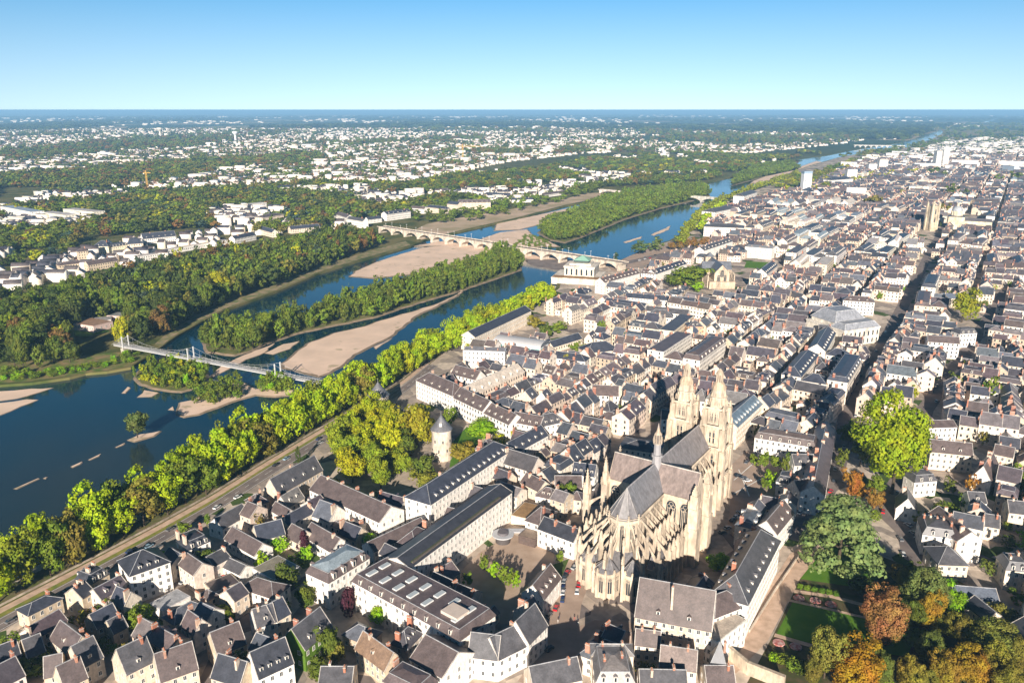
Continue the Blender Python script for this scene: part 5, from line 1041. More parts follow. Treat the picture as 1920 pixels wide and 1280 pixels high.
# flying buttresses
def flyer(mb,r0,z0,r1,z1,th,tr_):
    """arched strut from (r0,z0) on the wall down to (r1,z1) at a pier"""
    K=7
    for k in range(K):
        t0,t1=k/K,(k+1)/K; ra,rb=r0+(r1-r0)*t0,r0+(r1-r0)*t1; za,zb=z0+(z1-z0)*t0,z0+(z1-z0)*t1
        da,db=.7+2.4*t0**2.2,.7+2.4*t1**2.2
        v=[]
        for r,z,dd in ((ra,za,da),(rb,zb,db)):
            for s in (-th/2,th/2):
                v.append(tr_(r,s,z)); v.append(tr_(r,s,z-dd))
        mb.add(v,[(0,4,6,2),(1,3,7,5),(0,1,5,4),(2,6,7,3)],ST)
def buttress(tr_,rs,straight):
    mb=MB(); r0,r1,r2=rs
    def pbox(ra,rb,w_,za,zb):
        v=[tr_(ra,-w_/2,za),tr_(rb,-w_/2,za),tr_(rb,w_/2,za),tr_(ra,w_/2,za),tr_(ra,-w_/2,zb),tr_(rb,-w_/2,zb),tr_(rb,w_/2,zb),tr_(ra,w_/2,zb)]
        mb.add(v,[(0,1,5,4),(1,2,6,5),(2,3,7,6),(3,0,4,7),(4,5,6,7)],ST)
    pbox(r1-.8,r1+.8,1.0,8,21.5); p=tr_(r1,0,0); pinnacle(mb,p[0],p[1],21.5,25,1.0)
    pbox(r2-1.3,r2+1.1,1.1,-1,16.5); p=tr_(r2,0,0); pinnacle(mb,p[0],p[1],16.5,20.5,1.1); 
    flyer(mb,r0,26.8,r1-.7,21.8,.6,tr_); flyer(mb,r0,20.5,r1-.7,16.2,.6,tr_); flyer(mb,r1+.7,20,r2-1.2,15.6,.6,tr_)
    mb.build('flying_buttress',M['stone'],cath)
for s in (-1,1):
    for x in (-28.5,-24,-19.5,-15,-10.5): buttress(lambda r,w_,z,x=x,s=s:(x+w_*s,s*r,z),(6.2,12.8,19.2),True)
    for x in (12,19,26,33,40,47): buttress(lambda r,w_,z,x=x,s=s:(x+w_*s,s*r,z),(6.2,11.5,14.5),True)
for q in (108,132,156,180,204,228,252):
    a=math.radians(q+ (0)); buttress(lambda r,w_,z,a=a:(-31+r*math.cos(a)-w_*math.sin(a),r*math.sin(a)+w_*math.cos(a),z),(6.6,12.6,19.0 if q!=180 else 17.5),False)
# clerestory windows
for s in (-1,1):
    for x in (-26.2,-21.7,-17.2,-12.7,-8.3): gwin(cath,x,s*6.15,15,3.0,12,s*PI/2,3)
    for x in (9,15.5,22.5,29.5,36.5,43.5): gwin(cath,x,s*6.15,16.5,3.6,10.5,s*PI/2,3)
    for y in (-16.6,-10.2,10.2,16.6): gwin(cath,s*5.85,y,13,4.6,14,0 if s>0 else PI,5)
    gwin(cath,0,s*20.55,14,7,13,s*PI/2,7)
for q in (126,162,198,234):
    a=math.radians(q); gwin(cath,-31+6.36*math.cos(a),6.36*math.sin(a),14.8,2.3,12,a,3)
a=PI
for x,y in ((-6.2,-15),(-6.2,-9.5)): gwin(cath,-5.9,y,4.5,3.2,5.5,PI,3)
# transept corner turrets
for sx_ in (-1,1):
    for sy_ in (-1,1):
        big=2.6 if sy_<0 else 1.7
        def f(mb):
            x,y=sx_*7.2,sy_*21.2
            mb.box(x-big,x+big,y-big,y+big,-1,18,ST); mb.box(x-big*.82,x+big*.82,y-big*.82,y+big*.82,18,27,ST); mb.box(x-big*.62,x+big*.62,y-big*.62,y+big*.62,27,33,ST)
            pinnacle(mb,x,y,33,41 if sy_>0 else 38,big*.9)
            for u in (-1,1):
                for v_ in (-1,1): pinnacle(mb,x+u*big*.75,y+v_*big*.75,27,31,.7)
        sub('corner_turret',M['stone'],f)
sub('detached_buttress',M['stone'],lambda mb:(mb.box(-9,-6.6,28.5,31.5,-1,20,ST),mb.box(-8.6,-7,29,31,20,24,ST),pinnacle(mb,-7.8,30,24,33,1.4),pinnacle(mb,-8.4,31.2,20,26,.8),pinnacle(mb,-7.2,28.8,20,26,.8),flyer(mb,21,22,28.6,17,.9,lambda r,w_,z:(-7.8+w_,r,z))))
# cathedral crossing spire
def f(mb):
    c=(.30,.29,.30)
    mb.frust(0,0,2.6,1.9,36,43,8,c); mb.frust(0,0,2.5,2.5,43,44,8,c)
    mb.frust(0,0,1.7,1.5,44,49,8,c); mb.frust(0,0,2.0,2.0,49,49.6,8,(.34,.3,.26))
    for i in range(8): a=i*PI/4; mb.box(1.5*math.cos(a)-.16,1.5*math.cos(a)+.16,1.5*math.sin(a)-.16,1.5*math.sin(a)+.16,49.6,53.5,(.4,.33,.26)); pinnacle(mb,1.9*math.cos(a),1.9*math.sin(a),49.6,52.4,.35,(.4,.33,.26))
    mb.frust(0,0,1.2,1.2,49.6,53.5,8,(.14,.12,.11)); mb.frust(0,0,1.8,1.1,53.5,54.6,8,(.42,.33,.25)); mb.frust(0,0,.9,.5,54.6,56.5,8,(.42,.33,.25)); mb.frust(0,0,.5,0,56.5,59,6,(.35,.3,.27))
sub('spire',M['plain'],f)
# west towers
def wtower(x,y,flip):
    t=empty('west_tower',(x,y,0)); t.parent=cath
    tiers=[(0,16,6.6),(16,30,6.0),(30,41,5.3),(41,50,4.4)]
    def f(mb):
        for z0,z1,h in tiers:
            mb.box(-h,h,-h,h,z0-(1 if z0==0 else 0),z1,ST); mb.box(-h-.4,h+.4,-h-.4,h+.4,z1-.7,z1,(.62,.53,.42))
            for a in (-1,1):
                for b in (-1,1):
                    mb.box(a*h-1.3,a*h+1.3,b*h-1.3,b*h+1.3,z0-(1 if z0==0 else 0),z1-1.2,ST2); pinnacle(mb,a*h+a*.4,b*h+b*.4,z1-1.2,z1+2.2,1.1)
                    mb.box(a*h-1.9*(a>0)-.2,a*h+1.9*(a<0)+.2,b*(h+1.0)-.4,b*(h+1.0)+.4,z0,z1-3,ST)
            for k in range(int((z1-z0)/3)):
                zz=z0+1.5+k*3; mb.box(-h-.18,h+.18,-h-.18,h+.18,zz,zz+.3,(.56,.46,.35))
            for sd in range(4):
                for u in (-.62,-.3,0,.3,.62):
                    for w2 in (0,):
                        xx=u*h; zz0,zz1=z0+1,z1-1.5
                        if sd==0: mb.box(xx-.22,xx+.22,-h-.45,-h,zz0,zz1,ST)
                        elif sd==1: mb.box(xx-.22,xx+.22,h,h+.45,zz0,zz1,ST)
                        elif sd==2: mb.box(-h-.45,-h,xx-.22,xx+.22,zz0,zz1,ST)
                        else: mb.box(h,h+.45,xx-.22,xx+.22,zz0,zz1,ST)
    sub('tower_shaft',M['stone'],f,t)
    def f(mb):
        mb.frust(0,0,4.7,4.1,50,54.5,8,ST,rot=PI/8); mb.frust(0,0,4.5,4.5,54.5,55.1,8,(.6,.52,.42),rot=PI/8)
        for i in range(8):
            a=i*PI/4+PI/8; pinnacle(mb,4.5*math.cos(a),4.5*math.sin(a),50,54 if i%2 else 53,.8)
            a=i*PI/4; mb.bar((4.4*math.cos(a),4.4*math.sin(a),51),(3.2*math.cos(a),3.2*math.sin(a),57),.4,.8,ST2)
        mb.frust(0,0,3.7,3.3,55.1,58.5,8,ST); 
        r=3.9
        for z0,z1,ra,rb in ((58.5,60,3.5,3.3),(60,61.3,3.3,2.6),(61.3,62.3,2.6,1.8)): mb.frust(0,0,ra,rb,z0,z1,12,(.60,.47,.34))
    sub('tower_crown',M['stone'],f,t)
    def f(mb):
        for i in range(8): a=i*PI/4; mb.box(1.5*math.cos(a)-.25,1.5*math.cos(a)+.25,1.5*math.sin(a)-.25,1.5*math.sin(a)+.25,62.3,66,ST)
        mb.frust(0,0,1.15,1.15,62.3,66,8,(.25,.2,.16)); mb.frust(0,0,2,2,66,66.4,8,ST); mb.frust(0,0,1.7,1.4,66.4,67.6,10,ST2); mb.frust(0,0,1.4,.1,67.6,69,10,ST2)
    sub('lantern',M['stone'],f,t)
    for z,h,wz,n_ in ((20,6.0,6.5,2),(31.5,5.3,7,2),(42.3,4.4,5.5,2)):
        for sd in range(4):
            a=sd*PI/2
            for k in range(n_):
                u=(k-.5)*2.4; gwin(t,(h+.12)*math.cos(a)-u*math.sin(a),(h+.12)*math.sin(a)+u*math.cos(a),z,1.3,wz,a,0,'belfry_opening')
wtower(58.5,-6.6,1); wtower(58,10.0,-1)
sub('west_front',M['stone'],lambda mb:(mb.box(51,64,-3,4,-1,30,ST),gable_roof(mb,52,62,4,30,4,LEAD)))
# ---------------------------------------------------------------- other landmarks
def round_tower(px,py,r,h,cone,label,col=(.66,.57,.47)):
    x,y=at(px,py); rt=empty('round_tower',(x,y,0)); tag(rt,label,'tower')
    mb=MB(); mb.frust(0,0,r*1.06,r,-1,h,28,col); mb.frust(0,0,r+.45,r+.45,h-1.1,h,28,rgb(col))
    mb.build('wall',M['stone'],rt)
    mb=MB(); mb.frust(0,0,r+.8,r*.45,h,h+cone*.55,24,(.15,.15,.165)); mb.frust(0,0,r*.45,0,h+cone*.55,h+cone,24,(.15,.15,.165)); rf=mb.build('roof',M['roof'],rt)
    mb=MB(); mb.frust(0,0,.09,.05,h+cone-.3,h+cone+2.2,6,(.4,.4,.4)); mb.build('finial',M['plain'],rf)
    mb=MB(); mb.box(-.7,.7,-r*.62-.9,-r*.62+1,h+cone*.32,h+cone*.32+1.9,(.75,.7,.62)); mb.build('dormer',M['plain'],rf)
    for i in range(6):
        a=-PI/2+(i-2.5)*.42; mb=MB(); mb.box(-.35,.35,-.06,.2,-.8,.8,(.06,.06,.06)); o=mb.build('window',M['glass'],rt,(r*1.03*math.cos(a),r*1.03*math.sin(a),h*(.35+.3*(i%2)))); o.rotation_euler=(0,0,a+PI/2)
round_tower(829,858,5.5,18,8.5,'round white stone castle tower with slate cone roof on the lawn')
round_tower(711,772,6.5,12,9,'round stone tower with wide cone roof at the riverside road corner')
def box_landmark(name,label,cat,A,B,dep,e): 
    a=at(*A,e);b=at(*B,e); L=math.hypot(b[0]-a[0],b[1]-a[1]); r=math.atan2(b[1]-a[1],b[0]-a[0]); o=empty(name,(a[0],a[1],0),r); tag(o,label,cat); return o,L
# library with green copper roof
o,L=box_landmark('library','square cream stone library with tall window slots and green copper roof pavilion','library',(1058,500),(1114,503),32,17); W=32
sub('base',M['stone'],lambda mb:(mb.box(-12,L+7,-13,W+3,-1,6,(.74,.67,.57)),mb.box(-12.4,L+7.4,-13.4,W+3.4,6,6.7,(.76,.69,.6))),o)
sub('terrace',M['rust'],lambda mb:mb.box(-11.5,L+6.5,-12.5,-.2,6.7,6.95,(1,1,1)),o)
sub('wall',M['stone'],lambda mb:(mb.box(0,L,0,W,6.5,17,(.76,.69,.59)),mb.box(-.8,L+.8,-.8,W+.8,16.2,18.2,(.78,.71,.62)),mb.box(5,L-5,5,W-5,18,20.5,(.74,.67,.57))),o)
for i in range(6):
    xx=(i+.5)*L/6; sub('window',M['glass'],lambda mb:mb.box(xx-1.0,xx+1.0,-.15,.05,8,15,(.05,)*3),o)
    yy=(i+.5)*W/6; sub('window',M['glass'],lambda mb:mb.box(L-.05,L+.15,yy-1.0,yy+1.0,8,15,(.05,)*3),o); sub('window',M['glass'],lambda mb:mb.box(-.15,.05,yy-1.0,yy+1.0,8,15,(.05,)*3),o)
sub('pavilion',M['plain'],lambda mb:(mb.box(L*.3,L*.75,W*.3,W*.72,20.4,23.5,(.07,.09,.08))),o)
sub('copper_roof',M['plain'],lambda mb:mb.frust(L*.525,W*.51,L*.39,.6,23.5,28.5,4,(.24,.42,.33),rot=PI/4),o)
# glass fronted hall
o,L=box_landmark('glass_hall','long hall with teal glass walls and curved pale grey roof beside the school yard','hall',(926,640),(1013,652),16,12)
sub('wall',M['plain'],lambda mb:(mb.box(0,L,0,16,-1,12,(.75,.75,.73))),o)
for i in range(5): sub('glazing',M['teal'],lambda mb:mb.box(L*(i+.08)/5,L*(i+.92)/5,-.12,.05,1.5,10.5,(1,1,1)),o)
sub('glazing',M['teal'],lambda mb:mb.box(L-.05,L+.12,1.5,14.5,1.5,10.5,(1,1,1)),o)
def f(mb):
    for k in range(8):
        a0,a1=PI*k/8,PI*(k+1)/8; y0,z0=8-8.6*math.cos(a0),12+3.4*math.sin(a0); y1,z1=8-8.6*math.cos(a1),12+3.4*math.sin(a1)
        mb.add([(-.5,y0,z0),(L+.5,y0,z0),(L+.5,y1,z1),(-.5,y1,z1)],[(0,1,2,3)],(.45,.45,.46))
    for x_ in (-.5,L+.5): mb.add([(x_,8-8.6*math.cos(PI*k/8),12+3.4*math.sin(PI*k/8)) for k in range(9)],[tuple(range(9)) if x_<0 else tuple(range(8,-1,-1))],(.12,.13,.15))
sub('roof',M['plain'],f,o)
# theatre with big grey mansard
o,L=box_landmark('theatre','pale theatre with huge grey mansard roof beside the dark main street','theatre',(1584,621),(1650,612),44,14)
W=44
sub('wall',M['stone'],lambda mb:(mb.box(0,L,0,W,-1,14,(.78,.72,.62)),mb.box(-.5,L+.5,-.5,W+.5,13.2,14.3,(.8,.74,.65)),mb.box(2.5,L-2.5,14,W-3,14,17.5,(.78,.72,.62))),o)
for i in range(8): xx=(i+.5)*L/8; sub('window',M['glass'],lambda mb:(mb.box(xx-.8,xx+.8,-.1,.05,7.5,11.5,(1,1,1)),mb.box(xx-.7,xx+.7,-.1,.05,1.5,5,(1,1,1))),o)
def f(mb):
    c=(.27,.28,.31)
    def fr(x0,x1,y0,y1,z0,k,kz):
        v=[(x0,y0,z0),(x1,y0,z0),(x1,y1,z0),(x0,y1,z0),(x0+k,y0+k,z0+kz),(x1-k,y0+k,z0+kz),(x1-k,y1-k,z0+kz),(x0+k,y1-k,z0+kz)]
        mb.add(v,[(0,1,5,4),(1,2,6,5),(2,3,7,6),(3,0,4,7),(4,5,6,7)],c)
        for a,b in ((0,4),(1,5),(2,6),(3,7),(4,5),(5,6),(6,7),(7,4)): mb.bar(v[a],v[b],.3,.3,(.5,.5,.5))
    fr(0,L,0,16,14.3,3.5,4.5); fr(2,L-2,13,W-2,17.5,7,8)
sub('roof',M['lead'],f,o)
# old abbey church
o,L=box_landmark('church','old stone church with slate roof, buttressed apse and square tower among green trees','church',(1340,512),(1368,512),52,17)
sub('wall',M['stone'],lambda mb:(mb.box(0,L,0,52,-1,17,(.55,.44,.33)),mb.box(-8,L+8,22,34,-1,16.8,(.55,.44,.33)),mb.box(-6,L+6,-4,22,-1,8,(.55,.44,.33)),mb.add([(0,-.02,17),(L,-.02,17),(L/2,-.02,26)],[(0,1,2)],(.55,.44,.33))),o)
def f(mb):
    v=[(-.4,-.5,16.7),(L+.4,-.5,16.7),(L/2,-.5,26.5),(-.4,52.5,16.7),(L+.4,52.5,16.7),(L/2,52.5,26.5)]; mb.add(v,[(0,3,5,2)[::-1],(1,4,5,2)],(.13,.14,.165))
    v=[(-8.4,21.6,16.5),(-8.4,34.4,16.5),(-8.4,28,25),(L+8.4,21.6,16.5),(L+8.4,34.4,16.5),(L+8.4,28,25)]; mb.add(v,[(0,3,5,2),(1,4,5,2)[::-1],(0,1,2),(3,5,4)],(.13,.14,.165))
sub('roof',M['roof'],f,o)
for sg in (-7,L+5.6):
    for k in range(4): sub('buttress',M['stone'],lambda mb:(mb.box(sg,sg+1.4,2+k*5.5,3.4+k*5.5,-1,13,(.58,.47,.36)),pinnacle(mb,sg+.7,2.7+k*5.5,13,17,1.1,(.58,.47,.36))),o)
sub('tower',M['stone'],lambda mb:(mb.box(-2+L/2-5,L/2+5,50,61,-1,26,(.52,.42,.32)),mb.frust(L/2-1,55.5,7,0,26,31,4,(.14,.15,.17),rot=PI/4)),o)
for u in (.28,.72): gwin(o,L*u,-.1,6,3,9,-PI/2,2)
gwin(o,L/2,-.12,12.5,4,8,-PI/2,3)
# square ruined tower and domed basilica, far right
x,y=at(1744,432); o=empty('clock_tower',(x,y,0),.25); tag(o,'tall square old stone tower with turret caps among the far right roofs','tower')
sub('shaft',M['stone'],lambda mb:(mb.box(-6,6,-6,6,-1,40,(.62,.52,.38)),[mb.box(a*6-1.3,a*6+1.3,b*6-1.3,b*6+1.3,-1,44,(.64,.54,.4)) for a in (-1,1) for b in (-1,1)]),o)
sub('turret_cap',M['stone'],lambda mb:[mb.frust(a*6,b*6,1.9,0,44,48,8,(.5,.43,.33)) for a in (-1,1) for b in (-1,1)],o)
for k in (14,27): gwin(o,0,-6.1,k,2.6,8,-PI/2,1)
x,y=at(1790,428); o=empty('basilica',(x,y,0),PI/2-AZ0-PI/2+.1); tag(o,'cream basilica with pale round dome and long dark roofed nave, far right','basilica')
sub('wall',M['stone'],lambda mb:(mb.box(-12,12,-12,12,-1,20,(.74,.64,.46)),mb.box(12,52,-9,9,-1,14,(.74,.64,.46)),mb.box(12,52,-14,14,-1,9,(.74,.64,.46))),o)
sub('roof',M['roof'],lambda mb:(mb.add([(12,-9.3,14),(52,-9.3,14),(52,9.3,14),(12,9.3,14),(12,0,18.5),(52,0,18.5)],[(0,1,5,4),(2,3,4,5),(1,2,5)],(.13,.12,.13)),mb.add([(-12.2,-12.2,20),(12.2,-12.2,20),(12.2,12.2,20),(-12.2,12.2,20),(0,0,24)],[(0,1,4),(1,2,4),(2,3,4),(3,0,4)],(.13,.12,.13))),o)
sub('drum',M['stone'],lambda mb:(mb.frust(0,0,8,8,20,29,20,(.76,.67,.5)),[mb.box(8.1*math.cos(a)-.5,8.1*math.cos(a)+.5,8.1*math.sin(a)-.5,8.1*math.sin(a)+.5,20,29,(.7,.6,.45)) for a in [i*PI/6 for i in range(12)]]),o)
sub('dome',M['lead'],lambda mb:[mb.frust(0,0,8.3*math.cos(k*PI/14),8.3*math.cos((k+1)*PI/14),29+8.3*math.sin(k*PI/14),29+8.3*math.sin((k+1)*PI/14),20,(.36,.38,.40),cap=False) for k in range(6)],o)
sub('lantern',M['stone'],lambda mb:(mb.frust(0,0,2,1.8,37,41,10,(.76,.67,.5)),mb.frust(0,0,1.8,0,41,44,10,(.4,.4,.4))),o)
for i in range(6): sub('window',M['glass'],lambda mb:mb.box(16+i*6,17.6+i*6,-14.12,-13.95,3,7,(1,1,1)),o)
# tower block by the river
x,y=at(1509,364); o=empty('tower_block',(x,y,0),.12); tag(o,'tall white residential tower block with dark top storey by the far river','tower block')
sub('wall',M['plain'],lambda mb:(mb.box(-10,-1,-9,7,-1,47,(.82,.82,.82)),mb.box(1,10,-7,9,-1,47,(.82,.82,.82)),mb.box(-1,1,-7,7,-1,46,(.5,.5,.5))),o)
sub('top_storey',M['plain'],lambda mb:(mb.box(-10,10,-8,8,47,53,(.25,.33,.42))),o)
for i in range(14):
    sub('window_band',M['glass'],lambda mb:(mb.box(-9,-3,-9.12,-8.95,2+i*3.2,3.5+i*3.2,(1,1,1)) if i%3==0 else mb.box(3,9,-7.12,-6.95,2+i*3.2,3.3+i*3.2,(1,1,1))),o)
# garden wall at the foot of the palace, and old town ramparts
lowwall([(1345,1215),(1400,1262),(1470,1290)],0,5,1.4,(.6,.5,.38),'thick old stone rampart wall curving down from the palace corner')
lowwall([(1405,1185),(1452,1110),(1500,1040)],0,1.2,.5,(.66,.56,.45),'low cream terrace wall between palace front and garden')
lowwall([(720,770),(745,782),(775,780)],0,5,1.2,(.55,.46,.37),'short castle wall running from the riverside round tower')
lowwall([(1370,1000),(1395,1025)],0,2,.5,(.6,.5,.4),'short stone wall beside the south side of the cathedral')
# clipped hedges and flower beds of the formal garden
for i in range(6):
    x,y=at(1500+i*13.5,1103+i*2.6); o=MB(); o.box(-1.15,1.15,-.8,.8,0,2.2,(1,1,1)); V=crown_arrays('bush',30,40,i,.035)*np.array([3.2,2.6,3.0]); h=link('hedge',mesh_quads('hedge',V,M['leaf']),None,(x,y,-.3),(0,0,-.2)); h.color=(*rgb((.10,.2,.015)),1)
    tag(h,'clipped green hedge block in the row at the cedar edge of the garden','hedge','clipped hedge blocks of the formal garden')
for px,py,lb in ((1498,1121,'round bed of pink flowers nearest the palace, in the upper flower border'),(1529,1126,'middle round bed of pink flowers in the upper flower border'),(1558,1133,'third round bed of pink flowers, just before the shaded end'),(1460,1205,'round pink flower bed below the dark lawn, near the terrace'),(1492,1212,'small shaded round flower bed below the dark lawn')):
    x,y=at(px,py); mb=MB(); mb.frust(0,0,2.3,2.1,0,.35,14,(1,1,1)); tag(mb.build('flower_bed',M['flower'],loc=(x,y,.12)),lb,'flower bed')
x,y=at(943,1015); o=empty('kiosk',(x,y,0)); tag(o,'round kiosk with pale ring canopy in the hospital courtyard','kiosk')
sub('wall',M['plain'],lambda mb:mb.frust(0,0,3.4,3.4,0,3.6,20,(.08,.07,.07)),o); sub('canopy',M['plain'],lambda mb:(mb.frust(0,0,5,5,3.6,4.1,24,(.45,.46,.48)),mb.frust(0,0,2.6,2.4,4.1,5.2,16,(.12,.11,.12)),mb.box(2,14,1.5,5,3.6,4.0,(.5,.5,.52))),o)
# tower cranes, water towers
def crane(px,py,h,jl,jr,col,label):
    x,y=at(px,py); o=empty('tower_crane',(x,y,0)); tag(o,label,'crane'); s=h/45; w_=1.6*s
    def f(mb):
        for a in (-1,1):
            for b in (-1,1): mb.box(a*w_-.3*s,a*w_+.3*s,b*w_-.3*s,b*w_+.3*s,0,h,col)
        n=int(h/(2*w_))
        for i in range(n): 
            z=i*h/n; mb.bar((-w_,-w_,z),(w_,-w_,z+h/n),.3*s,.3*s,col); mb.bar((w_,w_,z),(-w_,w_,z+h/n),.3*s,.3*s,col)
    sub('mast',M['plain'],f,o)
    sub('jib',M['plain'],lambda mb:(mb.bar((-jl,0,h),(jr,0,h),1.4*s,1.2*s,col),mb.bar((0,0,h+6*s),(jr*.8,0,h),.25*s,.25*s,col),mb.bar((0,0,h+6*s),(-jl*.9,0,h),.25*s,.25*s,col),mb.box(-.6*s,.6*s,-.6*s,.6*s,h,h+6*s,col)),o)
    sub('counterweight',M['plain'],lambda mb:mb.box(-jl,-jl+3*s,-1.2*s,1.2*s,h-3*s,h-.6*s,(.5,.5,.5)),o)
crane(277.5,357,42,7,12,(.62,.36,.05),'orange tower crane in front of the suburb at far left')
crane(868,304,58,25,75,(.62,.36,.05),'orange tower crane with long jib over the distant suburb, centre')
crane(643,272,70,60,12,(.75,.72,.7),'pale tower crane on the distant plateau, left of centre')
def wtr(px,py,h,label,col=(.72,.66,.55)):
    x,y=at(px,py); o=empty('water_tower',(x,y,0)); tag(o,label,'water tower'); sub('stem',M['plain'],lambda mb:mb.frust(0,0,h*.11,h*.08,0,h*.7,14,col),o); sub('tank',M['plain'],lambda mb:(mb.frust(0,0,h*.08,h*.26,h*.62,h*.86,18,col),mb.frust(0,0,h*.26,h*.26,h*.86,h,18,col)),o)
wtr(301,259,70,'cream mushroom shaped water tower on the plateau at left')
wtr(442,266,62,'slim white tower on the plateau right of the mushroom tower',(.8,.8,.8)); wtr(1094,233,90,'tiny white water tower near the horizon, centre',(.8,.8,.8)); wtr(205,214,150,'tiny white water tower on the horizon at left',(.8,.8,.8))
# ---------------------------------------------------------------- labels that single things out
LM=[("round castle tower",826,830),("riverside round tower",711,750),("cathedral choir",1140,1040),("cathedral west towers",1325,800),("skylight roofed modern building",770,1140),("ivy covered house",597,1200),("long modern white slab",860,1000),("tall white barracks",870,900),("long brown roofed barracks",660,950),("large white apartment block",280,1080),("great slate roofed hall",1260,1130),("palace wing",1430,1080),("giant plane tree",1672,840),("big cedar",1570,1010),("lone plane among roofs",1803,580),("grey roofed theatre",1617,600),("teal glass hall",970,650),("plain white slab block",905,670),("white mansion facing the castle",815,730),("cream stone library",1087,520),("old church among trees",1360,500),("red chimneyed quayside range",1210,500),("wide dark hipped roof",1130,640),("white classical house",1763,812),("white pointed gable house",1840,915),("red chimneyed villa",373,1010),("shiny blue slate roof",510,985),("low tan stone house",85,1130),("cream pyramid roofed house",1788,1070),("white tower block",1509,340),("square old stone tower",1744,410),("brick fronted house",1304,610),("mansard facing the cathedral square",1470,830),("blue zinc roof",1410,770),("suspension footbridge",440,690),("stone arch bridge",930,460),("pinkish clubhouse",150,605),("tree covered river islet",258,800),("zinc topped mansard building",655,1070),("white gabled cottage",1695,955),("maroon conifer",571,1015),("half timbered gable house",430,1210),("bottom left corner",20,1260),("bottom right corner",1900,1260),("big sandbar",690,640),("wooded islet under the footbridge",320,705)]
ORD=['nearest','second nearest','third nearest','fourth nearest','fifth nearest','sixth nearest','seventh nearest','eighth nearest','ninth nearest','tenth nearest','eleventh nearest','twelfth nearest','thirteenth nearest','fourteenth nearest','fifteenth nearest']
def relate(px,py):
    best=min(LM,key=lambda l:math.hypot(px-l[1],(py-l[2])*1.25)); dx,dy=px-best[1],py-best[2]
    if abs(dx)>abs(dy)*1.1: w_='left of' if dx<0 else 'right of'
    else: w_='above' if dy<0 else 'below'
    return best,w_
def single_out(items):
    """items: (object, description, px, py)"""
    g={}
    for o,ds,px,py in items:
        b,w_=relate(px,py); g.setdefault((ds,w_,b[0]),[]).append((math.hypot(px-b[1],py-b[2]),o))
    for (ds,w_,b),l in g.items():
        l.sort(key=lambda q:q[0])
        for i,(dd,o) in enumerate(l):
            o['label']=f"{ds} {w_} the {b}" if len(l)==1 else f"{ds}, {ORD[min(i,14)]} {w_} the {b}"
NUM=['no','one','two','three','four','five','six','seven','eight','nine','ten']
def wallword(c):
    if c[1]>c[0]: return 'ivy green'
    if c[0]>.69: return 'white'
    return 'cream' if c[0]>.62 else 'tan'
def roofword(c):
    v=sum(c)/3
    if c[2]>c[0]*1.08: return 'blue grey'
    if v>.3: return 'pale'
    return 'brown' if c[0]>c[2]*1.07 else ('dark' if v<.1 else 'grey')
items=[]
for i,d in enumerate(NEAR):
    s=toPx(d['cx'],d['cy'],0)[2]; o=build_house(d,s>3.1 or bool(d['label'] and s>1.3))
    o['category']='house' if d['L']<34 else 'building'
    if not d['label']: o['group']='houses of the old town'
    if d['label']: o['label']=d['label']
    else:
        k=len(d['chim']); items.append((o,f"{wallword(d['wall'])} house, {roofword(d['roof'])} {({'gable':'gabled','hip':'hipped','mansard':'mansard','flat':'flat'})[d['typ']]} roof",*d['px']))
single_out(items)
# everything smaller in the town: one mass
BIG=MB()
def merge(src,mp):
    k=len(BIG.v); BIG.v.extend(src.v); BIG.f.extend([[k+i for i in q] for q in src.f]); BIG.c.extend(src.c); BIG.m.extend([mp[i] for i in src.m])
for d in FAR:
    a=MB(); a.setT(d['cx'],d['cy'],d['z'],d['rot']); s=toPx(d['cx'],d['cy'],0)[2]; fr=s>.95
    wallgeo(a,d,4 if s>1.25 else (1 if s>.8 else 0)); merge(a,(0,1))
    a=MB(); a.setT(d['cx'],d['cy'],d['z'],d['rot']); roofgeo(a,d,0,s>1.6); merge(a,(2,))
    for q in d['chim'][:9 if s>.8 else 1]:
        a=MB(); a.setT(d['cx'],d['cy'],d['z'],d['rot'])
        if s>1.2: chimgeo(a,d,q)
        else:
            z=d['e']+d['r']; a.box(q[0]-.4,q[0]+.4,q[1]-q[3]*.5,q[1]+q[3]*.5,z-2,z+q[2]+.1,random.choice([(.36,.2,.15),(.44,.22,.15),(.5,.4,.33)]))
        merge(a,(3,))
    if fr:
        for x,sg in dormspots(d): a=MB(); a.setT(d['cx'],d['cy'],d['z'],d['rot']); dormgeo(a,d,x,sg); merge(a,(4,1))
if BIG.f:
    tag(BIG.build('town_houses',[M['wall'],M['glass'],M['roof'],M['brick'],M['plain']]),'dense mass of pale slate roofed houses filling the old town towards the horizon','houses',None,'stuff')
# no tree grows through a building; open ground in front of the north bank buildings
TOCC=np.zeros_like(OCC); KEEP=OCC; OCC=TOCC
for d in HOUSES:
    if d['traced']:
        mark(rect(d['cx'],d['cy'],d['rot'],d['L'],d['W'],2.5))
        if d['cx']<300 and d['cy']>600:
            k=(85 if 'clubhouse' in (d['label'] or '') else 42) if d['label'] or d['L']>25 else 22; vx,vy=-d['cx'],-d['cy']; q=math.hypot(vx,vy); mark(rect(d['cx']+vx/q*k*.6,d['cy']+vy/q*k*.6,math.atan2(vy,vx),k*1.3,max(d['L'],d['W'])+4))
def blocked(x,y):
    i=int((x-GX0)/GS);j=int((y-GY0)/GS); return 0<=i<TOCC.shape[1] and 0<=j<TOCC.shape[0] and TOCC[j,i]
TREES=[t for t in TREES if not (blocked(t['x'],t['y']) and (t['h']<26) and (t['src'] in ('','yard') or t['src'].startswith('in the riverside woods')))]
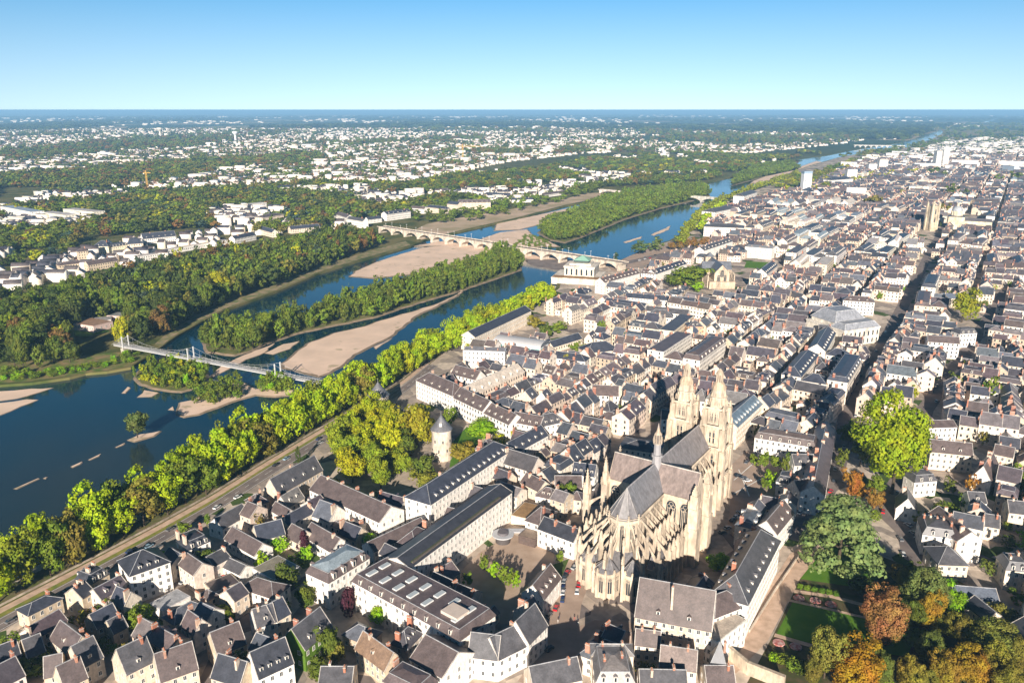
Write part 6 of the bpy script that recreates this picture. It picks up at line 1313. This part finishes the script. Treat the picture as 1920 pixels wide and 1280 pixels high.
# ---------------------------------------------------------------- trees: the 300 that show largest are single
for t in TREES:
    a,b,s=toPx(t['x'],t['y'],t['z']+t['h']*.5); t['px']=(a,b); t['s']=s; t['rank']=s*math.sqrt(t['h']*t['w'])*(1 if -25<a<1945 and b<1330 else 0)*(1.4 if t['src'] and t['src']!='yard' else 1)
TREES=[t for t in TREES if t['rank']>0]; TREES.sort(key=lambda t:-t['rank'])
def treedesc(t):
    c=t['base']; k=t['kind']
    col='bright lime green' if c[1]>.23 and c[0]<c[1]*.82 else 'golden green' if c[1]>.2 and c[0]>=c[1]*.82 and c[0]<=c[1]*1.1 else 'orange brown' if c[0]>c[1]*1.35 and c[0]>.2 else 'yellow' if c[0]>c[1]*1.1 and c[0]>.25 else 'maroon' if c[0]>c[1]*2 else 'dark green' if c[1]<.13 else 'olive green' if c[0]>c[1]*.85 else 'green'
    if k=='cedar': col='blue green'
    nm={'plane':'plane tree','round':'round crowned tree','giant':'broad old tree','cedar':'spreading cedar','poplar':'narrow upright tree','conifer':'conical tree','bush':'bush'}[k]
    return f"{col} {nm}"
items=[]
for t in TREES[:300]:
    r=random.uniform(0,6.28); v=random.choice(TPL[t['kind']]); rt=empty('shrub' if t['kind']=='bush' else 'tree',(t['x'],t['y'],t['z']),r)
    c=link('crown',v[0],rt,(0,0,0),(0,0,0),(t['w']*1.22,t['w']*1.22,t['h']*1.05)); c.color=(*t['tint'],1)
    link('trunk',v[1],rt,(0,0,0),(0,0,0),(min(t['w'],t['h'])*.9,)*2+(t['h'],))
    rt['category']='shrub' if t['kind']=='bush' else 'tree'; rt['group']=('trees '+t['src']) if t['src'] not in('','yard') and not t['src'].startswith('x') else 'trees of the town'
    ds=treedesc(t); items.append((rt,ds,*t['px']))
single_out(items)
def leaf_mass(name,ts,label,cat):
    if not ts: return
    Vs=[];Cs=[]
    for tier,(lo,hi,ncl,nlf,lf) in enumerate(((1.15,99,26,12,.046),(.62,1.15,15,8,.075),(.0,.62,8,6,.13))):
        tt=[t for t in ts if lo<=t['s']<hi]
        for kd in set(t['kind'] for t in tt):
            for var in range(3):
                q=[t for i,t in enumerate(tt) if t['kind']==kd and i%3==var]
                if not q: continue
                V=crown_arrays('broad' if kd=='giant' else kd,ncl,nlf,var+7*tier,lf)
                A=np.array([(t['x'],t['y'],t['z'],t['w']*1.17,t['h']*1.03) for t in q]); r=RNG.uniform(0,6.28,len(q)); c,s=np.cos(r),np.sin(r)
                X=(V[None,:,0]*c[:,None]-V[None,:,1]*s[:,None])*A[:,3:4]+A[:,0:1]; Y=(V[None,:,0]*s[:,None]+V[None,:,1]*c[:,None])*A[:,3:4]+A[:,1:2]; Z=V[None,:,2]*A[:,4:5]*1.0+A[:,2:3]
                Vs.append(np.stack([X,Y,Z],2).reshape(-1,3)); C=np.array([(*t['tint'],1) for t in q]); Cs.append(np.repeat(C,len(V)//4,0))
    V=np.concatenate(Vs);C=np.concatenate(Cs); me=mesh_quads(name,V,M['leafs'])
    a=me.color_attributes.new('tint','FLOAT_COLOR','CORNER'); a.data.foreach_set('color',np.repeat(C,4,0).ravel().astype(np.float32)); tag(link(name,me),label,cat,None,'stuff'); print(name,len(V)//4)
leaf_mass('woodland',TREES[300:],'mixed green and autumn woods and garden trees on islands, banks and hillside','woods')
# ---------------------------------------------------------------- far suburbs and woods
def pixsample(poly,n):
    xs=[p[0] for p in poly];ys=[p[1] for p in poly]; out=[]
    while len(out)<n:
        px,py=random.uniform(min(xs),max(xs)),random.uniform(min(ys),max(ys))
        if inpoly(px,py,poly): out.append((px,py))
    return out
from mathutils import noise as mnoise
SUB=[(-60,402),(0,352),(100,352),(380,352),(480,345),(620,338),(760,342),(860,322),(960,303),(1100,288),(1250,284),(1400,288),(1560,272),(1640,262),(1500,250),(1200,243),(800,241),(400,241),(0,243),(-60,246)]
FARZ=[(-60,246),(400,241),(800,241),(1200,243),(1500,250),(1640,262),(1700,262),(1760,240),(2000,232),(2000,219),(1200,217),(0,219),(-60,220)]
RGT=[(1620,300),(1700,290),(1775,266),(1860,262),(1990,256),(1990,290),(1800,300)]
hs_=[];ft=[]
def cl(x,y,sc=.0011,o=0): return mnoise.noise(Vector((x*sc,y*sc*.5,o)))
for px,py in pixsample(SUB,22000):
    x,y=at(px,py); 
    if inpoly(x,y,river): continue
    k=cl(x,y)*1.7+cl(x,y,.004,7)*.6+.16-(.55 if px>1000 and py>255 and py<300 and px>1150 else 0)-(.35 if 1000<px<=1150 and py<270 else 0)
    if k+random.uniform(-.25,.25)<0: continue
    big=random.random()<.06
    L=random.uniform(10,18)*(1+y/14000)*(2.4 if big else 1); W=random.uniform(9,13)*(1+y/14000)*(1.3 if big else 1); e=random.uniform(5,8.5)*(1.4+random.random() if big else 1); fl=big or random.random()<.2
    hs_.append((x,y,L,W,e,.4 if fl else random.uniform(2,3.6),random.uniform(-.5,.5)+random.choice([0,PI/2]),rgb(random.choice([(.80,.72,.63),(.84,.79,.73),(.74,.62,.52),(.82,.73,.64)])),rgb(random.choice([(.15,.14,.15),(.13,.12,.12),(.30,.18,.13),(.34,.2,.14),(.2,.18,.18)]) if not fl else (.5,.48,.46))))
for px,py in pixsample(FARZ,2600):
    x,y=at(px,py)
    if cl(x,y,.0005,5)+random.uniform(-.2,.2)<.02 or inpoly(x,y,river): continue
    f_=1+y/7000; hs_.append((x,y,random.uniform(12,26)*f_,random.uniform(9,14)*f_,random.uniform(4,7)*f_*.8,1.2,random.uniform(-.6,.6),rgb((.76,.68,.58)),rgb(random.choice([(.3,.25,.22),(.42,.30,.2),(.16,.15,.15)]))))
for px,py in pixsample(RGT,1500):
    x,y=at(px,py)
    if inpoly(x,y,river): continue
    b_=random.random()<.06; f_=1+y/14000; hs_.append((x,y,random.uniform(10,22)*f_*(2 if b_ else 1),random.uniform(9,13)*f_,random.uniform(6,11)*f_*(1.6 if b_ else 1),.4 if b_ else 3,random.choice([.55,2.1])+random.uniform(-.1,.1),rgb((.76,.71,.64)),rgb(random.choice([(.15,.14,.15),(.5,.48,.46),(.14,.13,.13)]))))
HILL=[(-60,500),(150,440),(330,430),(480,420),(560,400),(640,395),(800,390),(960,378),(1130,350),(1250,343),(1400,310),(1500,295),(1400,292),(1250,287),(1100,300),(1000,320),(860,328),(760,348),(600,345),(480,350),(380,358),(200,362),(100,358),(0,395),(-60,405)]
for px,py in pixsample(HILL,2600):
    x,y=at(px,py)
    if inpoly(x,y,river) or hc(x,y)+random.uniform(-.03,.03)<.13: continue
    b_=random.random()<.25; hs_.append((x,y,random.uniform(10,16)*(1.8 if b_ else 1),random.uniform(9,12),random.uniform(6,9)*(1.6 if b_ else 1),.4 if b_ else 4,random.choice([.3,1.9,-.2])+random.uniform(-.2,.2),rgb(random.choice([(.82,.76,.68),(.74,.66,.54)])),rgb(random.choice([(.08,.08,.11),(.12,.10,.10)]) if not b_ else random.choice([(.5,.48,.46),(.10,.10,.12)]))))
FOOT=[(-40,548),(60,540),(150,524),(230,504),(310,484),(430,462),(500,452),(620,432),(700,428),(690,408),(560,412),(480,424),(420,436),(300,450),(180,470),(80,498),(-40,520)]
fo=[]
for px,py in pixsample(FOOT,420):
    x,y=at(px,py)
    if blocked(x,y) or inpoly(x,y,river) or any(abs(x-a)+abs(y-b)<17 for a,b in fo): continue
    if px>130 and random.random()<.35: continue
    fo.append((x,y)); hs_.append((x,y,random.uniform(10,22),random.uniform(8,11),random.uniform(6,11),random.uniform(3,5),random.choice([.35,1.95,-.1])+random.uniform(-.15,.15),rgb(random.choice([(.82,.76,.68),(.74,.64,.52),(.80,.74,.68)])),rgb(random.choice([(.08,.08,.10),(.11,.09,.09),(.14,.12,.12)]))))
def house_vec(name,H,label):
    A=np.array([h[:7] for h in H]); n=len(A); x,y,L,W,e,r,ro=A.T; c,s=np.cos(ro),np.sin(ro)
    T_=[(-.5,-.5,0,0),(.5,-.5,0,0),(.5,.5,0,0),(-.5,.5,0,0),(-.5,-.5,1,0),(.5,-.5,1,0),(.5,.5,1,0),(-.5,.5,1,0),(-.5,0,1,1),(.5,0,1,1)]
    V=np.zeros((n,10,3))
    for i,(a,b,ee,rr) in enumerate(T_): V[:,i,0]=x+a*L*c-b*W*s; V[:,i,1]=y+a*L*s+b*W*c; V[:,i,2]=ee*e+rr*r
    Fq=np.array([(0,1,5,4),(1,2,6,5),(2,3,7,6),(3,0,4,7),(4,5,9,8),(6,7,8,9)]); Ft=np.array([(5,6,9),(7,4,8)])
    base=(np.arange(n)*10)[:,None]
    loops=np.concatenate([(Fq.ravel()[None]+base),(Ft.ravel()[None]+base)],1).ravel(); tot=np.tile([4]*6+[3]*2,n); st=np.concatenate([[0],np.cumsum(tot)[:-1]])
    me=bpy.data.meshes.new(name); me.vertices.add(n*10); me.vertices.foreach_set('co',V.ravel()); me.loops.add(len(loops)); me.loops.foreach_set('vertex_index',loops.astype(np.int32)); me.polygons.add(n*8); me.polygons.foreach_set('loop_start',st.astype(np.int32)); me.polygons.foreach_set('loop_total',tot.astype(np.int32))
    me.materials.append(M['wall']); me.materials.append(M['roof']); me.polygons.foreach_set('material_index',np.tile([0,0,0,0,1,1,0,0],n).astype(np.int32)); me.update(calc_edges=True)
    wc=np.array([(*h[7],1) for h in H]); rc=np.array([(*h[8],1) for h in H]); C=np.concatenate([np.repeat(wc[:,None],16,1),np.repeat(rc[:,None],8,1),np.repeat(wc[:,None],6,1)],1)
    a=me.color_attributes.new('tint','FLOAT_COLOR','CORNER'); a.data.foreach_set('color',C.ravel().astype(np.float32)); tag(link(name,me),label,'houses',None,'stuff')
house_vec('suburb_houses',hs_,'thousands of small white houses scattered among trees on the far plateau')
for px,py in pixsample(SUB,9500):
    x,y=at(px,py)
    if inpoly(x,y,river): continue
    f_=1+y/9000; t_=random.choice([DK,DK,MID,MID,GR,OLV,(.06,.1,.07),RUST]) ; ft.append(dict(x=x,y=y,z=0,h=random.uniform(7,13)*f_,w=random.uniform(8,17)*f_,kind='round',tint=rgb(t_,.1),s=toPx(x,y)[2]))
for px,py in pixsample(SUB,9000):
    x,y=at(px,py); k=cl(x,y)*1.7+cl(x,y,.004,7)*.6+.16
    if k>.02 or inpoly(x,y,river): continue
    f_=1+y/9000; ft.append(dict(x=x,y=y,z=0,h=random.uniform(11,17)*f_,w=random.uniform(16,28)*f_,kind='round',tint=rgb(random.choice([DK,MID,MID,GR,OLV,(.15,.17,.03),RUST]),.12),s=toPx(x,y)[2]))
for px,py in pixsample(FARZ,7000):
    x,y=at(px,py)
    if inpoly(x,y,river) or inpoly(x,y,far_reach) or cl(x,y,.0004,9)>.08: continue
    f_=1+y/6000; ft.append(dict(x=x,y=y,z=0,h=random.uniform(9,16)*min(f_,2.2),w=random.uniform(25,60)*f_,kind='round',tint=rgb(random.choice([DK,MID,(.035,.06,.03)]),.1),s=toPx(x,y)[2]))
for px,py in pixsample([(1480,300),(1640,285),(1700,262),(1760,235),(2000,228),(2000,255),(1800,262),(1740,280),(1660,292)],500)+pixsample(RGT,300):
    x,y=at(px,py)
    if inpoly(x,y,river): continue
    f_=1+y/9000; ft.append(dict(x=x,y=y,z=0,h=random.uniform(9,15)*f_,w=random.uniform(12,26)*f_,kind='round',tint=rgb(random.choice([DK,MID,GR,OLV]),.1),s=toPx(x,y)[2]))
leaf_mass('distant_woods',ft,'dark woods and tree belts fading towards the flat horizon','woods')
# ---------------------------------------------------------------- cars
def car_parts():
    b=MB(); c=(1,1,1)
    def sect(y,z0,z1): return [(-2.1,-y,z0),(2.1,-y,z0),(2.1,y,z0),(-2.1,y,z0),(-2.05,-y*.94,z1),(2.0,-y*.94,z1-.12),(2.0,y*.94,z1-.12),(-2.05,y*.94,z1)]
    b.add(sect(.86,.28,.88),[(0,1,5,4),(1,2,6,5),(2,3,7,6),(3,0,4,7),(4,5,6,7),(3,2,1,0)],c)
    b.add([(-1.2,-.66,1.42),(.45,-.66,1.42),(.45,.66,1.42),(-1.2,.66,1.42),(-1.2,-.66,1.46),(.45,-.66,1.46),(.45,.66,1.46),(-1.2,.66,1.46)],[(0,1,5,4),(1,2,6,5),(2,3,7,6),(3,0,4,7),(4,5,6,7)],c)
    g=MB(); g.add([(-1.75,-.78,.86),(1.15,-.78,.8),(1.15,.78,.8),(-1.75,.78,.86),(-1.2,-.66,1.43),(.45,-.66,1.43),(.45,.66,1.43),(-1.2,.66,1.43)],[(0,1,5,4),(1,2,6,5),(2,3,7,6),(3,0,4,7)],c)
    w_=MB(); w_.T=None; n=12; v=[(.31*math.cos(2*PI*i/n),y,.31*math.sin(2*PI*i/n)) for y in (-.1,.1) for i in range(n)]; w_.add(v,[(i,(i+1)%n,n+(i+1)%n,n+i) for i in range(n)]+[tuple(range(n))[::-1],tuple(range(n,2*n))],c)
    cp,n_,bb=nmat('car_paint'); oi=N(n_,'ShaderNodeObjectInfo'); n_.links.new(oi.outputs['Color'],bb.inputs['Base Color']); bb.inputs['Roughness'].default_value=.3; bb.inputs['Coat Weight'].default_value=.5
    return b.build('body',cp,mesh_only=True),g.build('windows',M['glass'],mesh_only=True),w_.build('wheel',M['rubber'],mesh_only=True)
CB,CG,CW=car_parts()
CC={'red':(.5,.01,.02),'white':(.75,.75,.75),'black':(.02,.02,.025),'navy':(.02,.04,.12),'silver':(.4,.41,.42),'grey':(.15,.15,.16),'pale blue':(.25,.38,.48)}
items=[]
def car(px,py,deg,cn,where):
    x,y=at(px,py); r=empty('parked_car',(x,y,.1),math.radians(90-deg)); link('body',CB,r).color=(*CC[cn],1); link('windows',CG,r)
    for a in (-1.3,1.3):
        for b in (-.78,.78): link('wheel',CW,r,(a,b,.31))
    r['category']='car'; r['group']='parked cars'; items.append((r,f"{cn} car {where}" if "driving" in where else f"{cn} car parked {where}",px,py)); return r
for q in [(1064,1075,30,'red'),(1060,1082,25,'black'),(1058,1091,15,'silver'),(1056,1103,12,'navy'),(1056,1112,12,'white'),(1055,1125,10,'navy'),(1043,1141,20,'red'),(1029,1155,30,'grey'),(1078,1065,40,'silver'),(1083,1058,40,'white'),(1088,1051,40,'grey'),(1088,1082,10,'black'),(1085,1097,8,'red'),(1082,1110,8,'white'),(1030,1218,40,'black')]: car(*q,'along the lane')
for q in [(1386,963,-15,'silver'),(1374,976,50,'black'),(1380,970,50,'white'),(1364,991,60,'silver'),(1354,999,60,'black'),(1384,893,75,'black'),(1394,897,75,'grey'),(1402,902,75,'white'),(1440,805,33,'white'),(1436,812,33,'silver'),(1432,819,33,'navy'),(1428,826,33,'white'),(1400,868,33,'grey'),(1408,858,33,'black')]: car(*q,'near the cathedral')
for q in [(621,974,30,'silver'),(637,983,30,'white'),(652,991,30,'silver'),(669,999,30,'pale blue'),(685,1006,30,'white')]: car(*q,'behind the long barracks')
for q in [(411,1078,70,'white'),(421,1083,50,'red'),(317,1161,60,'navy'),(364,1126,40,'black'),(345,1092,30,'silver'),(355,1088,30,'pale blue'),(738,992,40,'white')]: car(*q,'in a yard')
for q in [(1571,860,18,'white'),(1565,880,18,'silver'),(1563,902,18,'black'),(1582,838,18,'silver'),(1590,905,10,'white'),(1600,930,10,'navy'),(1703,985,-20,'white'),(1712,1000,-20,'silver'),(1722,1012,-20,'white'),(1693,1040,10,'white'),(1688,1012,5,'grey'),(1500,962,40,'white'),(1511,958,40,'silver'),(1604,780,20,'silver'),(1622,745,22,'black'),(1730,790,35,'black'),(1716,850,20,'silver'),(1697,905,35,'white'),(1683,925,35,'grey')]: car(*q,'on the shaded street')
def along(pts,n,off,where,mv=False):
    P=[Vector(at(*p)) for p in pts]; Ls=[(b-a).length for a,b in zip(P,P[1:])]; tot=sum(Ls)
    for _ in range(n):
        t=random.uniform(0,tot); i=0
        while i<len(Ls)-1 and t>Ls[i]: t-=Ls[i]; i+=1
        d=(P[i+1]-P[i]).normalized(); p=P[i]+d*t+Vector((-d.y,d.x))*off*random.choice([-1,1]); a,b,_s=toPx(p.x,p.y)
        if any(math.hypot(q[0].location.x-p.x,q[0].location.y-p.y)<5.5 for q in items): continue
        c_=car(a,b,math.degrees(math.atan2(d.x,d.y)),random.choice(list(CC)),where)
        if mv: c_.name='car'
along([(1530,940),(1556,905),(1580,830),(1592,762),(1650,660),(1686,588)],26,3.2,'in the long street')
along([(1700,1000),(1668,965),(1668,935),(1700,880),(1735,767),(1816,655)],20,3.0,'in the side street')
along([(x,y) for x,y in ROAD[:8]],12,1.9,'driving on the quay road',True)
along([(1140,500),(1200,487),(1290,466),(1360,448)],14,3.5,'on the far quay')
for q in [(446,933,33,'white'),(600,831,33,'silver'),(300,1025,33,'grey')]: car(*q,'driving on the quay road').name='car'
single_out(items)
# ---------------------------------------------------------------- people on the lane
def person_mesh():
    V=[(0,0,.95),(0,0,1.2),(0,0,1.42),(0,0,1.52),(0,.01,1.66),(-.2,0,1.40),(-.26,.03,1.14),(-.27,-.06,.88),(.2,0,1.40),(.26,-.03,1.14),(.25,.08,.88),(-.1,0,.92),(-.12,-.12,.5),(-.12,-.02,.07),(-.12,-.16,.03),(.1,0,.92),(.12,.14,.5),(.12,.30,.07),(.12,.16,.03)]
    E=[(0,1),(1,2),(2,3),(3,4),(2,5),(5,6),(6,7),(2,8),(8,9),(9,10),(0,11),(11,12),(12,13),(13,14),(0,15),(15,16),(16,17),(17,18)]
    R=[.14,.13,.14,.06,.115,.07,.05,.04,.07,.05,.04,.1,.07,.05,.04,.1,.07,.05,.04]
    me=bpy.data.meshes.new('person'); me.from_pydata(V,E,[]); o=bpy.data.objects.new('person',me); COL.objects.link(o)
    sk=o.modifiers.new('s','SKIN'); 
    for i,r in enumerate(R): me.skin_vertices[0].data[i].radius=(r,r*.85)
    me.skin_vertices[0].data[0].use_root=True; o.modifiers.new('b','SUBSURF').levels=1
    dg=bpy.context.evaluated_depsgraph_get(); m2=bpy.data.meshes.new_from_object(o.evaluated_get(dg)); bpy.data.objects.remove(o)
    mt,n_,bb=nmat('clothes'); oi=N(n_,'ShaderNodeObjectInfo'); n_.links.new(oi.outputs['Color'],bb.inputs['Base Color']); bb.inputs['Roughness'].default_value=.9; m2.materials.clear(); m2.materials.append(mt); return m2
try:
    PM=person_mesh()
    for px,py,c,l in [(1046,1168,(.5,.45,.42),'person in pale clothes walking on the lane left of the cathedral'),(1049,1160,(.05,.05,.07),'person in dark clothes just behind the pale dressed walker on the lane'),(1077,1163,(.35,.1,.08),'person in red top standing on the lane near the cathedral shadow'),(1083,1165,(.04,.05,.08),'person in dark clothes at the edge of the cathedral shadow'),(1084,1172,(.6,.58,.55),'person in white at the edge of the cathedral shadow'),(1486,1058,(.04,.04,.05),'person in black walking on the sunlit garden terrace')]:
        x,y=at(px,py); o=link('person',PM,None,(x,y,.1),(0,0,random.uniform(0,6))); o.color=(*c,1); tag(o,l,'person')
except Exception as ex: print('person failed',ex)
# ---------------------------------------------------------------- haze
hb=MB(); R=95000; hb.box(-R,R,-600,R,-5.5,191.5,(1,1,1),0,True)
hm=bpy.data.materials.new('haze'); hm.use_nodes=True; n=hm.node_tree; n.nodes.remove(n.nodes['Principled BSDF']); pv=N(n,'ShaderNodeVolumePrincipled'); pv.inputs['Color'].default_value=(.34,.66,1.0,1); pv.inputs['Density'].default_value=0.000075; pv.inputs['Anisotropy'].default_value=0.0
n.links.new(pv.outputs[0],n.nodes['Material Output'].inputs['Volume'])
tag(hb.build('haze',hm),kind='stuff')
print('objects',len(bpy.data.objects))
